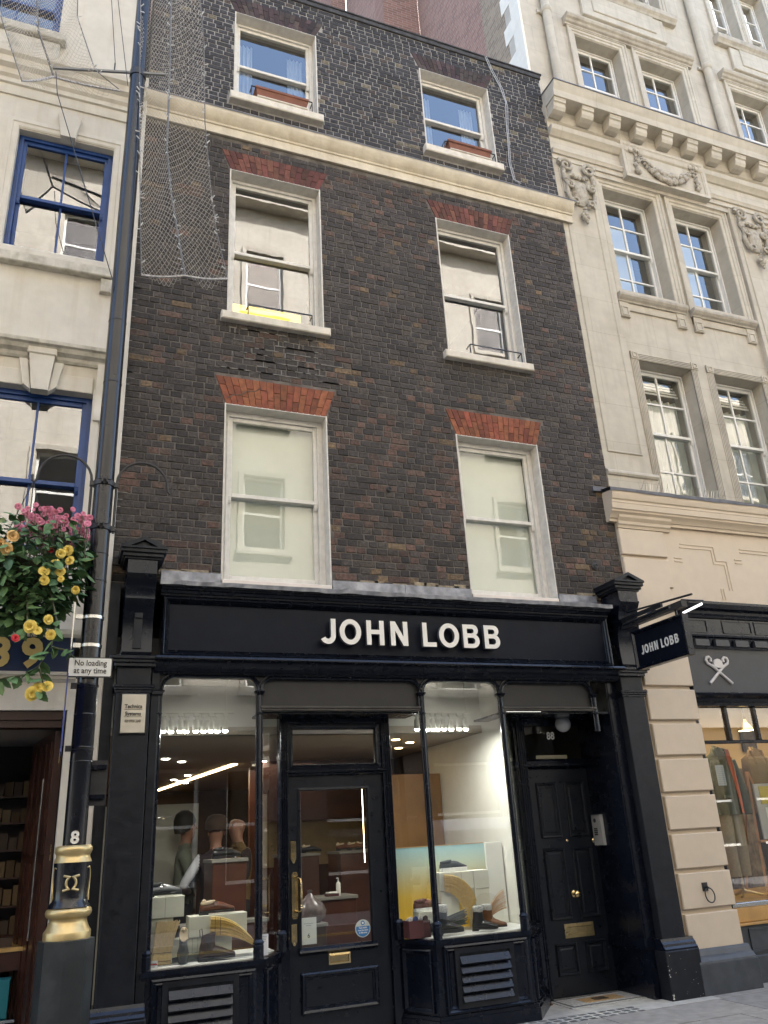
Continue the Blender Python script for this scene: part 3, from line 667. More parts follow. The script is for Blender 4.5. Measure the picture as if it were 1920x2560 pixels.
# round-cornered bays between the columns
def bay(x0, x1, r, zt, glass_bay):
    z = zt; n = 8
    L = arc(x0+r, z-r, r, PI, PI/2, n); Rr = arc(x1-r, z-r, r, PI/2, 0, n)
    bead = [(x0, FY-0.012, 2.905)]+[(p[0], FY-0.012, p[1]) for p in L]+[(p[0], FY-0.012, p[1]) for p in Rr]+[(x1, FY-0.012, 2.905)]
    o = MB().tube(bead, 0.013, 6)
    off = 0.026
    L2 = arc(x0+r, z-r, r+off, PI, PI/2, n); R2 = arc(x1-r, z-r, r+off, PI/2, 0, n)
    o.tube([(p[0], FY+0.005, p[1]) for p in L2], 0.01, 5); o.tube([(p[0], FY+0.005, p[1]) for p in R2], 0.01, 5)
    m = obj('arch_bead', o, BLACK, shop, smooth=True)
    s = MB()
    for A_, cx in ((L, x0-0.02), (Rr, x1+0.02)):
        s.prism([(cx, 2.9), (A_[0][0], 2.9) if A_ is L else (cx, 2.9), *A_, (cx, z+0.02)] if A_ is L else [*A_, (A_[-1][0], 2.9), (cx, 2.9), (cx, z+0.02), (A_[0][0], z+0.02)], 'y', FY+0.012, FY+0.03)
    s.box(x0-0.02, x1+0.02, FY+0.013, FY+0.029, z-0.004, z+0.02)
    obj('spandrel', s, CHAR, m)
ZT = 3.035
bay(0.825, 1.685, 0.115, ZT, True); bay(1.722, 3.315, 0.115, ZT, False); bay(3.352, 4.212, 0.115, ZT, True); bay(4.25, 5.345, 0.115, ZT, False)
def column(x, y, z0=0.72, z1=2.90, drop=None):
    c = MB()
    zb = 0.86 if drop is None else drop
    c.lathe([(0.017, zb), (0.017, 2.885)], x, y, 8); c.lathe([(0.012, zb), (0.012, 2.885)], x-0.021, y+0.006, 7); c.lathe([(0.012, zb), (0.012, 2.885)], x+0.021, y+0.006, 7)
    col = obj('column', c, BLACK, shop, smooth=True)
    k = MB()
    for z, r in ((2.878, 0.03), (2.888, 0.04), (2.9, 0.05)): k.lathe([(r, 0), (r+0.004, 0.004), (r, 0.011)], x, y, 12, z0=z)
    obj('capital', k, BLACK, col, smooth=True)
    obj('ring', MB().lathe([(0.03, 0), (0.036, 0.006), (0.036, 0.012), (0.03, 0.018)], x, y, 10, z0=2.70), BLACK, col, smooth=True)
    if drop is None:
        b = MB().lathe([(0.044, 0.72), (0.044, 0.825), (0.04, 0.83), (0.046, 0.836), (0.046, 0.848), (0.03, 0.868), (0.02, 0.872)], x, y, 8)
        obj('base', b, BLACK, col)
for x in (0.80, 1.703, 3.333, 4.231): column(x, FY)
column(5.372, FY, drop=2.52)
# panels over the two doors, ledges and soffits
for x0, x1, yb in ((1.722, 3.315, 0.32), (4.25, 5.60, 0.60)):
    pn = obj('door_head_panel', MB().box(x0, min(x1, 5.36), FY+0.03, FY+0.05, 2.775, ZT), CHAR, shop)
    obj('ledge', MB().box(x0-0.01, min(x1, 5.39), FY-0.02, FY+0.06, 2.755, 2.776, 0.004).box(x0-0.005, min(x1, 5.385), FY-0.008, FY+0.055, 2.735, 2.754, 0.003), mat('worn_ledge', (0.05, 0.048, 0.045), 0.45, var=0.3, stain=0.4, sscale=8, stainc=(0.13, 0.12, 0.10)), pn)
    obj('soffit', MB().box(x0, x1, FY+0.056, yb, 2.715, 2.734), BLACK, pn)
# glazing
def pane(x0, y0, x1, y1, z0, z1, m=GL_SHOP, par=shop):
    return obj('pane', MB().add([(x0, y0, z0), (x1, y1, z0), (x1, y1, z1), (x0, y0, z1)], [(0, 1, 2, 3)]), m, par, recalc=False)
pane(0.80, FY+0.02, 1.703, FY+0.02, 0.735, ZT); pane(3.333, FY+0.02, 4.231, FY+0.02, 0.735, ZT)
pane(1.715, FY+0.03, 1.965, 0.285, 0.735, 2.73); pane(3.115, 0.285, 3.32, FY+0.03, 0.735, 2.73); pane(4.243, FY+0.03, 4.66, 0.42, 0.735, 2.73)
# stall risers with sills, moulded panels and louvres
def riser(path, zt=0.72):
    """plan path of the front edge, left to right"""
    r = MB(); bk = 0.35
    for (xa, ya), (xb, yb) in zip(path, path[1:]):
        d = Vector((xb-xa, yb-ya)).normalized(); nrm = Vector((d.y, -d.x))
        def seg(o0, o1, z0, z1, ex=0.0):
            a0 = Vector((xa, ya))-d*ex; b0 = Vector((xb, yb))+d*ex
            q = [a0+nrm*o1, b0+nrm*o1, b0+nrm*o0, a0+nrm*o0]
            r.prism([tuple(p) for p in q], 'z', z0, z1)
        seg(-0.06, 0.0, 0.12, zt-0.04); seg(-0.06, 0.035, 0.0, 0.10, 0.012); seg(-0.06, 0.022, 0.10, 0.13, 0.01); seg(-0.10, 0.03, zt-0.035, zt+0.004, 0.012); seg(-0.06, 0.014, zt-0.06, zt-0.036, 0.005)
    return obj('stall_riser', r, BLACK, shop)
r1 = riser([(0.77, -0.10), (1.735, -0.10), (1.985, 0.28)]); r2 = riser([(3.095, 0.28), (3.30, -0.10), (4.26, -0.10), (4.68, 0.42), (4.72, 0.56)])
def louvre(par, x0, x1, z0, z1, n, px0, px1, pz0, pz1):
    obj('panel_moulding', MB().frame(px0, px1, pz0, pz1, [(0, -0.101), (0, -0.128), (0.015, -0.134), (0.03, -0.118), (0.04, -0.122), (0.055, -0.106), (0.06, -0.101)]), BLACK, par)
    f = MB().frame(x0-0.05, x1+0.05, z0-0.05, z1+0.05, [(0, -0.101), (0, -0.125), (0.045, -0.12), (0.05, -0.085), (0.03, -0.08)]); f.box(x0, x1, -0.1005, -0.1002, z0, z1)
    obj('louvre_frame', f, BLACKM, par)
    ph = (z1-z0)/n
    for i in range(n):
        z = z0+i*ph
        s = MB().prism([(-0.148, z+0.002), (-0.143, z+0.0), (-0.108, z+ph*0.72), (-0.112, z+ph*0.76)], 'x', x0, x1)
        obj('slat', s, BLACK, par)
louvre(r1, 0.985, 1.485, 0.13, 0.59, 6, 0.845, 1.675, 0.05 if False else 0.145, 0.665)
louvre(r2, 3.52, 4.02, 0.22, 0.59, 5, 3.365, 4.215, 0.14, 0.67)
def cant_panel(par, xa, ya, xb, yb):
    L_ = math.hypot(xb-xa, yb-ya); m_ = MB().frame(0.05, L_-0.05, 0.15, 0.645, [(0, 0.001), (0, -0.022), (0.012, -0.028), (0.025, -0.014), (0.035, -0.006), (0.036, 0.001)])
    a = math.atan2(yb-ya, xb-xa); m_.tr(lambda p: (xa+p[0]*math.cos(a)-p[1]*math.sin(a), ya+p[0]*math.sin(a)+p[1]*math.cos(a), p[2]))
    obj('panel_moulding', m_, BLACK, par)
cant_panel(r1, 1.735, -0.10, 1.985, 0.28); cant_panel(r2, 3.095, 0.28, 3.30, -0.10); cant_panel(r2, 4.26, -0.10, 4.68, 0.42)
# main door
DY = 0.30
fm = MB()
for x in (1.975, 3.02): fm.box(x, x+0.085, DY-0.05, DY+0.06, 0.0, 2.72, 0.006)
for x in (1.985, 2.0, 2.02, 2.042, 3.03, 3.05, 3.072, 3.092): fm.lathe([(0.008, 0.75), (0.008, 2.71)], x+0.003, DY-0.052, 6)
fm.box(2.06, 3.02, DY-0.04, DY+0.05, 2.67, 2.72, 0.005)
dfr = obj('door_frame', fm, BLACK, shop)
obj('transom', MB().mould([(DY+0.05, 2.185), (DY-0.035, 2.185), (DY-0.04, 2.195), (DY-0.055, 2.2), (DY-0.07, 2.21), (DY-0.07, 2.222), (DY-0.04, 2.228), (DY+0.05, 2.228)], 2.03, 3.05), BLACK, dfr)
obj('fanlight_frame', MB().frame(2.06, 3.02, 2.228, 2.67, [(0, DY+0.04), (0, DY-0.02), (0.035, DY-0.022), (0.05, DY-0.012), (0.06, DY+0.01), (0.06, DY+0.04)]), BLACK, dfr)
pane(2.11, DY+0.015, 2.97, DY+0.015, 2.28, 2.62, par=dfr)
for x in (1.985, 3.095): obj('base', MB().lathe([(0.045, 0.72), (0.045, 0.84), (0.05, 0.85), (0.05, 0.862), (0.034, 0.885), (0.02, 0.889)], x, DY-0.05, 8), BLACK, dfr)
door = obj('door', MB().wall(2.062, 3.018, 0.02, 2.183, DY, DY+0.045, [(2.17, 2.865, 0.71, 2.06)]), DOORP, shop)
door['label'] = 'glazed black shop door with brass furniture'
obj('glazing_bead', MB().frame(2.17, 2.865, 0.71, 2.06, [(-0.012, DY+0.001), (-0.012, DY-0.008), (0.008, DY-0.01), (0.016, DY+0.012), (0.016, DY+0.03), (0.0, DY+0.03)]), DOORP, door)
obj('weather_rail', MB().mould([(DY, 0.665), (DY-0.012, 0.665), (DY-0.045, 0.69), (DY-0.04, 0.705), (DY-0.01, 0.725), (DY, 0.725)], 2.15, 2.885), BLACK, door)
pane(2.175, DY+0.022, 2.86, DY+0.022, 0.715, 2.055, par=door)
obj('panel_moulding', MB().frame(2.165, 2.885, 0.215, 0.53, [(0, DY+0.001), (0, DY-0.02), (0.012, DY-0.03), (0.03, DY-0.022), (0.038, DY-0.012), (0.05, DY-0.01), (0.055, DY+0.001)]), BLACK, door)
lb = obj('letter_plate', MB().frame(2.424, 2.629, 0.571, 0.66, [(0, DY-0.001), (0, DY-0.008), (0.016, DY-0.012), (0.022, DY-0.004), (0.022, DY-0.001)]).box(2.446, 2.607, DY-0.006, DY-0.001, 0.593, 0.638), BRASS, door)
hp = MB().box(2.088, 2.152, DY-0.008, DY, 0.975, 1.335, 0.003).box(2.1, 2.14, DY-0.007, DY, 0.962, 0.975).box(2.1, 2.14, DY-0.007, DY, 1.335, 1.348)
hdl = obj('handle_plate', hp, BRASS, door)
HYP = [(2.12, DY-0.01, 1.30), (2.135, DY-0.05, 1.305), (2.155, DY-0.075, 1.29), (2.16, DY-0.08, 1.25)]+[(2.16, DY-0.08, 1.25-0.19*i/8) for i in range(1, 9)]+[(2.155, DY-0.075, 1.03), (2.135, DY-0.05, 1.02), (2.12, DY-0.01, 1.025)]
rad = [0.012, 0.008, 0.008, 0.009]+[0.009, 0.011, 0.0125, 0.013, 0.0125, 0.011, 0.009, 0.009]+[0.008, 0.008, 0.012]
hh = MB().tube(HYP, rad[:len(HYP)], 8)
for z in (1.255, 1.235, 1.075, 1.055): hh.ball((2.16, DY-0.08, z), 0.015, 8, 6, (1, 1, 0.5))
obj('handle', hh, BRASS, door, smooth=True)
for z, s in ((1.515, 0.19), (0.835, 0.17)):
    k = MB().prism([(2.085, z+s/2), (2.135, z+s/2), (2.135, z-s*0.3), (2.118, z-s/2), (2.102, z-s/2), (2.085, z-s*0.3)], 'y', DY-0.008, DY); k.lathe([(0.013, 0), (0.013, 0.012)], 0, 0, 10).tr(lambda p: (2.11+p[0], DY-0.009-p[2], z-0.03+p[1]), len(k.v)-20)
    obj('lock_plate', k, BRASS, door)
# house door number 88
EY = 0.55
fm = MB()
for x in (4.70, 5.685): fm.box(x, x+0.10, EY-0.06, EY+0.06, 0.0, 2.73, 0.006)
for x in (4.712, 4.735, 4.76, 4.785, 5.70, 5.725, 5.75): fm.lathe([(0.009, 0.05), (0.009, 2.71)], x, EY-0.062, 6)
fm.box(4.80, 5.685, EY-0.05, EY+0.05, 2.70, 2.73)
ef = obj('door_frame', fm, BLACK, shop)
obj('transom', MB().mould([(EY+0.05, 2.20), (EY-0.03, 2.20), (EY-0.05, 2.215), (EY-0.075, 2.225), (EY-0.075, 2.24), (EY-0.04, 2.25), (EY+0.05, 2.25)], 4.745, 5.76), BLACK, ef)
obj('fanlight_frame', MB().frame(4.795, 5.69, 2.25, 2.72, [(0, EY+0.04), (0, EY-0.01), (0.03, EY-0.012), (0.05, EY), (0.055, EY+0.04)]), BLACK, ef)
pane(4.83, EY+0.01, 5.65, EY+0.01, 2.30, 2.68, m=GL_DIM, par=ef)
obj('house_number', text_mesh('house_number', '88', 0.112, 0.003, bold=0.0035, space=1.02, xs=0.9), mat('white_vinyl', (0.9, 0.9, 0.88), 0.4), ef, loc=(5.18, EY+0.006, 2.55))
obj('vent_plate', MB().box(4.965, 5.37, EY+0.012, EY+0.018, 2.305, 2.345, 0.002), mat('cream_plate', (0.62, 0.58, 0.45), 0.5), ef)
PAN = [(4.905, 5.165, 1.49, 2.055), (5.265, 5.52, 1.49, 2.055), (4.905, 5.165, 0.70, 1.39), (5.265, 5.52, 0.70, 1.39), (4.915, 5.175, 0.195, 0.49), (5.275, 5.525, 0.195, 0.49)]
ed = obj('door', MB().box(4.80, 5.685, EY, EY+0.045, 0.012, 2.198), DOORP, shop); ed['label'] = 'six-panelled black house door with brass knob and letter plate'
for a in PAN:
    obj('panel_moulding', MB().frame(*a, [(0, EY+0.001), (0, EY-0.006), (0.010, EY-0.018), (0.022, EY-0.016), (0.03, EY-0.004), (0.034, EY+0.001)]), DOORP, ed)
    obj('panel', MB().frame(*a, [(0.034, EY-0.002), (0.05, EY-0.002), (0.062, EY-0.009), (0.08, EY-0.009), (0.08, EY+0.001), (0.034, EY+0.001)]).box(a[0]+0.08, a[1]-0.08, EY-0.0092, EY, a[2]+0.08, a[3]-0.08), DOORP, ed)
obj('letter_plate', MB().frame(5.05, 5.405, 0.53, 0.66, [(0, EY-0.001), (0, EY-0.01), (0.03, EY-0.012), (0.035, EY-0.004), (0.035, EY-0.001)]).box(5.086, 5.369, EY-0.006, EY-0.001, 0.566, 0.624), BRASSD, ed)
def turned(x, z, prof, y=EY, n=14): return MB().lathe(prof, 0, 0, n).tr(lambda p: (x+p[0], y-p[2], z+p[1]))
obj('knob', turned(5.225, 0.935, [(0.036, 0), (0.036, 0.006), (0.016, 0.012), (0.013, 0.03), (0.022, 0.038), (0.034, 0.05), (0.036, 0.062), (0.03, 0.075), (0.014, 0.083)]), BRASS, ed, smooth=True)
obj('spyhole', turned(5.22, 1.455, [(0.014, 0), (0.014, 0.006), (0.008, 0.01)]), BRASS, ed)
obj('lock', turned(5.56, 1.44, [(0.024, 0), (0.024, 0.008), (0.014, 0.014)]), BRASS, ed)
obj('lock', MB().box(5.60, 5.635, EY-0.008, EY, 0.86, 0.92, 0.002), BRASSD, ed)
# mosaic doorstep with house number
ds = obj('doorstep', MB().box(4.74, 5.66, 0.08, 0.55, 0.0, 0.006), mat('pale_mosaic', (0.42, 0.41, 0.38), 0.7, var=0.3, vscale=40), shop)
obj('mosaic_panel', MB().box(5.0, 5.45, 0.22, 0.42, 0.006, 0.008), mat('tan_mosaic', (0.42, 0.27, 0.12), 0.7, var=0.3, vscale=50), ds)
t = text_mesh('mosaic_number', '88', 0.17, 0.002, bold=0.004); t.transform(Matrix.Rotation(-PI/2, 4, 'X')); obj('mosaic_number', t, IRON, ds, loc=(5.22, 0.32, 0.0095))
obj('mosaic_border', MB().frame(4.78, 5.62, 0.12, 0.52, [(0, 0.006), (0, 0.0085), (0.02, 0.0085), (0.02, 0.006)]).tr(lambda p: (p[0], p[2], p[1])), IRON, ds)
# entry lamp, keypad, plaque
gl = thing('globe_lamp', 'white glass globe lamp hanging under the ledge over the number 88 door', 'lamp', (5.285, 0.42, 2.8))
obj('globe', MB().ball((5.275, 0.42, 2.665), 0.088, 18, 12), mat('opal_glass', (0.72, 0.73, 0.74), 0.25), gl, smooth=True)
obj('stem', MB().lathe([(0.035, 2.70), (0.035, 2.735)], 5.275, 0.42, 10), BLACK, gl)
kp = thing('entry_keypad', 'steel entry keypad on the black reveal beside the number 88 door', 'keypad', (5.58, 0.4, 1.39))
obj('casing', MB().box(5.545, 5.585, 0.36, 0.52, 1.39, 1.70), mat('brushed_grey', (0.42, 0.42, 0.41), 0.4, metal=0.2, var=0.1), kp)
obj('speaker', MB().lathe([(0.022, 0), (0.022, 0.003)], 0, 0, 12).tr(lambda p: (5.544-p[2], 0.46+p[0], 1.64+p[1])), IRON, kp)
for i in range(4):
    for j in range(3): obj('key', MB().box(5.541, 5.546, 0.43+j*0.022, 0.445+j*0.022, 1.49+i*0.02, 1.504+i*0.02), IRON, kp)
obj('hood', MB().box(5.52, 5.585, 0.355, 0.525, 1.70, 1.706), STEEL, kp)
pq = thing('name_plaque', 'small cream plaque reading Technica Systems on the black pilaster by the lamp post', 'plaque', (0.58, -0.16, 2.53))
obj('plate', MB().box(0.487, 0.687, -0.172, -0.152, 2.535, 2.86, 0.004), mat('cream_enamel', (0.66, 0.60, 0.47), 0.4, var=0.08, stain=0.15, sscale=6), pq)
obj('border', MB().frame(0.475, 0.70, 2.52, 2.872, [(0, -0.15), (0, -0.16), (0.011, -0.164), (0.012, -0.15)]), BLACKM, pq)
for tx, z, s in (('Technica', 2.755, 0.047), ('Systems', 2.693, 0.047)):
    obj('lettering', text_mesh('lettering', tx, s, 0.002, bold=0.0012, xs=0.86), IRON, pq, loc=(0.584, -0.1732, z)); obj('underline', MB().box(0.51, 0.658, -0.1735, -0.1725, z-0.026, z-0.0225), IRON, pq)
obj('lettering', text_mesh('lettering', '020 8900 2648', 0.034, 0.002, bold=0.0003, xs=0.64), IRON, pq, loc=(0.584, -0.1732, 2.632))
# hanging sign on its bracket, perpendicular to the street wall
hs = thing('hanging_sign', 'dark hanging sign reading John Lobb on an iron bracket by the cream pier', 'sign', (5.8, -0.15, 3.6))
HXS = 5.80
obj('bracket_arm', MB().box(HXS-0.035, HXS+0.035, -1.24, -0.16, 3.60, 3.665), IRON, hs)
obj('bracket_arm', MB().box(HXS-0.05, HXS-0.02, -0.95, -0.2, 3.675, 3.715), BLACKM, hs)
bo_ = obj('board', MB().box(HXS-0.03, HXS+0.03, -1.215, -0.405, 3.125, 3.525), NAVY, hs)
fm = MB().frame(-1.225, -0.395, 3.115, 3.535, [(0, 0.03), (0, -0.046), (0.02, -0.05), (0.03, -0.04), (0.04, -0.031), (0.04, 0.03)]).tr(lambda p: (HXS+p[1], p[0], p[2]))
obj('board_frame', fm, BLACK, bo_)
lettering(bo_, 0.0, 0.60, 0.0, 0.092, 0, 0.006, xf=lambda x: Matrix(((0, 1, 0, HXS-0.037), (-1, 0, 0, -0.505-x), (0, 0, 1, 3.265), (0, 0, 0, 1))))
obj('hanger', MB().tube([(HXS, -0.48, 3.53), (HXS, -0.48, 3.61)], 0.012, 6).tube([(HXS, -1.1, 3.53), (HXS, -1.1, 3.61)], 0.012, 6), IRON, hs)
obj('picture_lamp', MB().tube([(HXS-0.16, -1.2, 3.60), (HXS-0.16, -0.45, 3.60)], 0.016, 8).tube([(HXS-0.16, -0.8, 3.61), (HXS, -0.8, 3.68)], 0.01, 6), BLACKM, hs)
obj('lamp_tube', MB().tube([(HXS+0.17, -1.30, 3.62), (HXS+0.17, -1.02, 3.60)], 0.011, 8), mat('lit_sign_tube', (1, 1, 1), emit=(1, 0.97, 0.93), estr=0.8), hs)
obj('lamp_tube', MB().tube([(HXS-0.16, -1.0, 3.586), (HXS-0.16, -0.6, 3.586)], 0.008, 8), STEEL, hs)
obj('strut', MB().tube([(HXS+0.02, -1.35, 3.70), (HXS+0.05, -0.2, 3.80)], 0.011, 6).tube([(HXS+0.17, -1.33, 3.64), (HXS, -1.2, 3.68)], 0.011, 6), IRON, hs)

cr_ = random.Random(12)
CHIP = mat('bare_chip', (0.5, 0.48, 0.44), 0.8)
for i in range(26):
    z = cr_.uniform(0.0, 0.42)**1.0; edge = i % 3
    x = 5.675+cr_.uniform(0, 0.012) if edge == 0 else cr_.uniform(5.69, 6.07); s_ = cr_.uniform(0.002, 0.009)*(1.6 if edge == 0 else 0.7)
    obj('paint_chip', MB().prism([(x, z), (x+s_, z+s_*0.3), (x+s_*0.8, z+s_*1.4), (x-s_*0.1, z+s_*1.1)], 'y', -0.2165, -0.2145), CHIP, pr_)
# ------------------------------------------------------------------ stone building on the corner side (cream base, Portland stone above)
sb = thing('stone_building', 'tall cream stone building with carved ornament and many-paned sash windows beside the brick house', 'building', (9.0, 0, 0))
RX0, RX1 = 6.135, 20.0
W1 = [(7.07+1.33*k, 8.00+1.33*k, 5.38, 7.565) for k in range(5)]
W2 = [(7.03+1.33*k, 7.985+1.33*k, 8.62, 10.645) for k in range(2)]+[(10.3+1.33*k, 11.25+1.33*k, 8.62, 10.645) for k in range(2)]
W3 = [(7.19, 8.11, 12.35, 14.15), (8.53, 9.48, 12.35, 14.15), (10.62, 11.55, 12.35, 14.15), (11.97, 12.9, 12.35, 14.15)]
W4 = [(7.7, 8.2, 15.52, 17.2), (8.62, 9.36, 15.52, 17.2), (10.74, 11.38, 15.6, 17.4), (11.62, 12.3, 15.5, 17.4)]
WY = 0.10
obj('wall', MB().wall(RX0, RX1, 5.3, 11.0, WY, WY+0.42, W1+W2), STONE, sb)
obj('wall', MB().wall(RX0-0.005, RX1, 12.1, 19.0, 0.21, 0.62, W3+W4), STONE, sb)
obj('rooms', MB().box(6.2, 13.6, 2.2, 2.3, 0, 19).box(6.2, 13.6, 0.55, 2.2, 7.9, 8.1).box(6.2, 13.6, 0.55, 2.2, 11.3, 11.5).box(6.2, 13.6, 0.65, 2.2, 14.7, 14.9).box(6.2, 6.3, 0.66, 2.2, 0, 19), mat('office_dim', (0.10, 0.11, 0.105), 0.9), sb)
# flank above the roofs: tan stock brick with white quoins, red brick further back
TANB = mat('tan_stock_brick', (0.24, 0.17, 0.105), 0.85, var=0.35, vscale=14, bump=0.004, bscale=40)
def brick_tex(name, c1, c2, mort, axis):
    if name in MATS: return MATS[name]
    m = bpy.data.materials.new(name); m.use_nodes = True; MATS[name] = m; nt = m.node_tree; N = nt.nodes; b = N['Principled BSDF']; b.inputs['Roughness'].default_value = 0.88
    g = N.new('ShaderNodeNewGeometry'); sp = N.new('ShaderNodeSeparateXYZ'); cb_ = N.new('ShaderNodeCombineXYZ'); nt.links.new(g.outputs['Position'], sp.inputs[0])
    nt.links.new(sp.outputs[axis], cb_.inputs[0]); nt.links.new(sp.outputs['Z'], cb_.inputs[1])
    t = N.new('ShaderNodeTexBrick'); t.inputs['Color1'].default_value = (*c1, 1); t.inputs['Color2'].default_value = (*c2, 1); t.inputs['Mortar'].default_value = (*mort, 1)
    t.inputs['Scale'].default_value = 1.0; t.inputs['Mortar Size'].default_value = 0.006; t.inputs['Brick Width'].default_value = 0.225; t.inputs['Row Height'].default_value = 0.075
    nt.links.new(cb_.outputs[0], t.inputs['Vector']); nt.links.new(t.outputs['Color'], b.inputs['Base Color'])
    return m
flank = obj('flank_wall', MB().box(RX0, RX0+0.2, 0.22, 1.3, 10, 19), brick_tex('tan_bricks', (0.34, 0.26, 0.175), (0.23, 0.17, 0.115), (0.36, 0.33, 0.27), 'Y'), sb)
QM = mat('white_quoin', (0.78, 0.74, 0.64), 0.7, var=0.05, stain=0.15, sscale=3)
for k in range(18):
    z = 12.13+0.375*k; L_ = 0.49 if k % 2 else 0.24
    obj('quoin', MB().box(RX0-0.012, RX0+0.03, 0.205, 0.21+L_, z+0.002, z+0.373), QM, flank)
# pilaster strips with sunk panels, base and cartouches
def pil(x0, x1):
    p = obj('pilaster', MB().box(x0, x1, 0.02, WY+0.01, 5.70, 11.0, 0.004), STONE, sb)
    f = MB().frame(x0+0.08, x1-0.1, 6.0, 10.7, [(0, 0.021), (0, 0.008), (0.012, 0.002), (0.022, 0.012), (0.03, 0.021)]); obj('panel_moulding', f, STONE, p)
    b = MB().mould([(WY, 5.5), (0.0, 5.5), (0.0, 5.66), (-0.02, 5.665), (-0.035, 5.69), (-0.03, 5.72), (-0.01, 5.735), (0.015, 5.75), (WY, 5.75)], x0-0.0, x1+0.06); obj('pilaster_base', b, STONE, p)
    obj('pilaster_block', MB().box(x0, x1+0.03, -0.01, WY, 5.3, 5.5), STONE, p)
    return p
pil(RX0, 6.86); pil(9.5, 10.25)
def spiral(cx, cz, r0, turns, sgn, y, ph=0, n=26):
    return [(cx+sgn*r0*(1-0.78*i/n)*math.cos(ph+2*PI*turns*i/n), y-0.02*math.sin(PI*i/n), cz+r0*(1-0.78*i/n)*math.sin(ph+2*PI*turns*i/n)) for i in range(n+1)]
def cartouche(cx, zt):
    """carved shield with scrolls and a drop, hung on the pilaster top"""
    root = thing('cartouche', None, None, (cx, 0, zt-1.1)); root.parent = sb; root.location = Vector(root.location)-Vector(sb.location)
    y = 0.0
    sh = []
    for k in range(9):
        t = k/8; z = zt-0.32-0.5*t; hw = 0.17*math.sin(PI*(0.28+0.62*t))**0.8; yy = 0.055*math.sin(PI*(0.12+0.8*t))
        sh.append([(cx+hw*math.cos(a), y-0.0-yy*max(0, -math.sin(a))*1.0-0.0+(0.02 if math.sin(a) > 0 else 0), z+0.0) for a in [2*PI*i/14 for i in range(14)]])
    obj('shield', MB().loft(sh), CARVE, root, smooth=True, ang=70)
    s = MB()
    for sg in (-1, 1):
        s.tube(spiral(cx+sg*0.20, zt-0.13, 0.12, 1.6, sg, y-0.03, PI*0.1), [0.034-0.018*i/26 for i in range(27)], 7)
        s.tube([(cx+sg*0.24, y-0.03, zt-0.2), (cx+sg*0.27, y-0.03, zt-0.34), (cx+sg*0.215, y-0.035, zt-0.46), (cx+sg*0.24, y-0.03, zt-0.62), (cx+sg*0.20, y-0.03, zt-0.78), (cx+sg*0.10, y-0.03, zt-0.85)], [0.03, 0.034, 0.03, 0.034, 0.036, 0.022], 7)
        s.tube(spiral(cx+sg*0.19, zt-0.50, 0.075, 1.4, sg, y-0.045, PI*0.4), [0.026-0.013*i/26 for i in range(27)], 6)
        s.tube(spiral(cx+sg*0.13, zt-0.80, 0.065, 1.4, sg, y-0.045, -PI*0.3), [0.024-0.012*i/26 for i in range(27)], 6)
        s.ball((cx+sg*0.24, y-0.05, zt-0.40), 0.03, 8, 6); s.ball((cx+sg*0.29, y-0.02, zt-0.02), 0.035, 8, 6)
    obj('scroll', s, CARVE, root, smooth=True, ang=70)
    g = MB()
    for i in range(9):
        a = -0.14+0.28*i/8; g.ball((cx+a, y-0.05, zt-0.30-0.05*math.cos(a*9)+0.02*(i % 2)), 0.026+0.008*(i % 2), 8, 6)
    obj('swag', g, CARVE, root, smooth=True)
    d = MB(); rr = random.Random(int(cx*10))
    for i, (dz, rr_) in enumerate(((0.9, 0.03), (0.97, 0.045), (1.02, 0.055), (1.07, 0.05), (1.12, 0.04), (1.16, 0.025))):
        for q in range(3): d.ball((cx+rr.uniform(-0.5, 0.5)*rr_*1.4, y-0.03-rr.uniform(0, 0.03), zt-dz), rr_*0.72, 8, 6)
    obj('drop', d, CARVE, root, smooth=True)
    obj('backing', MB().box(cx-0.26, cx+0.26, -0.004, 0.03, zt-0.62, zt-0.06, 0.01), STONE, root)
cartouche(6.51, 10.86); cartouche(9.87, 10.86)
# entablature: architrave, frieze, garland panel, modillion cornice
ar = [(WY+0.3, 10.78), (0.03, 10.78), (0.03, 10.87), (0.005, 10.875), (0.005, 10.96), (-0.02, 10.965), (-0.03, 11.0), (-0.045, 11.02), (-0.045, 11.04), (0.01, 11.05), (0.01, 11.30), (-0.02, 11.31), (-0.05, 11.35), (-0.085, 11.38), (-0.10, 11.42), (-0.10, 11.45), (0.0, 11.46), (0.0, 11.60), (WY+0.3, 11.60)]
obj('architrave', MB().mould(ar, RX0, RX1), STONE, sb, smooth=True, ang=25)
cn = [(0.2, 11.60), (0.0, 11.60), (-0.03, 11.62), (-0.04, 11.66), (-0.04, 11.84), (-0.28, 11.84), (-0.285, 11.86), (-0.285, 11.95), (-0.29, 11.97), (-0.305, 11.99), (-0.315, 12.03), (-0.335, 12.07), (-0.34, 12.10), (0.2, 12.14)]
obj('cornice', MB().mould(cn, RX0-0.01, RX1), STONE, sb, smooth=True, ang=25)
obj('cornice_lead', MB().mould([(-0.35, 12.095), (-0.35, 12.115), (0.2, 12.165), (0.2, 12.141), (-0.33, 12.101)], RX0-0.02, RX1), mat('dark_lead', (0.13, 0.13, 0.14)), sb)
mprof = [(-0.05, 11.845), (-0.255, 11.845), (-0.26, 11.82), (-0.25, 11.80), (-0.245, 11.775), (-0.225, 11.765), (-0.215, 11.70), (-0.19, 11.655), (-0.13, 11.63), (-0.05, 11.625)]
for k in range(15):
    x = 6.14+0.505*k; w = 0.215 if k else 0.21
    obj('modillion', MB().mould(mprof, x, x+w), STONE, sb)
gx0, gx1, gz0, gz1 = 7.41, 9.06, 10.84, 11.56
gp = obj('garland_panel', MB().box(gx0, gx1, -0.06, 0.06, gz0, gz1, 0.006), STONE, sb)
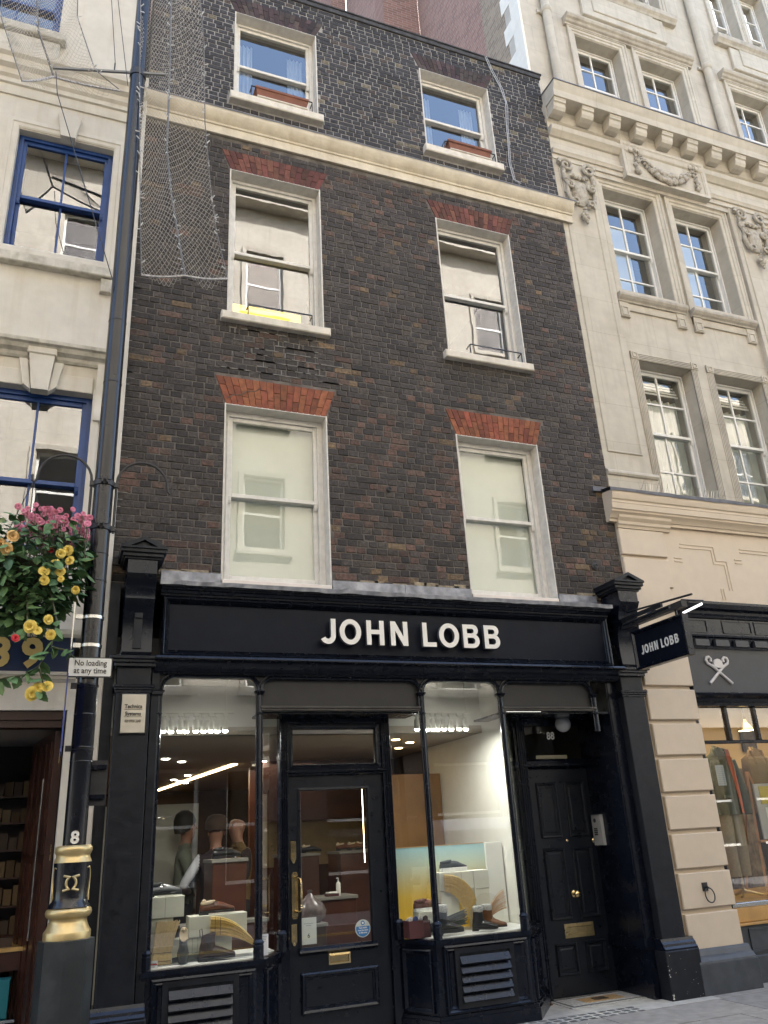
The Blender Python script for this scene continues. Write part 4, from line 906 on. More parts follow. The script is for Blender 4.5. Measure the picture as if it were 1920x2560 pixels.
obj('panel_moulding', MB().frame(gx0, gx1, gz0, gz1, [(0, -0.061), (0, -0.085), (0.05, -0.085), (0.06, -0.075), (0.075, -0.08), (0.085, -0.061)]), STONE, gp)
g = MB(); rr = random.Random(11)
for i in range(30):
    t = i/29; x = gx0+0.28+(gx1-gx0-0.56)*t; z = gz1-0.19-0.40*math.sin(PI*t)**0.75; r = 0.022+0.055*math.sin(PI*t)
    for q in range(5): a = rr.uniform(0, 2*PI); g.ball((x+rr.uniform(-0.02, 0.02), -0.075-rr.uniform(0, 0.05), z+r*0.9*math.sin(a)), r*rr.uniform(0.45, 0.75), 8, 6, (1, 0.8, 1))
obj('garland', g, CARVE, gp, smooth=True)
for sx, xx in ((-1, gx0+0.24), (1, gx1-0.24)):
    b_ = MB(); z = gz1-0.17
    for sg in (-1, 1): b_.tube([(xx+0.09*math.cos(a)*sg*0.5+sg*0.06, -0.085, z+0.03+0.05*math.sin(a)) for a in [2*PI*i/12 for i in range(12)]], 0.02, 6, closed=True)
    b_.ball((xx, -0.09, z+0.02), 0.035, 8, 6)
    for i in range(12): b_.ball((xx+rr.uniform(-0.03, 0.03), -0.075-rr.uniform(0, 0.03), z-0.04-0.036*i), 0.018+0.026*(i/11), 8, 6)
    obj('ribbon_drop', b_, CARVE, gp, smooth=True)
# windows
def rwin(x0, x1, z0, z1, y, zm, style, rows_l=2, horn=True):
    win = thing('window', None, None, ((x0+x1)/2, y, z0)); win.parent = sb; win.location = Vector(win.location)-Vector(sb.location)
    if style == 1:      # fluted architrave with corner blocks
        fr = MB()
        for k in range(4):
            o = 0.022+0.026*k
            for xa in (x0-o, x1+o-0.013): fr.box(xa, xa+0.013, y-0.022, y+0.01, z0, z1)
            fr.box(x0, x1, y-0.022, y+0.01, z1+o-0.013, z1+o)
        fr.box(x0-0.12, x0, y-0.01, y+0.01, z0, z1+0.12).box(x1, x1+0.12, y-0.01, y+0.01, z0, z1+0.12).box(x0, x1, y-0.01, y+0.01, z1, z1+0.12)
        for xa in (x0-0.12, x1): fr.box(xa, xa+0.12, y-0.03, y+0.005, z1, z1+0.12); fr.frame(xa+0.02, xa+0.1, z1+0.02, z1+0.1, [(0, y-0.03), (0, y-0.042), (0.016, y-0.042), (0.016, y-0.03)])
        obj('architrave', fr, STONE, win)
    else:
        obj('architrave', MB().frame(x0-0.15, x1+0.15, z0-0.02, z1+0.16, [(0, y+0.005), (0, y-0.045), (0.03, y-0.05), (0.04, y-0.035), (0.085, y-0.035), (0.095, y-0.02), (0.14, y-0.02), (0.15, y-0.005), (0.15, y+0.005)]), STONE if style != 3 else STONE, win)
    if style == 2:      # moulded sill on a lugged apron
        s = MB().mould([(y+0.1, z0-0.12), (y-0.05, z0-0.12), (y-0.06, z0-0.10), (y-0.09, z0-0.08), (y-0.115, z0-0.05), (y-0.12, z0-0.02), (y-0.115, z0), (y+0.1, z0+0.01)], x0-0.14, x1+0.12)
        obj('sill', s, STONED, win)
        a = MB().box(x0-0.12, x1+0.10, y-0.028, y+0.01, z0-0.24, z0-0.121, 0.004)
        for xa in (x0-0.12, x1-0.06): a.box(xa, xa+0.16, y-0.042, y+0.01, z0-0.37, z0-0.122, 0.004); a.frame(xa+0.02, xa+0.14, z0-0.35, z0-0.2, [(0, y-0.042), (0, y-0.052), (0.02, y-0.052), (0.02, y-0.042)])
        obj('apron', a, STONE, win)
    sash(sb, win, x0, x1, z0, z1, y+0.20, WHITEF, 2, 2, rows_l, zm, GL_SASH, fw=0.03, st=0.035, bar=0.028, bot=0.07, horns=horn)
for w in W1: rwin(*w, WY, 6.55, 1)
for w in W2: rwin(*w, WY, 9.70, 2)
for w in W3: rwin(*w, 0.21, 13.28, 3)
for w in W4: rwin(*w, 0.21, 16.3, 3)
BLN = mat('office_blind', (0.50, 0.52, 0.47), 0.9, var=0.05)
for x0, x1, z0, z1 in W1:
    c = MB(); vs = []
    for k in range(41):
        xx = x0+(x1-x0)*k/40; yy = 0.50+0.03*math.sin(k*1.3); vs += [(xx, yy, z0), (xx, yy, z1-0.35)]
    c.add(vs, [(2*k, 2*k+2, 2*k+3, 2*k+1) for k in range(40)]); obj('curtain', c, BLN, sb)
    o = MB()
    for k in range(5): o.box(x0+0.05, x1-0.05, 0.40+0.02*k, 0.405+0.02*k, z1-0.32+0.06*k, z1-0.29+0.06*k)
    obj('blind_slat', o, WHITEF, sb)
for x0, x1, z0, z1 in W2: obj('blind', MB().box(x0+0.04, x1-0.28, 0.5, 0.51, z0+0.3, z1-0.3), mat('pale_blind', (0.62, 0.66, 0.70), 0.9), sb)
# hoods, aprons over the third floor, downpipes
hp_ = [(0.21, 14.30), (0.155, 14.30), (0.15, 14.33), (0.12, 14.345), (0.10, 14.38), (0.07, 14.40), (0.05, 14.44), (0.05, 14.47), (0.21, 14.49)]
for a, b in ((6.99, 9.72), (10.4, 13.1)):
    h = obj('hood_moulding', MB().mould(hp_, a, b), STONED, sb, smooth=True, ang=25)
    obj('apron', MB().box(a+0.45, b-0.45, 0.15, 0.22, 14.74, 15.3, 0.01).box(a+0.68, b-0.68, 0.13, 0.22, 14.88, 15.3, 0.01), STONE, h)
    obj('sill', MB().mould([(0.21, 15.30), (0.13, 15.30), (0.11, 15.34), (0.07, 15.38), (0.06, 15.44), (0.06, 15.48), (0.21, 15.5)], a+0.15, b-0.15), STONED, h)
for x in (6.62, 10.06):
    dp = obj('downpipe', MB().lathe([(0.072, 12.15), (0.072, 19)], x, 0.13, 16), STONE, sb, smooth=True)
    for z in (14.35, 12.19):
        obj('collar', MB().lathe([(0.076, z), (0.095, z+0.03), (0.097, z+0.09), (0.09, z+0.11), (0.074, z+0.12)], x, 0.13, 16).box(x-0.15, x+0.15, 0.17, 0.215, z+0.02, z+0.09), STONE, dp, smooth=True)
# pigeon spikes on the ledges
sp = MB(); rr = random.Random(2)
for x, z, y, n in ((6.5, 5.44, -0.1, 40), (7.2, 12.2, 0.1, 26), (10.65, 12.2, 0.1, 26)):
    for i in range(n):
        xx = x+i*0.034; sp.tube([(xx, y, z-0.05), (xx+rr.uniform(-0.04, 0.04), y-rr.uniform(0, 0.08), z+0.10)], 0.0022, 3)
obj('bird_spike', sp, STEEL, sb)
# painted cream ground storey: cornice, frieze with raised line ornament, rusticated pier, plinth
c1 = [(0.1, 5.0), (-0.06, 5.0), (-0.065, 5.03), (-0.08, 5.04), (-0.10, 5.08), (-0.135, 5.11), (-0.14, 5.13), (-0.155, 5.14), (-0.16, 5.21), (-0.165, 5.215), (-0.165, 5.245), (-0.18, 5.26), (-0.20, 5.33), (-0.20, 5.36), (0.1, 5.40)]
obj('shop_cornice', MB().mould(c1, 6.0, RX1), CREAM, sb, smooth=True, ang=25)
ll = MB(); xs = [5.97+i*0.15 for i in range(52)]; A = [(x, -0.212, 5.345+rr.uniform(-0.008, 0.008)) for x in xs]; B = [(x, -0.215, 5.385+rr.uniform(-0.006, 0.006)) for x in xs]; C_ = [(x, 0.11, 5.45) for x in xs]; n = len(xs)
ll.add(A+B+C_, [(r*n+i, r*n+i+1, (r+1)*n+i+1, (r+1)*n+i) for r in range(2) for i in range(n-1)]); ll.box(5.86, 6.13, -0.03, 0.0, 5.40, 5.46)
obj('lead_flashing', ll, mat('slate_lead', (0.10, 0.105, 0.125), 0.5, metal=0.2, var=0.3, bump=0.004, bscale=25), sb)
obj('wall', MB().box(11.5, RX1, -0.02, 0.3, 0, 4.0), CREAM, sb)
obj('frieze', MB().box(6.12, RX1, -0.02, 0.2, 4.0, 5.0), CREAM, sb)
pc = [(0.0, 4.93), (-0.05, 4.93), (-0.06, 4.96), (-0.075, 4.975), (-0.08, 5.01), (-0.11, 5.05), (-0.115, 5.08), (0.0, 5.08)]
obj('pier_cap', MB().mould(pc, 6.115, 6.90), CREAM, sb, smooth=True, ang=25)
for z0, z1 in ((4.59, 4.92), (4.20, 4.55)): obj('quoin_block', MB().box(6.115, 6.79, -0.055, 0.0, z0, z1, 0.008), CREAM, sb)
ln = MB()
def rl_(x0, x1, z0, z1): ln.box(x0, x1, -0.0285, -0.02, z0, z1)
for ox, sx in ((6.93, 1), (8.6, 1)):
    for o in (0.0, 0.045):
        rl_(ox+0.10+o*0.3, ox+0.60+o, 4.745+o, 4.757+o); rl_(ox+0.588+o, ox+0.60+o, 4.56+o, 4.745+o); rl_(ox+0.60+o, ox+0.77+o, 4.56+o, 4.572+o); rl_(ox+0.758+o, ox+0.77+o, 4.23, 4.56+o)
        rl_(ox-0.02, ox+0.10, 4.60-o, 4.612-o); rl_(ox+0.62+o*0.9, ox+0.632+o*0.9, 4.10, 4.24)
        rl_(ox+0.95, ox+1.07, 4.64-o, 4.652-o); rl_(ox+1.07, ox+1.6, 4.745+o, 4.757+o)
obj('raised_ornament', ln, CREAM, sb)
PX0, PX1 = 6.03, 6.74
pier = obj('pier', MB().box(6.01, PX1-0.035, -0.085, 0.3, 0.3, 4.2), CREAM, sb)
for k in range(10):
    z1 = 3.345-0.377*k; z0 = z1-0.333
    if z0 < 0.3: break
    obj('rusticated_block', MB().box(PX0+0.03, PX1, -0.125, -0.05, z0, z1, 0.008), CREAM, pier)
PLT = mat('slate_plinth_paint', (0.045, 0.052, 0.062), 0.5, var=0.2, bump=0.002, bscale=40, stain=0.2, sscale=4, stainc=(0.10, 0.10, 0.10))
obj('plinth', MB().box(6.06, 6.80, -0.22, 0.1, 0, 0.27, 0.006).mould([(0.1, 0.27), (-0.22, 0.27), (-0.215, 0.29), (-0.19, 0.32), (-0.165, 0.335), (-0.15, 0.37), (-0.135, 0.392), (0.1, 0.392)], 6.06, 6.78), PLT, pier)
rg = thing('tether_ring', 'black iron ring on a square plate fixed to the cream pier', 'ring', (6.36, -0.13, 0.8))
obj('plate', MB().box(6.335, 6.40, -0.137, -0.125, 0.905, 0.985), IRON, rg)
obj('ring', MB().tube([(6.385+0.058*math.cos(a), -0.165+0.008*math.sin(a), 0.865+0.068*math.sin(a)) for a in [2*PI*i/24 for i in range(24)]], 0.0065, 6, closed=True).tube([(6.37, -0.13, 0.94), (6.38, -0.17, 0.935)], 0.012, 6), IRON, rg, smooth=True)

# ------------------------------------------------------------------ neighbouring charcoal shopfront
ns = thing('neighbour_shopfront', 'charcoal shopfront with a crossed canes and bowler hat emblem beyond the cream pier', 'shopfront', (8.5, 0, 0))
CH2 = mat('slate_grey_paint', (0.040, 0.042, 0.047), 0.5, var=0.1, bump=0.0006, bscale=60)
NX0, NX1 = 6.742, 11.5
obj('fascia', MB().box(NX0, NX1, -0.11, 0.1, 2.93, 3.45), CH2, ns)
nc = [(0.1, 3.45), (-0.12, 3.45), (-0.13, 3.49), (-0.15, 3.57), (-0.175, 3.585), (-0.18, 3.60), (-0.165, 3.61), (-0.165, 3.80), (-0.185, 3.81), (-0.19, 3.83), (-0.215, 3.85), (-0.22, 3.88), (-0.28, 3.90), (-0.30, 3.95), (-0.30, 3.98), (0.1, 4.0)]
obj('cornice', MB().mould(nc, NX0, NX1), BLACK, ns)
for k in range(9): obj('dentil', MB().box(6.85+0.30*k, 7.05+0.30*k, -0.175, -0.12, 3.475, 3.55), CH2, ns)
for k in range(4): obj('cornice_panel', MB().frame(6.8+0.5*k if k else 6.72, 7.25+0.5*k if k else 7.07, 3.63, 3.79, [(0, -0.165), (0, -0.175), (0.014, -0.175), (0.014, -0.165)]), BLACK, ns)
obj('fascia_ledge', MB().mould([(0.1, 2.80), (-0.03, 2.80), (-0.04, 2.84), (-0.06, 2.845), (-0.07, 2.88), (-0.10, 2.89), (-0.13, 2.905), (-0.14, 2.93), (-0.11, 2.945), (0.1, 2.945)], NX0, NX1), BLACK, ns)
EMB = mat('pale_emblem', (0.60, 0.57, 0.55), 0.35); em = MB()
for sg in (-1, 1):
    xc = 7.157; top = (xc+sg*0.15, 3.30); bot = (xc-sg*0.165, 3.045); d = Vector((bot[0]-top[0], bot[1]-top[1])).normalized()
    hook = [(top[0]-sg*0.055, top[1]-0.002), (top[0]-sg*0.06, top[1]+0.03), (top[0]-sg*0.035, top[1]+0.052), (top[0], top[1]+0.045), (top[0]+sg*0.012, top[1]+0.015), (top[0], top[1]-0.02)]
    pts = hook+[(bot[0]*t+top[0]*(1-t), bot[1]*t+top[1]*(1-t)) for t in (0.25, 0.5, 0.75, 1.0)]
    em.tube([(p[0], -0.118, p[1]) for p in pts], 0.017, 8)
emb = obj('emblem', em, EMB, ns, smooth=True); emb['label'] = 'pale emblem of crossed canes below a bowler hat'
obj('bowler_hat', MB().prism([(7.09, 3.255), (7.10, 3.305), (7.125, 3.325), (7.157, 3.332), (7.19, 3.325), (7.215, 3.305), (7.225, 3.255), (7.255, 3.265), (7.26, 3.25), (7.21, 3.23), (7.157, 3.226), (7.105, 3.23), (7.055, 3.25), (7.06, 3.265)], 'y', -0.135, -0.11), EMB, emb)
wf = MB().box(NX0, NX1, 0.02, 0.09, 2.385, 2.42, 0.006).box(NX0, NX1, 0.02, 0.10, 2.80-0.0, 2.8005)
for x in (7.25, 7.69, 8.13, 8.57, 9.01, 9.45): wf.box(x, x+0.045, 0.022, 0.085, 2.42, 2.80, 0.005)
wf.box(NX0-0.0, NX0+0.1, 0.02, 0.12, 0.7, 2.8)
gf = obj('window_frame', wf, BLACK, ns)
for a, b in ((6.82, 7.25), (7.295, 7.69), (7.735, 8.13), (8.175, 8.57)): pane(a, 0.05, b, 0.05, 2.42, 2.80, par=gf)
pane(6.82, 0.05, 10.5, 0.05, 0.74, 2.385, par=gf)
OAK = mat('oak_shelf', (0.48, 0.28, 0.095), 0.45, var=0.2, vscale=4, streak=0.3, stainc=(0.28, 0.15, 0.05), bump=0.001)
obj('window_board', MB().box(NX0+0.05, NX1, 0.0, 1.2, 0.555, 0.70, 0.01).box(NX0+0.05, NX1, -0.03, 1.2, 0.53, 0.5545, 0.004), OAK, ns)
obj('sill_strip', MB().box(NX0+0.06, NX1, -0.0, 0.09, 0.701, 0.745, 0.004), STEEL, ns)
obj('stall_riser', MB().box(NX0+0.06, NX1, 0.0, 0.1, 0.0, 0.528).box(NX0+0.02, NX1, -0.04, 0.1, 0.0, 0.25, 0.006).frame(NX0+0.2, NX1-0.5, 0.28, 0.5, [(0, 0.001), (0, -0.012), (0.02, -0.012), (0.02, 0.001)]), PLT, ns)
# ------------------------------------------------------------------ pale stucco building behind the lamp post
lb_ = thing('stucco_building', 'pale cream stucco building with blue sash windows behind the lamp post', 'building', (-1.5, 0, 0))
LX0, LX1 = -9.0, 0.275
LW2 = [(-0.97+d, 0.015+d, 7.29, 8.97) for d in (0, -2.1)]; LW1 = [(-0.95+d, 0.03+d, 4.15, 5.80) for d in (0, -2.1)]; LW3 = [(-1.7+d, -0.71+d, 10.45, 12.2) for d in (0, -2.1)]
obj('wall', MB().wall(LX0, LX1, 3.40, 17.5, -0.05, 0.3, LW1+LW2+LW3), STUCCO, lb_)
obj('corner_strip', MB().box(LX1, 0.328, -0.075, 0.0, 0.0, 10.2, 0.008), STUCCO, lb_)
obj('rooms', MB().box(LX0, 0.2, 2.2, 2.3, 0, 16).box(LX0, 0.2, 0.35, 2.2, 6.3, 6.5).box(LX0, 0.2, 0.35, 2.2, 9.4, 9.6), ROOMD, lb_)
def lwin(x0, x1, z0, z1, zm):
    win = thing('window', None, None, ((x0+x1)/2, 0, z0)); win.parent = lb_; win.location = Vector(win.location)-Vector(lb_.location)
    sash(lb_, win, x0, x1, z0, z1, 0.04, BLUE, 2, 1, 1, zm, GL_OLD, fw=0.05, st=0.04, bar=0.022, bot=0.07)
    return win
for w in LW2: lwin(*w, 8.15)
for w in LW1: lwin(*w, 4.86)
for w in LW3: lwin(*w, 11.0)
for d in (0, -2.1):
    # eared architrave and keystone of the second floor
    a = MB().frame(-1.09+d, 0.13+d, 7.29, 9.10, [(0, -0.05), (0, -0.075), (0.05, -0.08), (0.06, -0.07), (0.10, -0.07), (0.118, -0.06), (0.12, -0.04)]); obj('architrave', a, STUCCO, lb_)
    obj('keystone', MB().prism([(-0.60+d, 9.27), (-0.35+d, 9.27), (-0.40+d, 8.95), (-0.55+d, 8.95)], 'y', -0.12, 0.0), STUCCO, lb_)
    obj('sill', MB().box(-1.0+d, 0.11+d, -0.14, 0.05, 7.17, 7.285, 0.01).box(0.0+d, 0.11+d, -0.11, 0.0, 7.0, 7.168, 0.01), STUCCOD, lb_)
    obj('architrave', MB().box(-1.08+d, 0.02+d, -0.075, -0.045, 5.80, 5.97, 0.006).box(0.03+d, 0.10+d, -0.075, -0.045, 4.1, 5.85, 0.006), STUCCO, lb_)
    k = MB()
    k.prism([(-0.59+d, 6.19), (-0.345+d, 6.19), (-0.38+d, 5.735), (-0.53+d, 5.735)], 'y', -0.15, -0.04); k.box(-0.60+d, -0.335+d, -0.165, -0.04, 6.12, 6.195, 0.01)
    k.prism([(-0.665+d, 6.07), (-0.592+d, 6.07), (-0.536+d, 5.74), (-0.61+d, 5.80)], 'y', -0.115, -0.04); k.prism([(-0.345+d, 6.07), (-0.265+d, 6.07), (-0.31+d, 5.80), (-0.378+d, 5.74)], 'y', -0.115, -0.04)
    obj('keystone', k, STUCCO, lb_)
obj('low_cornice', MB().mould([(0, 6.10), (-0.07, 6.10), (-0.09, 6.12), (-0.10, 6.15), (-0.15, 6.17), (-0.17, 6.21), (-0.20, 6.22), (-0.205, 6.255), (0, 6.29)], LX0, 0.14), STUCCOD, lb_, smooth=True, ang=25)
obj('scroll_bracket', MB().mould([(-0.05, 6.10), (-0.15, 6.10), (-0.14, 6.0), (-0.10, 5.8), (-0.085, 5.62), (-0.11, 5.56), (-0.10, 5.5), (-0.05, 5.5)], 0.05, 0.125), STUCCO, lb_, smooth=True)
obj('cornice', MB().mould([(0, 9.42), (-0.07, 9.42), (-0.08, 9.47), (-0.075, 9.55), (-0.10, 9.56), (-0.10, 9.62), (-0.13, 9.65), (-0.14, 9.72), (-0.19, 9.75), (-0.20, 9.83), (-0.24, 9.86), (-0.25, 9.93), (0, 9.97)], LX0, 0.30), STUCCO, lb_, smooth=True, ang=25)
obj('sill', MB().box(-1.85, -0.62, -0.16, 0.05, 10.33, 10.44, 0.01), STUCCOD, lb_)
obj('swag_ornament', MB().box(-1.75, -0.68, -0.12, 0.0, 10.0, 10.32, 0.03), STUCCOD, lb_)
# shop below it
NAV = mat('navy_sign', (0.010, 0.020, 0.052), 0.4, var=0.15)
fs = obj('fascia', MB().box(LX0, 0.07, -0.13, 0.0, 3.045, 3.345), NAV, lb_)
obj('fascia_moulding', MB().mould([(0, 2.965), (-0.10, 2.965), (-0.12, 2.985), (-0.135, 2.99), (-0.14, 3.015), (-0.16, 3.02), (-0.165, 3.044), (0, 3.044)], LX0, 0.10).mould([(0, 3.346), (-0.14, 3.346), (-0.16, 3.37), (-0.17, 3.41), (0, 3.44)], LX0, 0.12), STUCCO, fs)
obj('gilt_numeral', text_mesh('gilt_numeral', '9', 0.335, 0.01, bold=0.013, xs=1.0), mat('gilt', (0.62, 0.45, 0.16), 0.4, metal=0.4), fs, loc=(-0.265, -0.136, 3.195)); obj('gilt_numeral', text_mesh('gilt_numeral', '8', 0.335, 0.01, bold=0.013), mat('gilt', (0.62, 0.45, 0.16)), fs, loc=(-0.52, -0.136, 3.195))
vt = MB()
for i in range(16): vt.box(-1.0+i*0.065, -0.985+i*0.065, -0.142, -0.139, 3.36, 3.40)
obj('vent_slot', vt, IRON, fs)
obj('lintel', MB().box(LX0, 0.06, -0.10, 0.1, 2.735, 2.964), STUCCO, lb_)
obj('door_head', MB().box(LX0, 0.055, -0.07, 0.1, 2.66, 2.734).box(LX0, 0.05, -0.05, 0.1, 2.60, 2.659), mat('dark_wood', (0.030, 0.012, 0.008), 0.4, var=0.3), lb_)
obj('jamb', MB().box(0.055, 0.135, -0.10, 0.25, 0, 3.0, 0.006).box(0.136, 0.27, -0.06, 0.1, 0, 3.4), STUCCO, lb_)
WOOD = mat('mahogany', (0.045, 0.015, 0.009), 0.35, var=0.4, vscale=3, streak=0.6, stainc=(0.02, 0.007, 0.004), coat=0.3)
dl = MB().box(-0.02, 0.045, 0.05, 1.0, 0.0, 2.58); 
for k in range(4): dl.box(-0.035-0.0, -0.02, 0.10+0.22*k, 0.22+0.22*k, 0.1, 1.55).box(-0.035, -0.02, 0.10+0.22*k, 0.22+0.22*k, 1.62, 2.5)
dl.rot(0.2, 0.045, 0.05); ldoor = obj('open_door', dl, WOOD, lb_)
for z in (2.38, 1.63): obj('hinge', MB().box(0.0, 0.03, 0.046, 0.0495, z-0.06, z+0.06), BRASSD, ldoor)
obj('bolt', MB().tube([(-0.08, 0.12, 1.0), (-0.08, 0.12, 2.2)], 0.008, 5), STEEL, ldoor)
si = MB().box(-3.5, 0.25, 3.4, 3.5, 0, 2.9).box(-3.5, -3.4, 0.1, 3.5, 0, 2.9).box(-3.5, 0.26, 0.1, 3.5, -0.02, 0.005).box(0.10, 0.2, 1.0, 3.4, 0, 2.9)
obj('shop_interior', si, mat('dark_interior', (0.10, 0.075, 0.05), 0.8, var=0.2), lb_)
obj('shop_ceiling', MB().box(-3.4, 0.2, 0.12, 3.4, 2.70, 2.75), mat('grey_ceiling', (0.42, 0.40, 0.37), 0.9), lb_)
sc_ = thing('shop_shelf', 'tall dark shelf unit with rows of small brown boxes inside the open doorway', 'shelf', (-0.4, 1.6, 0))
obj('carcass', MB().box(-0.62, -0.60, 1.45, 1.9, 0, 2.3).box(-0.10, -0.08, 1.45, 1.9, 0, 2.3).box(-0.62, -0.08, 1.88, 1.9, 0, 2.3), WOOD, sc_)
for k in range(9): obj('shelf', MB().box(-0.60, -0.10, 1.46, 1.88, 0.22+0.24*k, 0.235+0.24*k), WOOD, sc_)
BOXM = [mat('carton_brown', (0.08, 0.05, 0.022), 0.7), mat('carton_dark', (0.05, 0.03, 0.018), 0.6), mat('carton_gold', (0.12, 0.08, 0.03), 0.5)]
for k in range(9):
    for i in range(6): obj('small_box', MB().box(-0.59+0.082*i, -0.52+0.082*i, 1.5, 1.6, 0.236+0.24*k, 0.236+0.24*k+random.uniform(0.08, 0.17)), random.choice(BOXM), sc_)
sl2 = thing('display_table', 'low table with a gold top and dark skirt just inside the open doorway', 'table', (-0.35, 0.9, 0))
obj('table_top', MB().box(-0.9, -0.07, 0.5, 1.1, 0.90, 0.93), mat('gold_top', (0.55, 0.36, 0.13), 0.35, var=0.3), sl2); obj('skirt', MB().box(-0.88, -0.09, 0.52, 1.08, 0.76, 0.898), WOOD, sl2)
for x in (-0.86, -0.13): obj('leg', MB().box(x, x+0.05, 0.54, 0.6, 0, 0.759), WOOD, sl2)
tag(obj('small_carton', MB().box(-0.32, -0.2, 0.55, 0.65, 0.931, 1.0), BOXM[1]), 'small dark brown carton standing on the gold topped table', 'box')
tb = thing('turquoise_box', 'turquoise box with a tan tag on the floor shelf below the gold table', 'box', (-0.3, 0.42, 0.45))
obj('carton', MB().box(-0.42, -0.18, 0.36, 0.52, 0.45, 0.72, 0.004), mat('turquoise', (0.01, 0.16, 0.20), 0.5), tb); obj('tag', MB().box(-0.33, -0.29, 0.352, 0.359, 0.55, 0.62), BOXM[2], tb)
gs = thing('floor_rack', 'low rack holding the turquoise box beside the open doorway', 'rack', (-0.3, 0.45, 0)); obj('shelf', MB().box(-0.6, -0.12, 0.30, 0.6, 0.43, 0.449), STEEL, gs)
for x in (-0.58, -0.15): obj('leg', MB().box(x, x+0.025, 0.33, 0.36, 0, 0.429), IRON, gs)

# ------------------------------------------------------------------ lamp post
lp = thing('lamp_post', 'tall black cast iron lamp post with gold bands and the number 8', 'lamp post', (0.178, -0.9, 0))
PXc, PYc = 0.178, -0.9
obj('shaft', MB().lathe([(0.079, 1.62), (0.079, 2.78), (0.083, 2.785), (0.083, 2.80), (0.078, 2.805), (0.078, 4.3), (0.077, 8.0), (0.075, 14.5)], PXc, PYc, 28), POST, lp, smooth=True)
for z in (2.33, 2.57, 2.23, 3.62, 3.85, 5.45, 6.1): obj('joint_ring', MB().lathe([(0.0785, z), (0.0805, z+0.003), (0.0805, z+0.012), (0.0785, z+0.015)], PXc, PYc, 28), POST, lp, smooth=True)
b = MB().lathe([(0.185, -0.01), (0.185, 1.07), (0.16, 1.075)], PXc, PYc, 8); b.rot(PI/8+0.32, PXc, PYc); obj('octagonal_base', b, mat('base_grey_black', (0.020, 0.023, 0.024), 0.45, var=0.3, vscale=5, bump=0.002, bscale=25, stain=0.5, sscale=5, stainc=(0.06, 0.07, 0.075)), lp)
obj('gold_ring', MB().lathe([(0.155, 1.072), (0.156, 1.115), (0.153, 1.122), (0.138, 1.145), (0.126, 1.175), (0.122, 1.195), (0.128, 1.205), (0.138, 1.208), (0.15, 1.222), (0.153, 1.24), (0.148, 1.258), (0.134, 1.268), (0.10, 1.27)], PXc, PYc, 32), GOLD, lp, smooth=True, ang=50)
obj('sleeve', MB().lathe([(0.142, 1.27), (0.136, 1.285), (0.124, 1.305), (0.117, 1.33), (0.119, 1.42), (0.123, 1.52), (0.125, 1.555)], PXc, PYc, 32), POST, lp, smooth=True)
obj('gold_ring', MB().lathe([(0.128, 1.556), (0.124, 1.57), (0.116, 1.585), (0.113, 1.60), (0.117, 1.61), (0.122, 1.618), (0.127, 1.632), (0.126, 1.65), (0.118, 1.662), (0.10, 1.667), (0.075, 1.667)], PXc, PYc, 32), GOLD, lp, smooth=True, ang=50)
def wrap(mb, r=0.124, ang0=None):    # bend flat XZ ornament (x = arc length) round the post, facing the camera
    a0 = math.atan2(-7.5-PYc, 0-PXc) if ang0 is None else ang0
    return mb.tr(lambda p: (PXc+(r-p[1])*math.cos(a0+p[0]/r), PYc+(r-p[1])*math.sin(a0+p[0]/r), p[2]))
em = MB()
for sg in (-1, 1):
    c = [(sg*(0.028+0.034*math.cos(a)) if True else 0, -0.0005, 1.425+0.034*math.sin(a)) for a in [PI*0.5+PI*i/10 for i in range(11)]]
    c = [(sg*0.052, 0, 1.472), (sg*0.026, 0, 1.466)]+[(sg*(0.006+0.026*math.sin(PI*i/8)), 0, 1.425+0.036*math.cos(PI*i/8)) for i in range(9)]+[(sg*0.026, 0, 1.384), (sg*0.052, 0, 1.378)]
    em.tube(c, 0.0085, 6)
wrap(em, 0.121); obj('emblem', em, GOLD, lp, smooth=True)
sc = MB()
for off in (-0.165, 0.165):
    s0 = MB(); sg = 1 if off < 0 else -1
    s0.tube([(off+sg*0.05, 0, 1.52), (off+sg*0.02, 0, 1.525), (off-sg*0.005, 0, 1.50), (off-sg*0.012, 0, 1.44), (off-sg*0.0, 0, 1.38), (off+sg*0.014, 0, 1.335), (off+sg*0.004, 0, 1.31), (off-sg*0.012, 0, 1.325), (off-sg*0.004, 0, 1.36)], 0.006, 5); wrap(s0, 0.121); sc.add(s0.v, s0.f)
obj('scroll_ornament', sc, GOLD, lp, smooth=True)
nm = text_mesh('number', '8', 0.115, 0.003, bold=0.004); n8 = MB(); n8.v = [tuple(v.co) for v in nm.vertices]; n8.f = [tuple(p.vertices) for p in nm.polygons]; n8.tr(lambda p: (p[0], p[1]+0.0, p[2]+1.715)); wrap(n8, 0.0815)
obj('number', n8, IVORY, lp)
for z in (4.48, 4.085):
    k = MB().lathe([(0.080, z-0.025), (0.088, z-0.022), (0.088, z+0.022), (0.080, z+0.025)], PXc, PYc, 24)
    for dx in (-0.02, 0.02): k.box(PXc+dx-0.006, PXc+dx+0.006, PYc-0.12, PYc-0.085, z-0.02, z+0.035)
    k.tube([(PXc-0.05, PYc-0.108, z+0.008), (PXc+0.05, PYc-0.108, z+0.008)], 0.006, 6); k.box(PXc-0.115, PXc-0.08, PYc-0.02, PYc+0.02, z-0.02, z+0.02).box(PXc+0.08, PXc+0.115, PYc-0.02, PYc+0.02, z-0.02, z+0.02)
    obj('clamp', k, IRON, lp)
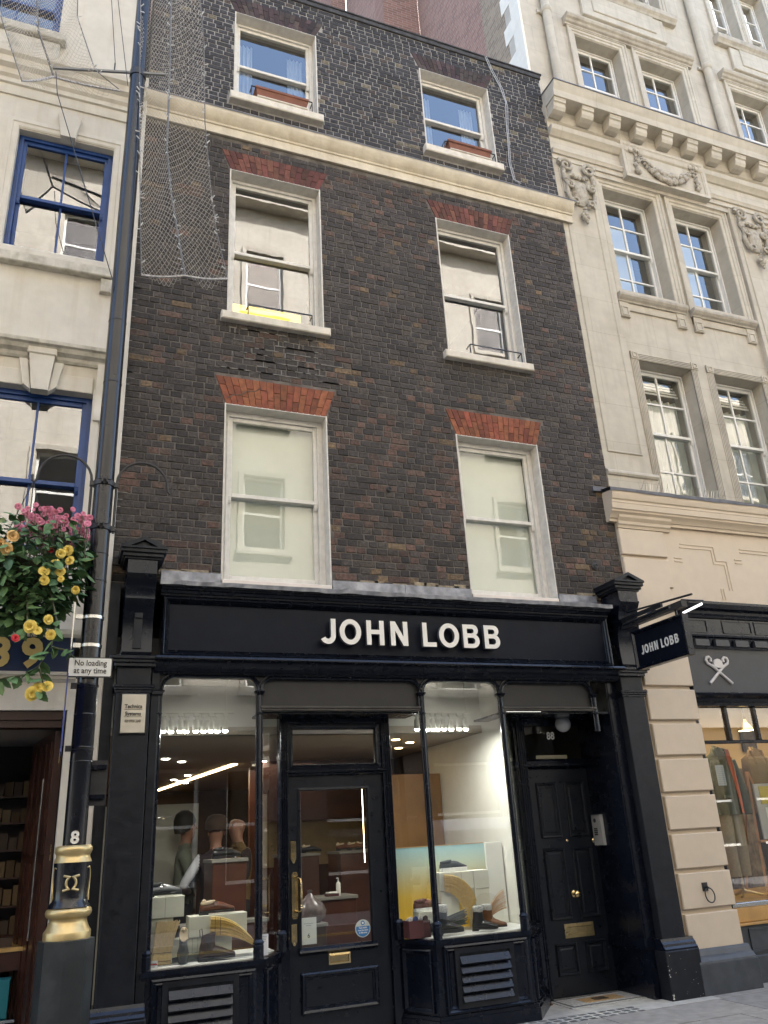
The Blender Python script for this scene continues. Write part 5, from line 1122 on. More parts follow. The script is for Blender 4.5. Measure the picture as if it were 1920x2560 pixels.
def rebar(sg, tip):
    P0 = [(PXc+sg*0.10, PYc, 4.05), (PXc+sg*0.10, PYc, 4.46)]
    pts = [(PXc+sg*0.10+sg*0.21*(1-math.cos(t)), PYc, 4.50+0.22*math.sin(t)) for t in [PI*i/12 for i in range(0, 12)]]
    pts += [(PXc+sg*0.525, PYc, 4.47), (PXc+sg*0.54, PYc, 4.45), (PXc+sg*0.555, PYc, 4.46), (PXc+sg*0.56, PYc, 4.51)]
    return MB().tube(P0+pts, 0.011, 7)
for sg in (-1, 1): obj('hook_arm', rebar(sg, 0), IRON, lp, smooth=True)
for z in (3.325, 3.10): obj('steel_band', MB().lathe([(0.079, z-0.013), (0.0835, z-0.012), (0.0835, z+0.012), (0.079, z+0.013)], PXc, PYc, 24).box(PXc-0.13, PXc-0.075, PYc-0.05, PYc-0.02, z-0.016, z+0.016), STEEL, lp, smooth=True)
for z in (2.79, 2.33): obj('steel_band', MB().lathe([(0.08, z-0.01), (0.083, z)], PXc, PYc, 24).box(PXc-0.12, PXc-0.076, PYc-0.05, PYc-0.015, z-0.02, z+0.02), IRON, lp)
sg_ = thing('parking_sign', 'white plate reading No loading at any time strapped to the lamp post', 'sign', (0.185, -1.0, 2.85))
def rrect(x0, x1, z0, z1, r): return arc(x1-r, z1-r, r, 0, PI/2, 5)+arc(x0+r, z1-r, r, PI/2, PI, 5)+arc(x0+r, z0+r, r, PI, 1.5*PI, 5)+arc(x1-r, z0+r, r, 1.5*PI, 2*PI, 5)
obj('plate', MB().prism(rrect(0.022, 0.345, 2.843, 2.997, 0.014), 'y', -1.0, -0.992), mat('sign_black', (0.02, 0.02, 0.022), 0.35), sg_)
obj('white_field', MB().prism(rrect(0.031, 0.336, 2.852, 2.988, 0.010), 'y', -1.003, -1.0005), mat('sign_white', (0.74, 0.74, 0.70), 0.4, var=0.03), sg_)
for tx, z in (('No loading', 2.950), ('at any time', 2.892)): obj('lettering', text_mesh('lettering', tx, 0.061, 0.002, bold=0.0007, xs=0.86), IRON, sg_, loc=(0.186, -1.0045, z))
for lbl, x, z0, z1, m_, yy in (('tall thin sign seen edge-on strapped to the lamp post above the white plate', 0.035, 3.02, 3.36, STEEL, -0.95), ('blue and yellow sign seen edge-on strapped to the lamp post below the white plate', 0.03, 2.28, 2.83, mat('sign_blue', (0.06, 0.09, 0.30), 0.35), -0.95)):
    t = thing('edge_on_sign', lbl, 'sign', (x, yy, z0))
    obj('plate', MB().box(x-0.005, x+0.004, yy-0.28, yy+0.02, z0, z1), m_, t)
    if z0 < 2.5: obj('yellow_panel', MB().box(x-0.008, x-0.0055, yy-0.27, yy+0.01, z0+0.28, z0+0.45), mat('sign_yellow', (0.65, 0.50, 0.12), 0.4), t)
bp_ = thing('black_plate', 'blank black sign plate strapped behind the lamp post above the number 8', 'sign', (0.32, -0.86, 1.93))
obj('plate', MB().prism(rrect(0.20, 0.372, 1.93, 2.25, 0.015), 'y', -0.868, -0.86), IRON, bp_)
for z in (2.20, 1.99): obj('channel', MB().box(0.26, 0.36, -0.90, -0.869, z-0.015, z+0.015), BLACK, bp_)

# ------------------------------------------------------------------ hanging basket on the left hook
hb = thing('hanging_basket', 'hanging basket of pink and yellow begonias on the lamp post hook', 'flower basket', (-0.36, -0.9, 3.0))
BX, BY = -0.37, -0.9
hook_x = PXc-0.545
obj('chain', MB().tube([(hook_x, BY, 4.45), (BX-0.2, BY-0.1, 3.75)], 0.004, 4).tube([(hook_x, BY, 4.45), (BX+0.2, BY-0.1, 3.75)], 0.004, 4).tube([(hook_x, BY, 4.45), (BX, BY+0.2, 3.75)], 0.004, 4), IRON, hb)
obj('bowl', MB().lathe([(0.03, 3.42), (0.14, 3.46), (0.21, 3.56), (0.245, 3.72)], BX, BY, 18), mat('moss_liner', (0.05, 0.045, 0.025), 0.95, var=0.4), hb)
LEAFS = [mat('leaf_green', (0.085, 0.17, 0.06), 0.65, var=0.3, vscale=12), mat('leaf_light', (0.13, 0.22, 0.08), 0.65, var=0.3, vscale=12), mat('leaf_dark', (0.032, 0.085, 0.04), 0.6, var=0.3), mat('leaf_yellow', (0.16, 0.20, 0.045), 0.5, var=0.3)]
def leaf_mesh(m_, n, w, L_, fold):
    pr = [(0, 0.02), (0.12, 0.55), (0.3, 0.95), (0.42, 0.8), (0.5, 1.0), (0.65, 0.72), (0.78, 0.6), (0.9, 0.25), (1.0, 0.0)]
    vs = []; 
    for t, k in pr: dz = -fold*t*t; vs += [(t*L_, -w*k, dz-0.25*w*k), (t*L_, 0, dz), (t*L_, w*k, dz-0.25*w*k)]
    fs_ = []
    for i in range(len(pr)-1): a = 3*i; fs_ += [(a, a+3, a+4, a+1), (a+1, a+4, a+5, a+2)]
    me = bpy.data.meshes.new('leaf'); me.from_pydata(vs, [], fs_); me.materials.append(m_); me.update(); return me
LM = [leaf_mesh(m_, 0, 0.030, 0.085, f) for m_ in LEAFS for f in (0.02, 0.04)]
fol = MB(); rr = random.Random(21); cnt = 0
def put_leaf(p, az, el, s, mi, own):
    if own:
        o = obj('leaf', LM[mi], None, hb, loc=p); o.rotation_euler = (rr.uniform(-0.7, 0.7), -el, az); o.scale = (s, s, s)
    else:
        M_ = Matrix.Translation(p) @ Matrix.Rotation(az, 4, 'Z') @ Matrix.Rotation(-el, 4, 'Y') @ Matrix.Rotation(rr.uniform(-.7, .7), 4, 'X') @ Matrix.Scale(s, 4)
        o_ = len(fol.v); fol.v.extend([(M_ @ v.co)[:] for v in LM[mi].vertices]); fol.f.extend([tuple(i+o_ for i in q.vertices) for q in LM[mi].polygons])
for i in range(1900):
    a = rr.uniform(0, 2*PI); z = rr.uniform(-0.42, 0.34); R_ = (0.50-0.30*max(0, -z/0.42)**1.5-0.06*max(0, z/0.34))*rr.uniform(0.45, 1.03)
    p = Vector((BX+R_*math.cos(a), BY+R_*math.sin(a), 3.66+z)); front = -math.sin(a)*R_
    own = i % 4 == 0 and front > 0.05 and cnt < 230
    if own: cnt += 1
    put_leaf(p, a+rr.uniform(-0.9, 0.9), rr.uniform(-0.9, 0.5), rr.uniform(0.5, 1.35), rr.choices(range(8), [4, 4, 2, 2, 5, 5, .4, .4])[0], own)
stems = MB()
TR = [[(-0.15, -1.2, 3.45), (-0.08, -1.28, 3.2), (-0.10, -1.3, 3.0), (-0.17, -1.3, 2.86), (-0.26, -1.28, 2.80)], [(-0.30, -1.2, 3.4), (-0.28, -1.3, 3.2), (-0.30, -1.32, 3.05)], [(-0.17, -1.3, 2.86), (-0.13, -1.32, 2.74), (-0.16, -1.32, 2.64)], [(-0.26, -1.28, 2.80), (-0.38, -1.28, 2.78), (-0.5, -1.28, 2.74)], [(-0.10, -1.3, 3.0), (0.02, -1.28, 2.98), (0.06, -1.27, 2.93)]]
for t in TR:
    stems.tube(t, [0.008-0.004*i/(len(t)-1) for i in range(len(t))], 5)
    for k in range(len(t)-1):
        for q in range(4):
            p = Vector(t[k]).lerp(Vector(t[k+1]), q/4); put_leaf(p, rr.uniform(0, 6.3), rr.uniform(-0.8, 0.2), rr.uniform(0.7, 1.4), rr.choice((0, 1, 2, 3)), True)
fo = obj('foliage', fol, LEAFS[0], hb, recalc=False); fo['kind'] = 'stuff'
def flower(p, r, m_, m2=None, n=3, name='flower'):
    f = MB()
    for layer in range(n):
        k = 7-layer; rl = r*(1.1-0.3*layer)*rr.uniform(0.85, 1.15); el = 0.12+0.5*layer+rr.uniform(-.1, .1)
        for i in range(k):
            a = 2*PI*i/k+layer*0.5+rr.uniform(-.15, .15); ce, se = math.cos(el), math.sin(el); vs = []
            for t, w in ((0.05, 0.12), (0.45, 0.42), (0.8, 0.5), (1.0, 0.22)):
                for sgn in (-1, 1):
                    x, y, z = rl*t*ce, sgn*rl*w, rl*t*se+rl*0.12*math.sin(t*3)
                    vs.append((x*math.cos(a)-y*math.sin(a), x*math.sin(a)+y*math.cos(a), z))
            f.add(vs, [(0, 2, 3, 1), (2, 4, 5, 3), (4, 6, 7, 5)])
    d = (camp-Vector(p)).normalized()+Vector((rr.uniform(-.5, .5), rr.uniform(-.3, .3), rr.uniform(-0.1, .6))); q = d.to_track_quat('Z', 'Y').to_matrix().to_4x4()
    f.tr(lambda v: (Vector(p)+q @ Vector(v))[:]); return obj(name, f, m_, hb, recalc=False)
YEL = mat('yellow_petal', (0.80, 0.60, 0.12), 0.6, var=0.2, vscale=40); ORA = mat('apricot_petal', (0.78, 0.47, 0.17), 0.6, var=0.2, vscale=40); RED = mat('red_petal', (0.45, 0.015, 0.02), 0.6, var=0.2); PNK = mat('pink_petal', (0.62, 0.20, 0.30), 0.6, var=0.25, vscale=60)
for p, r, m_ in [((-0.10, -1.33, 3.70), .055, YEL), ((-0.05, -1.3, 3.74), .05, YEL), ((-0.13, -1.34, 3.62), .05, YEL), ((-0.09, -1.33, 3.56), .05, YEL), ((-0.03, -1.3, 3.66), .045, YEL), ((-0.20, -1.35, 3.55), .05, YEL), ((-0.19, -1.35, 3.48), .05, YEL), ((-0.08, -1.34, 3.50), .04, YEL),
                 ((-0.14, -1.34, 3.19), .045, YEL), ((-0.25, -1.36, 3.13), .06, YEL), ((-0.20, -1.36, 3.10), .045, YEL), ((-0.11, -1.34, 3.08), .055, YEL), ((-0.20, -1.34, 2.66), .065, YEL), ((-0.16, -1.33, 2.70), .05, YEL), ((-0.10, -1.33, 2.71), .055, YEL), ((-0.5, -1.3, 2.73), .045, YEL),
                 ((-0.44, -1.36, 3.80), .06, ORA), ((-0.47, -1.36, 3.70), .06, ORA), ((-0.52, -1.34, 3.75), .06, ORA), ((0.03, -1.24, 3.45), .045, YEL),
                 ((-0.17, -1.34, 3.72), .035, RED), ((-0.34, -1.37, 3.04), .045, RED)]:
    flower(p, r*0.66, m_)
for i in range(170):
    x = rr.uniform(-0.45, 0.09); y = rr.uniform(-1.2, -0.8); z = 3.92+rr.uniform(0.0, 0.24)-0.2*max(0, x+0.15)*rr.random()
    stems.tube([(x+rr.uniform(-.03, .03), y, z-0.25), (x, y, z)], 0.0025, 4, cap=False); flower((x, y, z), rr.uniform(0.016, 0.026), PNK, n=2)
obj('stem', stems, mat('stem_brown', (0.07, 0.075, 0.03), 0.6), hb)

# ------------------------------------------------------------------ net light panels on the cross arm, wires
ca_ = thing('net_cross_arm', 'thin steel cross arm clamped high on the lamp post', 'bracket', (0.17, -0.93, 9.23))
obj('bar', MB().tube([(-0.66, -0.72, 9.23), (0.50, -1.02, 9.23)], 0.018, 6), mat('galvanised', (0.20, 0.21, 0.22), 0.5, metal=0.5), ca_)
obj('clamp', MB().lathe([(0.085, 9.19), (0.085, 9.27)], PXc, PYc, 16).tube([(-0.06, -0.87, 9.25), (-0.06, -0.87, 9.36)], 0.008, 5), IRON, ca_)
NETM = mat('pale_net_cord', (0.46, 0.44, 0.40), 0.7); RODM = mat('net_rod', (0.13, 0.13, 0.13), 0.6, var=0.2)
BULB = mat('clear_bulb', (0.62, 0.63, 0.65), 0.2)
def net(name, label, edges, nu, nv, cw=0.0015, bulbs=60):
    """edges: list of edge polylines (top to bottom), a net of diamond mesh is strung between neighbours"""
    t = thing(name, label, 'net', (edges[0][-1][0], edges[0][-1][1], edges[0][-1][2]))
    def samp(pl, u):
        P = [Vector(p) for p in pl]; L_ = [(P[i+1]-P[i]).length for i in range(len(P)-1)]; s = u*sum(L_)
        for i, l in enumerate(L_):
            if s <= l or i == len(L_)-1: return P[i].lerp(P[i+1], min(1, s/l if l else 0))
            s -= l
    panel = MB(); q_ = random.Random(1)
    for e in range(len(edges)-1):
        def pt(u, v):
            a, b = samp(edges[e], v), samp(edges[e+1], v); p = a.lerp(b, u); sag = 0.09*math.sin(PI*u)
            return p+Vector((0, sag+0.02*math.sin(v*17+u*4), -0.05*math.sin(PI*u)*v+0.03*math.sin(v*19+u*6+e)*math.sin(PI*u)))
        seg = nu*2
        for dr in (1, -1):
            for k in range(-nu, nv+nu):
                pts = []
                for i in range(seg+1):
                    u = i/seg; v = (k+dr*u*nu)/nv
                    if 0 <= v <= 1: pts.append(pt(u, v))
                if len(pts) > 1: panel.tube(pts, cw, 3, cap=False)
    pn = obj('mesh', panel, NETM, t, recalc=False); pn['kind'] = 'stuff'
    for i, e in enumerate(edges): obj('edge_rod', MB().tube(e, 0.011 if 0 < i < len(edges)-1 else 0.006, 5), RODM, t)
    bot = []
    for e in range(len(edges)-1): bot += [Vector(edges[e][-1]).lerp(Vector(edges[e+1][-1]), k/6)+Vector((0, 0, -0.02*math.sin(PI*k/6))) for k in range(7)]
    obj('hem', MB().tube(bot, 0.012, 5), mat('frosted_tinsel', (0.42, 0.42, 0.44), 0.4, var=0.5, vscale=60, bump=0.01, bscale=90), t)
    bl = MB()
    for i in range(bulbs):
        e = q_.choice(edges); p = samp(e, q_.random()); d = Vector((q_.uniform(-1, 1), q_.uniform(-1, 0), q_.uniform(-0.6, 0.6))).normalized()*0.045
        bl.tube([p, p+d], 0.006, 4)
    obj('fairy_light', bl, BULB, t)['kind'] = 'stuff'
net('light_net', 'long pale net panel with fairy lights hanging in front of the brick wall', [[(0.11, -0.98, 10.9), (0.19, -0.98, 9.2), (0.25, -0.99, 8.15), (0.31, -0.99, 7.2), (0.352, -0.99, 6.62)], [(0.43, -1.05, 11.0), (0.49, -1.04, 9.23), (0.505, -1.06, 8.15), (0.575, -1.06, 7.58), (0.74, -1.06, 6.65)], [(0.73, -0.98, 11.1), (0.84, -0.98, 9.88), (0.885, -0.98, 8.72), (0.96, -0.98, 7.91), (1.035, -0.98, 7.34), (1.16, -0.98, 6.77)]], 9, 66, cw=0.0017, bulbs=110)
net('light_net', 'short curved net panel hanging in front of the stucco building', [[(-1.25, -0.85, 10.4), (-1.19, -0.85, 9.6), (-0.91, -0.85, 8.80)], [(-0.93, -0.75, 10.4), (-0.85, -0.74, 9.7), (-0.64, -0.73, 9.1)], [(-0.52, -0.85, 10.5), (-0.48, -0.85, 9.9), (-0.25, -0.86, 9.2), (0.02, -0.88, 8.98)]], 11, 27, cw=0.0022, bulbs=30)
def wire(label, pts, r=0.004): tag(obj('wire', MB().tube(pts, r, 5), IRON), label, 'wire', 'wires by the lamp post')
wire('thin dark wire slanting from the short net down to the lamp post', [(-0.62, -0.8, 9.1), (-0.575, -0.85, 8.75), (0.11, -0.96, 6.5), (0.115, -0.95, 6.4)], 0.005)
wire('dark wire rising from the cross arm turnbuckle towards the sky', [(-0.06, -0.88, 9.36), (-0.165, -0.9, 10.3), (-0.4, -0.9, 12.5)])
wire('second dark wire rising close beside the lamp post', [(0.085, -0.95, 9.0), (-0.10, -0.92, 10.3), (-0.4, -0.9, 12.6)])

# ------------------------------------------------------------------ red brick block behind the roof
RB = brick_tex('red_bricks_x', (0.31, 0.165, 0.12), (0.22, 0.115, 0.085), (0.34, 0.28, 0.24), 'X'); RBY = brick_tex('red_bricks_y', (0.34, 0.19, 0.14), (0.24, 0.13, 0.098), (0.36, 0.30, 0.26), 'Y')
rb = thing('red_brick_block', 'tall red brick building rising behind the parapet of the brick house', 'building', (6, 4, 0))
obj('flank', MB().box(RX0+0.02, RX0+0.3, 1.301, 3.75, 10, 23), RBY, rb)
obj('wall', MB().box(4.95, RX0+0.3, 3.0, 3.3, 10, 23) if False else MB().box(5.30, RX0+0.02, 3.751, 4.2, 10, 23), RB, rb)
obj('flank', MB().box(5.30, 5.5, 4.201, 6.0, 10, 25), RBY, rb); obj('wall', MB().box(4.9, 5.29, 6.0, 6.4, 10, 27), RB, rb); obj('flank', MB().box(4.9, 5.1, 6.401, 9.5, 10, 28), RBY, rb); obj('wall', MB().box(-2, 4.9, 9.5, 10, 10, 28), RB, rb)

# ------------------------------------------------------------------ the opposite side of the street (seen mirrored in the glass)
OY = -11.6
DARKG = glass('far_window_glass', k=1.8, base=0.08); SLATE = mat('slate_roof', (0.045, 0.047, 0.055), 0.7, var=0.3, vscale=6, bump=0.003)
def opp(label, x0, x1, ze, fl, bays, roof, m_=STONE):
    t = thing('opposite_building', label, 'building', ((x0+x1)/2, OY, 0), 'buildings across the street')
    holes = []; bw = (x1-x0)/bays
    for f in range(fl):
        for b_ in range(bays):
            cx = x0+bw*(b_+0.5); z = 5.0+f*(ze-5.2)/fl; holes.append((cx-0.55, cx+0.55, z, z+2.0))
    for b_ in range(bays): cx = x0+bw*(b_+0.5); holes.append((cx-bw*0.38, cx+bw*0.38, 0.8, 3.2))
    obj('wall', MB().wall(x0, x1, 0, ze, OY, OY-0.4, holes), m_, t)
    obj('shopfront', MB().wall(x0, x1, 0, 3.95, OY+0.10, OY+0.02, holes[fl*bays:]), CHAR, t)  # unseen dark ground storey, added to cut the warm wash in the shop glass
    obj('rooms', MB().box(x0, x1, OY-1.5, OY-1.4, 0, ze), ROOMD, t)
    c = MB().box(x0, x1, OY, OY+0.45, ze-0.25, ze); c.box(x0, x1, OY, OY+0.2, 4.0, 4.35)
    obj('cornice', c, m_, t)
    for h in holes:
        f_ = MB().frame(*h, [(0, OY-0.12), (0, OY-0.2), (0.06, OY-0.2), (0.06, OY-0.12)]); f_.box(h[0]+0.06, h[1]-0.06, OY-0.18, OY-0.14, (h[2]+h[3])/2-0.03, (h[2]+h[3])/2+0.03); w = obj('window', f_, WHITEF, t)
        obj('pane', MB().add([(h[0], OY-0.16, h[2]), (h[1], OY-0.16, h[2]), (h[1], OY-0.16, h[3]), (h[0], OY-0.16, h[3])], [(0, 1, 2, 3)]), DARKG, w, recalc=False)
        if h[2] > 4: obj('surround', MB().frame(h[0]-0.15, h[1]+0.15, h[2]-0.12, h[3]+0.15, [(0, OY), (0, OY+0.07), (0.13, OY+0.05), (0.13, OY)]).box(h[0]-0.2, h[1]+0.2, OY, OY+0.16, h[2]-0.2, h[2]-0.121), m_, w)
    if roof:
        r = obj('roof', MB().mould([(OY-0.1, ze), (OY-1.4, ze+roof), (OY-6, ze+roof+0.3), (OY-6, ze)], x0, x1), SLATE, t)
        for b_ in range(bays):
            cx = x0+bw*(b_+0.5); obj('dormer', MB().box(cx-0.5, cx+0.5, OY-1.5, OY-0.3, ze+0.3, ze+1.7).frame(cx-0.5, cx+0.5, ze+0.3, ze+1.7, [(0, OY-0.3), (0, OY-0.22), (0.12, OY-0.22), (0.12, OY-0.3)]), WHITEF, r)
    else: obj('roof', MB().box(x0, x1, OY-8, OY-0.4, ze-0.2, ze+0.05), SLATE, t)
opp('cream stone block across the street with a slate mansard roof', -12, 13.5, 20.0, 4, 10, 2.4)
opp('lower cream stone block across the street with a flat roof', 13.5, 34, 15.8, 3, 8, 0)
opp('brown brick block far along the opposite side of the street', -34, -12, 17, 4, 8, 2.0, m_=mat('opp_brick', (0.20, 0.13, 0.09), 0.85, var=0.2))
# a parked white van and railings across the road, mirrored in the shop glass
cv = thing('parked_van', 'white van parked across the road and mirrored in the shop glass', 'van', (9, -8.2, 0))
bd = [(-8.9, 0.25), (-8.95, 0.9), (-8.85, 1.75), (-8.7, 1.95), (-7.5, 1.95), (-7.35, 1.75), (-7.25, 0.9), (-7.3, 0.25)]
obj('body', MB().mould([(p[0], p[1]-0.13) for p in bd], 6.9, 10.6), mat('van_white', (0.7, 0.7, 0.7), 0.3, coat=0.5), cv)
obj('bonnet', MB().mould([(-8.85, 0.15), (-8.85, 0.9), (-8.7, 1.0), (-7.45, 1.0), (-7.3, 0.9), (-7.3, 0.15)], 10.6, 11.4), mat('van_white', (0.7, 0.7, 0.7)), cv)
obj('window', MB().box(9.5, 10.3, -7.275, -7.26, 1.0, 1.55), mat('van_glass', (0.02, 0.02, 0.025), 0.05), cv)
for x in (7.6, 10.6):
    for y in (-7.33, -8.85): obj('wheel', MB().lathe([(0.33, 0), (0.33, 0.2)], 0, 0, 20).tr(lambda p, x=x, y=y: (x+p[0], y+(p[2] if y > -8 else -p[2]+0.2)-0.1, 0.2+p[1])), IRON, cv)
# ------------------------------------------------------------------ inside the shoe shop
inn = thing('shop_interior', 'panelled interior of the shoe shop with a pale ceiling seen through the glass', 'interior', (2.5, 4, 0))
WWALL = mat('white_partition', (0.70, 0.70, 0.65), 0.8, var=0.03); WCEIL = mat('white_ceiling', (0.66, 0.66, 0.62), 0.9)
DKWALL = mat('dark_panelling', (0.045, 0.025, 0.018), 0.6, var=0.2); CHERRY = mat('cherry_panelling', (0.075, 0.024, 0.013), 0.4, var=0.25, vscale=2.5, streak=0.4, stainc=(0.09, 0.025, 0.012))
FLOORW = mat('walnut_floor', (0.11, 0.055, 0.03), 0.4, var=0.3, vscale=5)
obj('floor', MB().box(0.35, 4.7, 0.36, 9.6, -0.03, 0.012), FLOORW, inn)
obj('ceiling', MB().box(0.35, 4.7, 0.75, 9.6, 2.62, 2.70), mat('beige_ceiling', (0.42, 0.37, 0.31), 0.9), inn)
obj('window_ceiling', MB().box(0.35, 4.7, -0.04, 0.75, 3.10, 3.14), WCEIL, inn)
obj('bulkhead', MB().box(0.35, 4.7, 0.751, 0.83, 2.62, 3.10), WCEIL, inn)
obj('back_wall', MB().box(0.35, 4.7, 9.6, 9.7, 0, 2.7), DKWALL, inn)
obj('side_wall', MB().box(0.34, 0.42, 0.0, 9.6, 0, 3.1), DKWALL, inn)
obj('partition', MB().box(4.42, 4.50, 0.30, 2.3, 0.0, 3.1).box(4.72, 4.76, 0.5, 4.0, 0, 2.75), WWALL, inn)
obj('side_wall', MB().box(4.5, 4.6, 2.3, 9.6, 0, 2.7), DKWALL, inn)
obj('hall_wall', MB().box(5.85, 5.9, 0.66, 4, 0, 2.8).box(4.76, 5.85, 4.0, 4.1, 0, 2.8).box(4.76, 5.85, 0.66, 4, 2.75, 2.8), mat('hall_beige', (0.16, 0.135, 0.11), 0.9), inn)
obj('pale_reflection_panel', MB().box(0.5, 1.62, 2.7, 2.75, 0, 2.08), mat('pale_screen_reflection', (0.45, 0.44, 0.38), 0.9, var=0.05, vscale=3), inn)  # pale screen, standing mostly for the opposite building's reflection in the glass
obj('cherry_panel', MB().box(2.6, 4.5, 3.6, 3.7, 1.86, 2.62).box(2.62, 3.1, 4.5, 4.6, 0, 2.62), CHERRY, inn)
obj('lit_recess', MB().box(2.6, 4.5, 3.75, 3.8, 1.3, 1.9), mat('ochre_wall', (0.28, 0.20, 0.09), 0.7, var=0.1), inn)
obj('cherry_panel', MB().box(3.76, 4.40, 1.9, 1.95, 0.9, 2.28), mat('amber_panel', (0.19, 0.095, 0.03), 0.45, var=0.3, vscale=2), inn)
LEDo = thing('led_strip', 'long warm LED strip glowing diagonally across the shop ceiling', 'light strip', (2.05, 6, 2.6))
obj('strip', MB().prism([(2.235, 3.86), (2.305, 3.86), (1.865, 8.9), (1.795, 8.9)], 'z', 2.605, 2.619), LEDW, LEDo)
tag(obj('led_strip', MB().box(3.235, 3.239, 1.5, 1.504, 1.35, 2.25), LEDW), 'thin vertical warm LED strip inside the shop door glass', 'light strip')
for i, (x, y) in enumerate(((1.5, 3.4), (1.25, 3.0), (2.6, 3.6), (1.9, 5.6), (1.8, 6.4), (1.95, 6.8), (2.1, 7.2), (3.6, 1.3), (3.9, 1.6), (4.0, 2.2))):
    tag(obj('downlight', MB().lathe([(0.045, 2.612), (0.045, 2.619)], x, y, 12), LAMPW if i < 7 else mat('warm_bulb', (1, .8, .5), emit=(1, 0.7, 0.35), estr=6)), 'small round recessed downlight in the beige shop ceiling', 'downlight', 'recessed downlights in the shop ceiling')
al = bpy.data.lights.new('shop_downlight', 'AREA'); al.energy = 6; al.size = 2.0; al.color = (1, 0.86, 0.68); ao = bpy.data.objects.new('shop_downlight', al); COL.objects.link(ao); ao.location = (2.3, 4.2, 2.58)
ck = thing('smoke_detector', 'white smoke detector on the shop ceiling near the end of the LED strip', 'detector', (2.5, 3.55, 2.6)); obj('dome', MB().lathe([(0.03, 2.55), (0.05, 2.56), (0.055, 2.60), (0.07, 2.605), (0.07, 2.619)], 2.5, 3.6, 14), WWALL, ck, smooth=True); obj('lens', MB().ball((2.6, 3.75, 2.60), 0.04, 10, 8), IRON, ck)
# track spotlights
def track(xs, y, label, group, tlabel):
    t0 = thing('light_track', tlabel, 'light track', (sum(xs)/len(xs), y, 2.78)); obj('rail', MB().box(min(xs)-0.08, max(xs)+0.08, y-0.016, y+0.016, 2.775, 2.795), WWALL, t0); obj('rod', MB().box(min(xs), min(xs)+0.01, y-0.005, y+0.005, 2.795, 3.1).box(max(xs), max(xs)+0.01, y-0.005, y+0.005, 2.795, 3.1), WWALL, t0)
    proto = None
    for i, x in enumerate(xs):
        if proto is None:
            t = thing('track_spotlight', label, 'spotlight', (x, y, 2.6), group)
            obj('adapter', MB().box(x-0.022, x+0.022, y-0.015, y+0.015, 2.745, 2.774), WWALL, t); obj('stem', MB().tube([(x, y, 2.745), (x, y, 2.705)], 0.008, 6), WWALL, t)
            obj('barrel', MB().lathe([(0.022, 2.715), (0.027, 2.70), (0.028, 2.615)], x, y, 14), WWALL, t, smooth=True); obj('lens', MB().lathe([(0.010, 2.596), (0.020, 2.600), (0.026, 2.608), (0.027, 2.6145)], x, y, 14), LAMPW, t); proto = (t, x)
        else: copy_tree(proto[0], (x-proto[1], (0.03 if i % 2 else 0), 0))
    l = bpy.data.lights.new('track_light', 'AREA'); l.shape = 'RECTANGLE'; l.size = max(xs)-min(xs); l.size_y = 0.05; l.energy = 7; l.color = (1, 0.96, 0.88)
    o = bpy.data.objects.new('track_light', l); COL.objects.link(o); o.location = ((max(xs)+min(xs))/2, y, 2.60); o.rotation_euler = (math.radians(-8), 0, 0)
track([0.90, 0.975, 1.055, 1.115, 1.20, 1.275, 1.34, 1.405, 1.475], 0.36, 'white track spotlight in the row behind the larger display window nearer the lamp post', 'spotlights in the window nearer the lamp post', 'white track on the ceiling of the window nearer the lamp post')
track([3.46, 3.585, 3.64, 3.71, 3.77, 3.865, 3.945, 4.04], 0.36, 'white track spotlight in the row behind the display window nearer the number 88 door', 'spotlights in the window nearer the number 88 door', 'white track on the ceiling of the window nearer the number 88 door')
# display platforms
WHD = mat('white_display', (0.74, 0.74, 0.70), 0.5, var=0.02)
tag(obj('display_platform', MB().prism([(0.79, -0.05), (1.69, -0.05), (1.93, 0.30), (1.93, 0.62), (0.79, 0.62)], 'z', 0.68, 0.732), WHD), 'white display platform in the shop window nearer the lamp post', 'platform')
tag(obj('display_platform', MB().prism([(3.14, 0.30), (3.33, -0.05), (4.22, -0.05), (4.41, 0.2), (4.41, 0.70), (3.14, 0.70)], 'z', 0.68, 0.732), WHD), 'white display platform in the shop window nearer the number 88 door', 'platform')
BOXW = mat('cream_box_board', (0.70, 0.69, 0.58), 0.7, var=0.04)
def box(label, *a, m=BOXW, seam=None):
    t = thing('display_box', label, 'box', ((a[0]+a[1])/2, (a[2]+a[3])/2, a[4]), 'cream display boxes in the shop windows'); obj('carton', MB().box(*a, 0.003), m, t)
    if seam: obj('seam', MB().box(seam-0.0015, seam+0.0015, a[2]-0.0006, a[2]+0.01, a[4]+0.002, a[5]-0.002), mat('seam_grey', (0.25, 0.25, 0.2), 0.8), t)
box('cream box carrying the grey loafer', 0.84, 1.115, 0.12, 0.32, 1.075, 1.235, seam=0.96)
box('narrow cream box standing behind the straight straw sheaf', 0.855, 1.03, 0.14, 0.30, 0.733, 1.073)
box('wide cream box carrying the brown monk shoe', 1.165, 1.655, 0.15, 0.33, 0.905, 1.065)
box('cream box under the wide box behind the grey oxford', 1.02, 1.24, 0.17, 0.32, 0.733, 0.903, seam=1.2)
box('cream box under the wide box behind the brown ankle boot', 1.243, 1.53, 0.17, 0.32, 0.733, 0.902)
box('upper cream box carrying the black trainer', 3.565, 3.93, 0.30, 0.48, 1.085, 1.245, seam=3.80)
box('upper cream box beside the black trainer box', 3.935, 4.10, 0.30, 0.48, 1.08, 1.245)
box('tall cream box behind the golden straw bend', 3.57, 3.76, 0.31, 0.48, 0.733, 1.08)
box('tall cream box behind the pair of lace-up boots', 3.94, 4.10, 0.31, 0.48, 0.733, 1.078)
box('low cream box under the burgundy trainer', 3.28, 3.45, 0.2, 0.34, 0.733, 0.93)
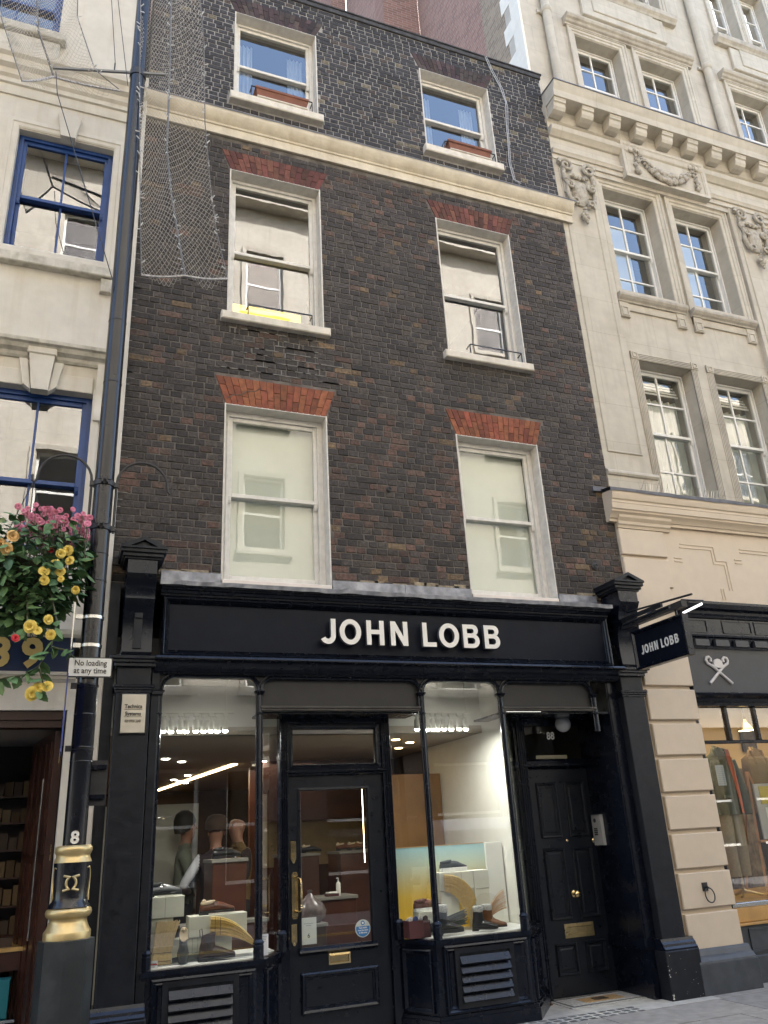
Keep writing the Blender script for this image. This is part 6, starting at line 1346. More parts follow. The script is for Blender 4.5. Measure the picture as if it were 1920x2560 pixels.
# gradient backdrop printed sky to yellow, pale side panel
gm = bpy.data.materials.new('printed_gradient'); gm.use_nodes = True; nt = gm.node_tree; N = nt.nodes; g_ = N.new('ShaderNodeNewGeometry'); sp_ = N.new('ShaderNodeSeparateXYZ'); mr = N.new('ShaderNodeMapRange'); cr = N.new('ShaderNodeValToRGB')
mr.inputs[1].default_value = 0.85; mr.inputs[2].default_value = 1.48; nt.links.new(g_.outputs['Position'], sp_.inputs[0]); nt.links.new(sp_.outputs['Z'], mr.inputs[0]); nt.links.new(mr.outputs[0], cr.inputs[0]); nt.links.new(cr.outputs[0], N['Principled BSDF'].inputs['Base Color'])
cr.color_ramp.elements[0].color = (0.72, 0.46, 0.05, 1); cr.color_ramp.elements[1].color = (0.36, 0.60, 0.66, 1); e = cr.color_ramp.elements.new(0.3); e.color = (0.74, 0.50, 0.08, 1); e = cr.color_ramp.elements.new(0.68); e.color = (0.55, 0.58, 0.42, 1)
bd_ = thing('backdrop_panel', 'printed backdrop panel fading from pale blue to yellow behind the trainers', 'backdrop', (3.7, 0.56, 0.73)); obj('panel', MB().box(3.14, 4.21, 0.55, 0.58, 0.733, 1.485), gm, bd_); obj('edge', MB().box(3.14, 4.21, 0.548, 0.582, 1.486, 1.492), OAK, bd_)
tag(obj('side_panel', MB().box(4.205, 4.40, 0.52, 0.545, 0.733, 1.49, 0.003), WHD), 'white upright panel between the backdrop and the white partition', 'panel')
# straw sheaves
STRAW = mat('pale_straw', (0.66, 0.50, 0.28), 0.8, var=0.12, vscale=60); STRAWG = mat('golden_straw', (0.74, 0.54, 0.20), 0.7, var=0.12, vscale=50); STRAWD = mat('grey_straw', (0.10, 0.115, 0.11), 0.7, var=0.3, vscale=50); STRAWP = mat('peach_straw', (0.55, 0.33, 0.17), 0.8, var=0.3, vscale=50)
def sheaf(label, fn, n, m_, r=0.0032, tie=()):
    t = thing('straw_sheaf', label, 'straw', fn(0.5, 0.0), 'straw sheaves in the shop windows'); s = MB(); q = random.Random(n)
    for i in range(n):
        k = (i+0.5)/n+q.uniform(-0.4, 0.4)/n; dy = q.uniform(-0.012, 0.012); e = 1-q.uniform(0, 0.06)
        s.tube([Vector(fn(k, u*e))+Vector((0, dy, 0)) for u in (0, 0.17, 0.33, 0.5, 0.67, 0.83, 1.0)], r, 3, cap=False)
    o = obj('straws', s, m_, t, recalc=False); o['kind'] = 'stuff'
    for u in tie: obj('tie', MB().tube([Vector(fn(k/6, u))+Vector((0, -0.014, 0)) for k in range(7)], 0.002, 4), mat('tie_thread', (0.12, 0.08, 0.03), 0.8), t)
sheaf('straight pale straw sheaf standing by the card at the window edge', lambda k, u: (0.872+0.145*k+0.05*u*u*(0.4+k), 0.10, 0.737+0.32*u), 60, STRAW, tie=(0.08, 0.27))
def bend(x, y, z, R0, R1, a0, a1): return lambda k, u: (x+(R0+(R1-R0)*k)*math.cos(a0+(a1-a0)*u), y, z+(R0+(R1-R0)*k)*math.sin(a0+(a1-a0)*u))
sheaf('golden straw sheaf arching across the wide cream box', lambda k, u: (1.335+0.36*u-0.0*k, 0.10-0.03*u, 0.915+0.14*k-(0.10+0.10*k)*u**2.2+0.0*u), 52, STRAWG, 0.0042, tie=(0.1, 0.22))
sheaf('dark grey straw sheaf lying behind the brown ankle boot', lambda k, u: (1.03+0.42*u, 0.10, 0.745+0.03*k+0.035*u*(0.5+k)), 16, STRAWD, 0.004)
sheaf('golden straw sheaf bending down from under the black trainer', lambda k, u: (3.60+0.30*math.sin(u*1.45)*(0.62+0.4*k), 0.27-0.05*u, 1.075+0.155*k-0.36*(1-math.cos(u*1.25))-0.0*k), 60, STRAWG, 0.0045)
sheaf('dark grey straw sheaf behind the black hiking boot', lambda k, u: (3.24+0.52*u, 0.16, 0.745+0.05*k+0.16*u*(0.35+0.5*k)), 26, STRAWD, 0.004)
sheaf('peach straw sheaf sweeping up behind the tan lace-up boot', lambda k, u: (3.93+0.02*k+(0.30-0.03*k)*u, 0.22, 0.76+(0.13+0.15*k)*math.sin(1.45*u)+0.03*k), 24, STRAWP, 0.0028)
# shoes
def ring_pts(x, hw, z0, zt, n=14, flat=0.5, yc=0.0):
    out = []
    for i in range(n):
        a = 2*PI*i/n; c, s = math.cos(a), math.sin(a); y = hw*math.copysign(abs(c)**0.75, c); z = (z0+zt)/2+(zt-z0)/2*math.copysign(abs(s)**0.8, s)
        if z > (z0+zt)/2: y *= 1-0.42*((z-(z0+zt)/2)/((zt-z0)/2))**1.6
        out.append((x, yc+y, z))
    return out
OUTL = [(0.0, 0.012), (0.012, 0.028), (0.05, 0.034), (0.10, 0.031), (0.15, 0.034), (0.20, 0.046), (0.235, 0.046), (0.27, 0.036), (0.295, 0.020), (0.302, 0.006)]
def shoe(label, pos, yaw, upper, kind='derby', solem=None, soleh=0.016, pitch=0.0, s=1.0, lining=None, lace=None, name='shoe', group=None, sock=None):
    t = thing(name, label, name.replace('_', ' '), pos, group)
    Mx = Matrix.Translation(pos) @ Matrix.Rotation(yaw, 4, 'Z') @ Matrix.Rotation(pitch, 4, 'Y') @ Matrix.Scale(s, 4)
    def put(nm, mb, m_, smooth=True, ang=60, par=None): mb.tr(lambda p: (Mx @ Vector(p))[:]); return obj(nm, mb, m_, par or t, smooth=smooth, ang=ang)
    z0 = soleh
    H = {'derby': (0.055, 0.068, 0.072, 0.080, 0.086, 0.074, 0.058, 0.046, 0.036, 0.022), 'trainer': (0.07, 0.085, 0.078, 0.090, 0.098, 0.088, 0.070, 0.058, 0.048, 0.03), 'boot': (0.06, 0.08, 0.095, 0.10, 0.095, 0.078, 0.062, 0.052, 0.042, 0.026)}[kind if kind in ('derby', 'trainer') else 'boot']
    put('upper', MB().loft([ring_pts(x, w*0.97, z0*0.7, h) for (x, w), h in zip(OUTL, H)]), upper)
    so = MB().loft([[(x, y*k, z) for x, y in [(p[0], p[1]) for p in OUTL]+[(p[0], -p[1]) for p in reversed(OUTL)]] for z, k in ((0.0, 1.02), (z0*0.9, 1.10), (z0, 1.06))]); put('sole', so, solem or IRON, False)
    if kind in ('derby', 'boot', 'chelsea', 'hiker'): put('heel', MB().prism([(0.0, -0.03), (0.07, -0.033), (0.07, 0.033), (0.0, 0.03), (-0.006, 0)], 'z', -0.014, 0.004), solem or IRON, False)
    if kind in ('derby', 'trainer'):
        put('lining', MB().loft([[(0.068+a*math.cos(2*PI*i/14)*(1.0), 0.62*a*math.sin(2*PI*i/14), z+0.12*a*math.cos(2*PI*i/14)) for i in range(14)] for a, z in ((0.060, H[3]-0.012), (0.064, H[3]+0.006), (0.058, H[3]+0.010), (0.048, H[3]+0.002))]), lining or upper)
        if lining: put('shoe_tree', MB().ball((0.035, 0, H[2]+0.018), 0.017, 10, 8, (1.2, 0.8, 1)), lining)
    else:
        top = {'chelsea': 0.185, 'boot': 0.195, 'hiker': 0.185}[kind]
        put('shaft', MB().loft([[(0.066+0.012*(z/top)+ax*math.cos(2*PI*i/16), ay*math.sin(2*PI*i/16), z+(0.01*math.cos(2*PI*i/16) if z > 0.17 else 0)) for i in range(16)] for z, ax, ay in ((0.05, 0.066, 0.034), (0.09, 0.066, 0.036), (0.13, 0.058, 0.038), (top, 0.058, 0.042), (top, 0.05, 0.036), (top-0.02, 0.048, 0.034))]), upper)
        if kind == 'chelsea':
            for sg in (-1, 1): put('elastic_gusset', MB().prism([(0.045, 0.17), (0.105, 0.165), (0.09, 0.085), (0.065, 0.08)], 'y', sg*0.0385, sg*0.0435), mat('gusset', (0.02, 0.014, 0.012), 0.8), False)
            put('pull_loop', MB().tube([(0.01, 0, top-0.02), (0.005, 0, top+0.035), (0.022, 0, top+0.045), (0.03, 0, top-0.01)], 0.004, 5), mat('gusset', (0.02, 0.014, 0.012)), True)
        if sock: put('knit_sock', MB().loft([[(0.08+ax*math.cos(2*PI*i/16), ax*0.75*math.sin(2*PI*i/16), z) for i in range(16)] for z, ax in ((top-0.02, 0.05), (top+0.005, 0.062), (top+0.045, 0.060), (top+0.055, 0.05), (top+0.05, 0.04))]), sock)
    if lace:
        l = MB()
        n_ = 4 if kind in ('derby', 'trainer') else 8
        for i in range(n_):
            if kind in ('derby', 'trainer'): x, z, w = 0.125+0.018*i, H[4]-0.004-0.008*i, 0.018
            else: x, z, w = (0.16-0.008*i, 0.085+0.008*i, 0.02) if i < 4 else (0.132, 0.085+0.018*(i-2), 0.02)
            l.tube([(x, -w, z-0.004), (x+0.004, 0, z+0.006), (x, w, z-0.004)], 0.0028, 4)
        put('lace', l, lace)
    if kind == 'derby' and not lace:
        put('strap', MB().loft([[(0.115+dx, y, H[4]+0.004-4.5*y*y*4-0.012) for y in (-0.036, -0.018, 0, 0.018, 0.036)] for dx in (0, 0.022)], cap=False), upper); put('buckle', MB().frame(0.108, 0.142, 0.055, 0.085, [(0, -0.036), (0, -0.042), (0.006, -0.042), (0.006, -0.036)]), STEEL, False)
    return t
LEA = lambda n, c, r=0.28: mat(n, c, r, var=0.25, vscale=25, coat=0.35)
TREE = mat('shoe_tree_wood', (0.62, 0.50, 0.34), 0.5)
shoe('dark grey leather loafer with a high tongue on the cream box by the window edge', (0.80, 0.19, 1.25), 0.02, LEA('grey_calf', (0.055, 0.062, 0.068)), 'derby', lining=mat('grey_lining', (0.08, 0.08, 0.08), 0.8))
shoe('brown leather monk strap shoe with a silver buckle on the wide cream box', (1.26, 0.22, 1.079), 0.03, LEA('brown_calf', (0.14, 0.042, 0.016)), 'derby', lining=TREE)
shoe('dark brown elastic sided ankle boot with a pull loop on the white platform', (1.235, 0.06, 0.746), -0.03, LEA('dark_brown_calf', (0.045, 0.022, 0.014)), 'chelsea', name='boot')
shoe('dark grey laced oxford shoe standing on its toe and facing the street', (1.115, 0.12, 0.985), -PI/2-0.1, LEA('slate_calf', (0.045, 0.055, 0.058)), 'derby', pitch=1.28, lining=TREE, lace=IRON, s=0.92)
shoe('black trainer with a thick white sole on the upper cream box', (3.61, 0.37, 1.248), 0.06, mat('black_nubuck', (0.012, 0.016, 0.020), 0.7, var=0.2), 'trainer', solem=mat('white_rubber', (0.78, 0.78, 0.76), 0.5), soleh=0.036, lace=IRON, name='trainer')
shoe('burgundy trainer with a white sole on the low cream box', (3.26, 0.26, 0.932), 0.08, mat('burgundy_suede', (0.11, 0.028, 0.026), 0.75, var=0.2), 'trainer', solem=mat('white_rubber', (0.78, 0.78, 0.76)), soleh=0.028, lace=mat('burgundy_suede', (0.11, 0.028, 0.026)), name='trainer')
KNIT = mat('grey_knit', (0.52, 0.51, 0.48), 0.95, var=0.5, vscale=120, bump=0.006, bscale=180)
shoe('black hiking boot with a grey knit sock behind the slender window column', (3.36, 0.04, 0.752), 0.05, LEA('black_calf', (0.022, 0.022, 0.024), 0.35), 'hiker', solem=mat('lug_rubber', (0.025, 0.025, 0.027), 0.7), soleh=0.03, lace=IRON, sock=KNIT, name='boot')
shoe('black lace-up boot of the pair with knit socks', (3.765, 0.08, 0.752), -0.38, LEA('black_calf', (0.022, 0.022, 0.024)), 'boot', lace=IRON, sock=KNIT, name='boot', s=0.8)
shoe('tan lace-up boot of the pair with knit socks', (3.905, 0.16, 0.752), -0.38, LEA('tan_calf', (0.17, 0.065, 0.02)), 'boot', solem=mat('dark_sole', (0.03, 0.02, 0.015), 0.6), lace=mat('brown_lace', (0.08, 0.04, 0.02), 0.8), sock=KNIT, name='boot', s=0.8)
sbx = thing('sock_box', 'burgundy open box of rolled socks at the corner of the window', 'box', (3.19, 0.12, 0.733))
BURG = mat('burgundy_card', (0.085, 0.028, 0.030), 0.6, var=0.1)
obj('carton', MB().box(3.12, 3.33, 0.06, 0.065, 0.733, 0.875).box(3.12, 3.125, 0.066, 0.20, 0.733, 0.875).box(3.325, 3.33, 0.066, 0.20, 0.733, 0.875).box(3.126, 3.324, 0.195, 0.20, 0.733, 0.875).box(3.126, 3.324, 0.066, 0.194, 0.734, 0.74), BURG, sbx)
for i, m_ in enumerate((KNIT, mat('blue_knit', (0.05, 0.075, 0.17), 0.95, bump=0.004, bscale=180), KNIT, mat('plum_knit', (0.035, 0.012, 0.016), 0.95, bump=0.004, bscale=180))):
    obj('rolled_sock', MB().lathe([(0.012, 0), (0.023, 0.006), (0.024, 0.12), (0.012, 0.128)], 0, 0, 12).tr(lambda p, i=i: (3.15+0.05*i+p[0], 0.085+p[2]*0.75, 0.87+p[1]-p[2]*0.25+0.02)), m_, sbx, smooth=True)
def card(label, x0, x1, y, z0, z1, stripe=None):
    t = thing('price_card', label, 'card', ((x0+x1)/2, y, z0)); obj('sheet', MB().box(x0, x1, y, y+0.004, z0, z1), mat('white_card', (0.78, 0.79, 0.80), 0.6), t)
    if stripe: obj('print', MB().box(x0+0.004, x1-0.004, y-0.0012, y-0.0004, z0+(z1-z0)*0.42, z0+(z1-z0)*0.62), mat('red_print', (0.55, 0.06, 0.06), 0.6), t)
    l = MB()
    for k in range(4): l.box(x0+0.008, x1-0.012-0.004*k, y-0.0012, y-0.0004, z1-0.02-0.012*k, z1-0.016-0.012*k)
    obj('print', l, mat('grey_print', (0.3, 0.3, 0.33), 0.6), t)
card('small white card with a red band standing at the window edge', 0.838, 0.90, -0.03, 0.733, 0.785, True)
card('tall white card standing behind the slender column', 1.752, 1.812, 0.03, 0.733, 0.893)
# notices on the door glass
nt_ = thing('door_notice', 'white paper notice with the number 6 stuck inside the shop door glass', 'notice', (2.25, 0.34, 0.745))
obj('sheet', MB().box(2.178, 2.326, 0.326, 0.328, 0.747, 0.962), mat('paper_white', (0.76, 0.78, 0.75), 0.7, var=0.04, vscale=20), nt_)
obj('number', text_mesh('number', '6', 0.05, 0.001, bold=0.0008), IRON, nt_, loc=(2.252, 0.3245, 0.815))
pl_ = MB()
for k, w in enumerate((0.09, 0.05)): pl_.box(2.252-w/2, 2.252+w/2, 0.3248, 0.3258, 0.912-0.016*k, 0.916-0.016*k)
obj('small_print', pl_, mat('grey_print', (0.3, 0.3, 0.33)), nt_)
st = thing('round_sticker', 'round blue and white sticker on the shop door glass', 'sticker', (2.767, 0.325, 0.755))
def disc(r, y0, y1, z=0.832, x=2.767, a0=0, a1=2*PI, n=32): return MB().prism([(x+r*math.cos(a0+(a1-a0)*i/n), z+r*math.sin(a0+(a1-a0)*i/n)) for i in range(n if a1-a0 > 6.2 else n+1)], 'y', y0, y1)
obj('white_disc', disc(0.074, 0.3225, 0.3245), mat('paper_white', (0.76, 0.78, 0.75)), st); SB = mat('sticker_blue', (0.04, 0.20, 0.48), 0.5)
obj('blue_half', disc(0.066, 0.3205, 0.3222, a0=PI-0.28, a1=2*PI+0.28), SB, st); obj('mask_icon', disc(0.019, 0.3205, 0.3222, z=0.877), SB, st); obj('mask_mark', disc(0.010, 0.3195, 0.3204, z=0.877), mat('paper_white', (0.76, 0.78, 0.75)), st)
for k, tx in enumerate(('Face masks', 'must be worn', 'in this area')): obj('lettering', text_mesh('lettering', tx, 0.0205, 0.001, bold=0.0005, xs=0.85), IVORY, st, loc=(2.767, 0.319, 0.838-0.020*k))
# furniture in the shop
def unit(label, x0, x1, y0, y1, h, m_=CHERRY, name='display_counter'):
    t = thing(name, label, 'counter', ((x0+x1)/2, y0, 0)); obj('cabinet', MB().box(x0, x1, y0, y1, 0.012, h-0.03, 0.004), m_, t); obj('counter_top', MB().box(x0-0.015, x1+0.015, y0-0.015, y1, h-0.03, h, 0.003), mat('grey_top', (0.22, 0.21, 0.19), 0.4), t); return t
unit('cherry wood display counter on the handle side beyond the shop door', 2.62, 3.05, 2.6, 3.1, 1.46); unit('cherry wood display counter on the hinge side beyond the shop door', 3.32, 3.90, 2.6, 3.1, 1.46)
unit('cherry wood counter behind the wide cream box', 1.52, 1.85, 1.1, 1.6, 1.48); unit('low cherry bench behind the cream boxes', 1.2, 2.0, 0.85, 1.05, 0.95)
unit('low cherry table with a glass bottle tray beyond the shop door', 2.60, 3.02, 1.2, 1.6, 1.06)
for i, (x, m_) in enumerate(((2.70, 'black_calf'), (2.83, 'dark_brown_calf'), (2.95, 'black_calf'), (3.40, 'brown_calf'), (3.53, 'tan_calf'), (3.66, 'dark_brown_calf'))):
    shoe(('black dress shoe first on the counter on the handle side', 'brown dress shoe in the middle of the counter on the handle side', 'black dress shoe last on the counter on the handle side', 'brown dress shoe first on the counter on the hinge side', 'tan dress shoe in the middle of the counter on the hinge side', 'dark brown dress shoe last on the counter on the hinge side')[i], (x-0.08, 2.72+0.05*(i % 2), 1.475), -0.3, MATS[m_], 'derby', lining=TREE, lace=IRON, s=0.8)
shoe('black dress shoe on the cherry counter behind the wide cream box', (1.55, 1.3, 1.497), 0.2, MATS['black_calf'], 'derby', lace=IRON)
bt = thing('pump_bottle', 'white pump bottle standing on the low table inside the shop door', 'bottle', (2.90, 1.25, 1.06))
obj('bottle', MB().lathe([(0.022, 1.061), (0.024, 1.07), (0.024, 1.17), (0.018, 1.185), (0.009, 1.19), (0.009, 1.205)], 2.86, 1.3, 14), mat('white_plastic', (0.75, 0.74, 0.70), 0.4), bt, smooth=True); obj('pump', MB().tube([(2.86, 1.3, 1.20), (2.86, 1.3, 1.225), (2.835, 1.29, 1.225)], 0.005, 6), mat('white_plastic', (0.75, 0.74, 0.70)), bt)
tr_ = thing('tray', 'shallow dark tray with a pale towel on the low table inside the shop door', 'tray', (2.85, 1.25, 1.06)); obj('dish', MB().box(2.72, 2.84, 1.22, 1.34, 1.061, 1.085), BURG, tr_); obj('towel', MB().box(2.73, 2.83, 1.215, 1.33, 1.086, 1.10, 0.006), WHD, tr_)
bag = thing('plastic_bag', 'translucent pinkish plastic bag sitting on the bench inside the shop door', 'bag', (2.45, 1.0, 0.75))
bgm = MB(); rings = []
for z, rx_ in ((0.86, 0.10), (0.90, 0.145), (0.97, 0.15), (1.03, 0.115), (1.07, 0.06), (1.12, 0.02), (1.15, 0.035)): rings.append([(2.46+rx_*math.cos(2*PI*i/18)*(1+0.1*math.sin(i*2.3+z*20)), 0.98+rx_*0.7*math.sin(2*PI*i/18), z) for i in range(18)])
bgm.loft(rings); obj('bag', bgm, mat('bag_film', (0.15, 0.12, 0.125), 0.25, var=0.4, vscale=15), bag, smooth=True)
unit('dark bench under the plastic bag inside the shop door', 2.25, 2.58, 0.85, 1.15, 0.86, DKWALL)

# ------------------------------------------------------------------ people inside, and a reflected one built solid
def skin_body(name, joints, edges, parent, zones, mats, sub=2):
    """one continuous body grown from a joint skeleton; zones(face centre) gives the material slot"""
    me = bpy.data.meshes.new(name); names = list(joints); me.from_pydata([joints[n][:3] for n in names], [(names.index(a), names.index(b)) for a, b in edges], [])
    o = bpy.data.objects.new(name, me); COL.objects.link(o); md = o.modifiers.new('skin', 'SKIN'); md.use_smooth_shade = True
    for i, n in enumerate(names): r = joints[n][3]; me.skin_vertices[0].data[i].radius = r if isinstance(r, tuple) else (r, r)
    me.skin_vertices[0].data[names.index('pelvis')].use_root = True
    s = o.modifiers.new('sub', 'SUBSURF'); s.levels = sub; s.render_levels = sub
    ev = bpy.data.meshes.new_from_object(o.evaluated_get(bpy.context.evaluated_depsgraph_get())); bpy.data.objects.remove(o); ev.name = name
    ev.materials.clear()
    for m_ in mats: ev.materials.append(m_)
    for p in ev.polygons: p.material_index = zones(p.center); p.use_smooth = True
    return ev
SKIN = mat('skin', (0.42, 0.22, 0.15), 0.5, var=0.08); SKIND = mat('skin_tan', (0.30, 0.15, 0.095), 0.5)
def person(label, loc, yaw, top, sleeve, trousers, skin, pose, hair=None, hat=None, h=1.75, extra=None):
    t = thing('person', label, 'person', loc); k = h/1.75
    J = {'pelvis': (0, 0, 0.95, (0.16, 0.11)), 'waist': (0, 0, 1.10, (0.145, 0.105)), 'chest': (0, 0, 1.32, (0.17, 0.115)), 'sh': (0, 0, 1.43, (0.14, 0.095)), 'neck': (0, 0.0, 1.505, 0.050), 'jaw': (0, -0.03, 1.585, (0.066, 0.078)), 'head': (0, -0.012, 1.665, (0.086, 0.104)), 'crown': (0, 0.0, 1.735, (0.070, 0.084))}
    E_ = [('pelvis', 'waist'), ('waist', 'chest'), ('chest', 'sh'), ('sh', 'neck'), ('neck', 'jaw'), ('jaw', 'head'), ('head', 'crown')]
    for s, sg in (('l', -1), ('r', 1)):
        p = pose[s]
        J.update({'shl'+s: (sg*0.17, 0, 1.41, 0.065), 'el'+s: (*p[0], 0.046), 'wr'+s: (*p[1], 0.032), 'hip'+s: (sg*0.09, 0, 0.88, 0.095), 'kn'+s: (sg*0.1, -0.01, 0.49, 0.062), 'an'+s: (sg*0.1, 0.02, 0.09, 0.042), 'toe'+s: (sg*0.11, -0.14, 0.03, 0.035)})
        E_ += [('chest', 'shl'+s), ('shl'+s, 'el'+s), ('el'+s, 'wr'+s), ('pelvis', 'hip'+s), ('hip'+s, 'kn'+s), ('kn'+s, 'an'+s), ('an'+s, 'toe'+s)]
        # palm and five fingers
        w = Vector(p[1]); d = (w-Vector(p[0])).normalized(); sd = d.cross(Vector((0, 0, 1))); sd = sd.normalized() if sd.length > 0.1 else Vector((sg, 0, 0)); dn = d.cross(sd)
        J['pa'+s] = (*(w+d*0.055), (0.030, 0.018)); E_.append(('wr'+s, 'pa'+s))
        for i in range(4):
            b_ = w+d*0.085+sd*(0.02*(i-1.5)); L_ = (0.05, 0.06, 0.056, 0.042)[i]; J[f'f{i}{s}'] = (*b_, 0.009); J[f'g{i}{s}'] = (*(b_+d*L_*0.5+dn*0.006), 0.008); J[f'h{i}{s}'] = (*(b_+d*L_*0.85+dn*0.02), 0.007); E_ += [('pa'+s, f'f{i}{s}'), (f'f{i}{s}', f'g{i}{s}'), (f'g{i}{s}', f'h{i}{s}')]
        tb_ = w+d*0.035+sd*(-0.03); J['t'+s] = (*(tb_+sd*-0.012+d*0.02), 0.009); J['u'+s] = (*(tb_+sd*-0.015+d*0.05), 0.008); E_ += [('pa'+s, 't'+s), ('t'+s, 'u'+s)]
    wl, wr = Vector(pose['l'][1]), Vector(pose['r'][1])
    def zones(c):
        if (c-wl).length < 0.14 and (c-wl).dot((wl-Vector(pose['l'][0])).normalized()) > -0.005: return 0
        if (c-wr).length < 0.14 and (c-wr).dot((wr-Vector(pose['r'][0])).normalized()) > -0.005: return 0
        if c.z > 1.50 and abs(c.x) < 0.13: return 0
        if c.z < 0.08: return 4
        if c.z < 0.97 and abs(c.x) < 0.22: return 3
        if abs(c.x) > 0.185 or (c.z < 1.36 and abs(c.y) > 0.17): return 2
        return 1
    ev = skin_body('body', J, E_, t, zones, [skin, top, sleeve, trousers, IRON])
    T_ = Matrix.Translation(loc) @ Matrix.Rotation(yaw, 4, 'Z') @ Matrix.Scale(k, 4); ev.transform(T_); obj('body', ev, None, t)
    def put(nm, mb, m_): mb.tr(lambda p: (T_ @ Vector(p))[:]); obj(nm, mb, m_, t, smooth=True)
    put('nose', MB().loft([[(0.006, -0.095, 1.675), (-0.006, -0.095, 1.675), (0, -0.085, 1.685)], [(0.016, -0.092, 1.635), (-0.016, -0.092, 1.635), (0, -0.125, 1.64)]]), skin)
    for sg in (-1, 1): put('ear', MB().ball((sg*0.082, 0.0, 1.655), 0.026, 8, 6, (0.35, 0.7, 1.1)), skin); put('eye', MB().ball((sg*0.032, -0.088, 1.675), 0.011, 8, 6, (1.2, 0.6, 0.7)), IRON)
    put('mouth', MB().box(-0.022, 0.022, -0.098, -0.085, 1.598, 1.604), mat('lip', (0.25, 0.09, 0.07), 0.6))
    if hair: put('hair', MB().loft([[(0.088*q*math.cos(2*PI*i/16), 0.012+0.10*q*math.sin(2*PI*i/16)-(0.0), z+(0.05*max(0, -math.sin(2*PI*i/16)) if z < 1.72 else 0)) for i in range(16)] for z, q in ((1.60, 0.98), (1.66, 1.12), (1.73, 1.12), (1.79, 0.9), (1.825, 0.4))]), hair)
    if hat: put('cap', MB().loft([[(0.112*q*math.cos(2*PI*i/16), 0.0+0.128*q*math.sin(2*PI*i/16), z) for i in range(16)] for z, q in ((1.685, 1.0), (1.72, 1.08), (1.78, 1.02), (1.825, 0.75), (1.84, 0.3))]), hat); put('cap_peak', MB().prism([(-0.085, -0.07), (-0.06, -0.16), (0, -0.185), (0.06, -0.16), (0.085, -0.07)], 'z', 1.695, 1.705), hat)
    return t
DARKC = mat('dark_waistcoat', (0.025, 0.014, 0.016), 0.8); WSHIRT = mat('white_shirt', (0.68, 0.69, 0.74), 0.8); TROU = mat('charcoal_trousers', (0.02, 0.02, 0.022), 0.8); GOLDJ = mat('mustard_apron', (0.19, 0.12, 0.045), 0.8); GREYJ = mat('grey_green_jacket', (0.13, 0.14, 0.11), 0.85)
person('person in a brown cap and dark waistcoat with white sleeves seen from behind', (1.70, 1.95, 0.012), PI+0.1, DARKC, WSHIRT, TROU, SKIND, {'l': ((-0.30, -0.05, 1.18), (-0.22, -0.25, 1.12)), 'r': ((0.33, -0.02, 1.17), (0.20, -0.26, 1.10))}, hat=mat('brown_cap', (0.05, 0.028, 0.016), 0.85), h=1.82)
person('bald person in a mustard top holding a cup and facing sideways', (2.02, 2.35, 0.012), -PI/2+0.3, GOLDJ, DARKC, TROU, SKIN, {'l': ((-0.25, -0.10, 1.17), (-0.10, -0.32, 1.30)), 'r': ((0.27, -0.05, 1.17), (0.16, -0.28, 1.12))}, h=1.88)
person('reflected person in a grey green jacket built as a figure in profile', (1.42, 2.3, 0.012), PI/2-0.2, GREYJ, GREYJ, TROU, SKIND, {'l': ((-0.25, -0.08, 1.17), (-0.10, -0.30, 1.25)), 'r': ((0.27, -0.10, 1.17), (0.06, -0.32, 1.27))}, hair=mat('dark_hair', (0.02, 0.016, 0.012), 0.7), h=1.90)  # ghostly reflection in the window glass, modelled as a solid figure
cup = thing('paper_cup', 'white cup held by the bald person in the mustard top', 'cup', (1.7, 2.35, 1.37)); obj('cup', MB().lathe([(0.024, 1.38), (0.03, 1.46)], 1.67, 2.33, 12), WHD, cup)

# ------------------------------------------------------------------ inside the neighbouring shop
ni = thing('neighbour_interior', 'warm lit interior of the neighbouring shop with a woodland mural', 'interior', (8.5, 1.5, 0))
TREEM = mat('woodland_mural', (0.10, 0.075, 0.055), 0.9, var=0.8, vscale=9, stain=0.8, sscale=5, stainc=(0.30, 0.26, 0.20), streak=0.8)
obj('mural_wall', MB().box(6.75, 12, 1.5, 1.55, 0, 2.2), TREEM, ni); obj('upper_wall', MB().box(6.75, 12, 1.51, 1.56, 2.2, 3.1), mat('warm_wall', (0.50, 0.36, 0.20), 0.8), ni)
obj('side_wall', MB().box(6.70, 6.75, 0.1, 1.55, 0, 3.1).box(12, 12.1, 0.1, 1.55, 0, 3.1), mat('warm_wall', (0.50, 0.36, 0.20)), ni); obj('ceiling', MB().box(6.7, 12.1, 0.11, 1.56, 3.05, 3.12), WCEIL, ni)
tr2 = MB(); rr = random.Random(8)
for i in range(26):
    x = 6.9+rr.random()*4; tr2.tube([(x, 1.47, 0.7), (x+rr.uniform(-.1, .1), 1.46, 1.5), (x+rr.uniform(-.2, .2), 1.47, 2.2)], [rr.uniform(0.01, 0.04), 0.015, 0.008], 5)
obj('bare_branches', tr2, mat('bark', (0.07, 0.05, 0.04), 0.9, var=0.4), ni)
for i, x in enumerate((7.2, 8.3, 9.4)): 
    t = thing('conical_lamp', ('brass lamp cone lit over the jacket nearest the cream pier', 'brass lamp cone lit over the brown waistcoat', 'brass lamp cone lit at the far end of the neighbouring window')[i], 'lamp', (x, 0.8, 2.7)); obj('shade', MB().lathe([(0.10, 2.62), (0.03, 2.72), (0.02, 2.76)], x, 0.8, 16), BRASSD, t); obj('lit_disc', MB().lathe([(0.095, 2.619), (0.095, 2.622)], x, 0.8, 16), LEDW, t)
    obj('cord', MB().tube([(x, 0.8, 2.76), (x, 0.8, 3.05)], 0.004, 4), IRON, t)
l = bpy.data.lights.new('neighbour_lamp', 'AREA'); l.shape = 'RECTANGLE'; l.size = 3; l.size_y = 0.3; l.energy = 6; l.color = (1, 0.80, 0.52); o = bpy.data.objects.new('neighbour_lamp', l); COL.objects.link(o); o.location = (8.4, 0.7, 2.98)
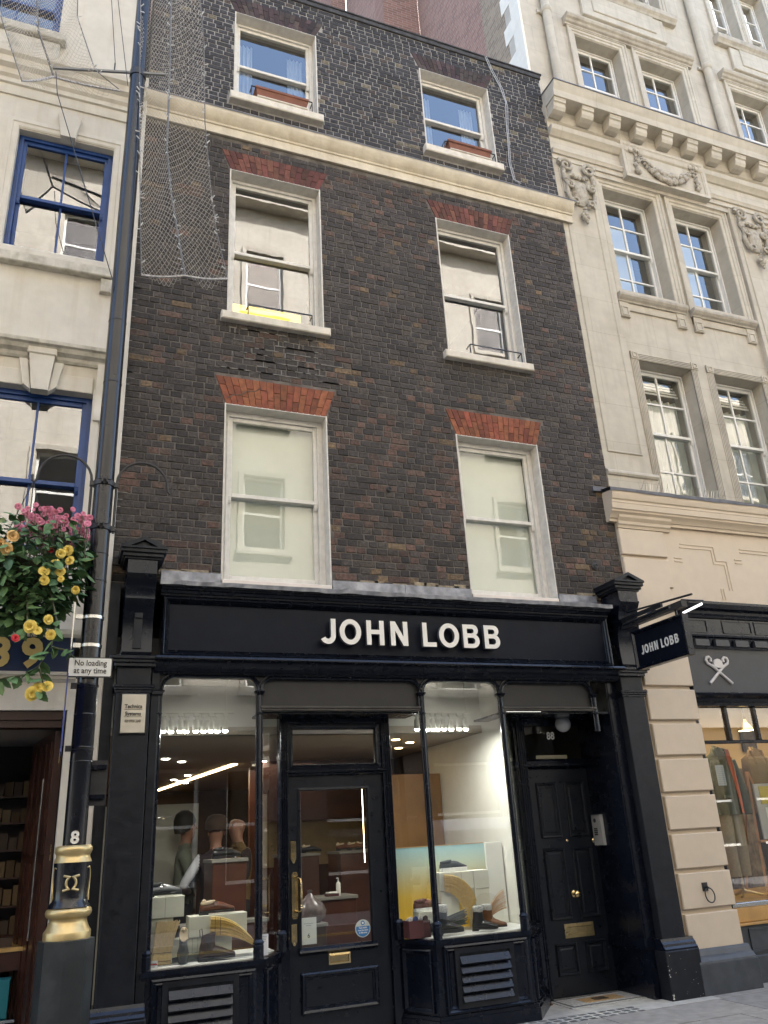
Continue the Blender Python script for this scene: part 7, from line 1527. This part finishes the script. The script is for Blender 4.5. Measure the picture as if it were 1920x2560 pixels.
ob_ = thing('display_plinth', 'oak display plinth carrying the clothes stands in the neighbouring window', 'plinth', (8.5, 0.6, 0)); obj('top', MB().box(6.8, 11.4, 0.10, 1.45, 0.701, 0.735), OAK, ob_)
def stand(label, x, y, jc, tc, lining=None, vest=False):
    t = thing('clothes_stand', label, 'mannequin', (x, y, 0.735))
    obj('pole', MB().tube([(x, y, 0.76), (x, y, 2.42)], 0.014, 7), BRASSD, t); obj('foot', MB().tube([(x-0.16, y-0.12, 0.745), (x, y, 0.80), (x+0.16, y-0.12, 0.745)], 0.016, 6).tube([(x, y+0.15, 0.745), (x, y, 0.80)], 0.016, 6), BRASSD, t)
    R_ = []
    for z, rx_, ry_ in ((1.62, 0.20, 0.12), (1.75, 0.19, 0.125), (1.95, 0.19, 0.13), (2.15, 0.21, 0.125), (2.27, 0.20, 0.10), (2.33, 0.10, 0.065), (2.39, 0.065, 0.055)): R_.append([(x+rx_*math.cos(2*PI*i/24)*(1+0.03*math.sin(i*3)), y+ry_*math.sin(2*PI*i/24), z) for i in range(24)])
    obj('jacket', MB().loft(R_), jc, t, smooth=True, ang=70)
    if not vest:
        for sg in (-1, 1): obj('sleeve', MB().tube([(x+sg*0.19, y, 2.24), (x+sg*0.25, y-0.01, 2.0), (x+sg*0.26, y-0.04, 1.8), (x+sg*0.24, y-0.07, 1.62)], [0.06, 0.06, 0.054, 0.048], 10), jc, t, smooth=True)
    obj('collar', MB().tube([(x-0.08, y-0.10, 2.20), (x-0.085, y-0.05, 2.36), (x, y+0.05, 2.41), (x+0.085, y-0.05, 2.36), (x+0.08, y-0.10, 2.20)], 0.02, 6), jc, t, smooth=True)
    if lining: obj('lining', MB().loft([[(x+0.055+dx+w*c, y-0.125-0.006*abs(c), z) for c in (-1, 0, 1)] for z, dx, w in ((2.36, -0.02, 0.03), (2.2, 0.0, 0.035), (2.0, 0.03, 0.028), (1.8, 0.045, 0.022), (1.63, 0.05, 0.016))], cap=False), lining, t)
    obj('pocket', MB().box(x-0.15, x-0.03, y-0.135, y-0.122, 1.80, 1.84, 0.004), jc, t)
    if tc:
        for sg in (-1, 1): obj('trouser_leg', MB().tube([(x+sg*0.075, y, 1.66), (x+sg*0.085, y, 1.3), (x+sg*0.08, y+0.01, 0.95)], [0.095, 0.08, 0.068], 12), tc, t, smooth=True)
    return t
OLIVE = mat('olive_wool', (0.085, 0.092, 0.062), 0.9, var=0.15, vscale=30); TAN_ = mat('fawn_cord', (0.28, 0.23, 0.155), 0.9, var=0.1, vscale=40); ORAL = mat('orange_lining', (0.55, 0.12, 0.04), 0.6, var=0.15)
stand('clothes stand with an olive jacket lined in orange and fawn trousers beside the cream pier', 7.57, 0.62, OLIVE, TAN_, ORAL)
stand('clothes stand with a brown waistcoat behind the wooden easel', 8.38, 0.85, mat('brown_tweed', (0.11, 0.075, 0.045), 0.95, var=0.2, vscale=60), mat('dark_cloth', (0.03, 0.03, 0.035), 0.9), vest=True)
es = thing('wooden_easel', 'slim wooden easel holding a notice in the neighbouring window', 'easel', (7.95, 0.5, 0.735))
for a, b in (((7.72, 0.42, 0.74), (7.96, 0.60, 2.1)), ((8.2, 0.42, 0.74), (7.98, 0.60, 2.1)), ((7.96, 1.0, 0.74), (7.97, 0.62, 2.1))): obj('leg', MB().tube([a, b], 0.019, 4), mat('beech', (0.42, 0.20, 0.08), 0.5, var=0.2), es)
obj('ledge', MB().box(7.78, 8.15, 0.42, 0.47, 1.30, 1.325), mat('beech', (0.42, 0.20, 0.08)), es)
nb = thing('easel_notice', 'yellow and white notice board resting on the wooden easel', 'notice', (8.0, 0.45, 1.33)); obj('board', MB().box(7.86, 8.2, 0.44, 0.455, 1.33, 1.95), mat('pale_acrylic', (0.45, 0.45, 0.46), 0.2), nb); obj('yellow_sheet', MB().box(7.93, 8.18, 0.432, 0.4395, 1.72, 1.92), mat('yellow_sheet', (0.50, 0.40, 0.06), 0.6), nb); obj('white_sheet', MB().box(7.97, 8.16, 0.432, 0.4395, 1.40, 1.68), mat('paper_white', (0.76, 0.78, 0.75)), nb)
wn_ = thing('window_notice', 'grey printed notice stuck inside the neighbouring window near the cream pier', 'notice', (7.2, 0.06, 1.9)); obj('sheet', MB().box(6.98, 7.10, 0.055, 0.057, 1.93, 2.15), mat('grey_notice', (0.40, 0.43, 0.44), 0.6), wn_); pl_ = MB()
for k in range(9): pl_.box(6.99, 7.085, 0.0535, 0.0545, 1.95+0.021*k, 1.956+0.021*k)
obj('small_print', pl_, mat('grey_print', (0.3, 0.3, 0.33)), wn_)
pf = thing('framed_picture', 'small dark framed picture high on the warm wall of the neighbouring shop', 'picture', (9.0, 1.5, 2.4)); obj('frame', MB().box(8.85, 9.1, 1.47, 1.50, 2.42, 2.72), IRON, pf); obj('print', MB().box(8.88, 9.07, 1.465, 1.4695, 2.45, 2.69), mat('dark_print', (0.06, 0.05, 0.05), 0.6, var=0.6, vscale=14), pf)
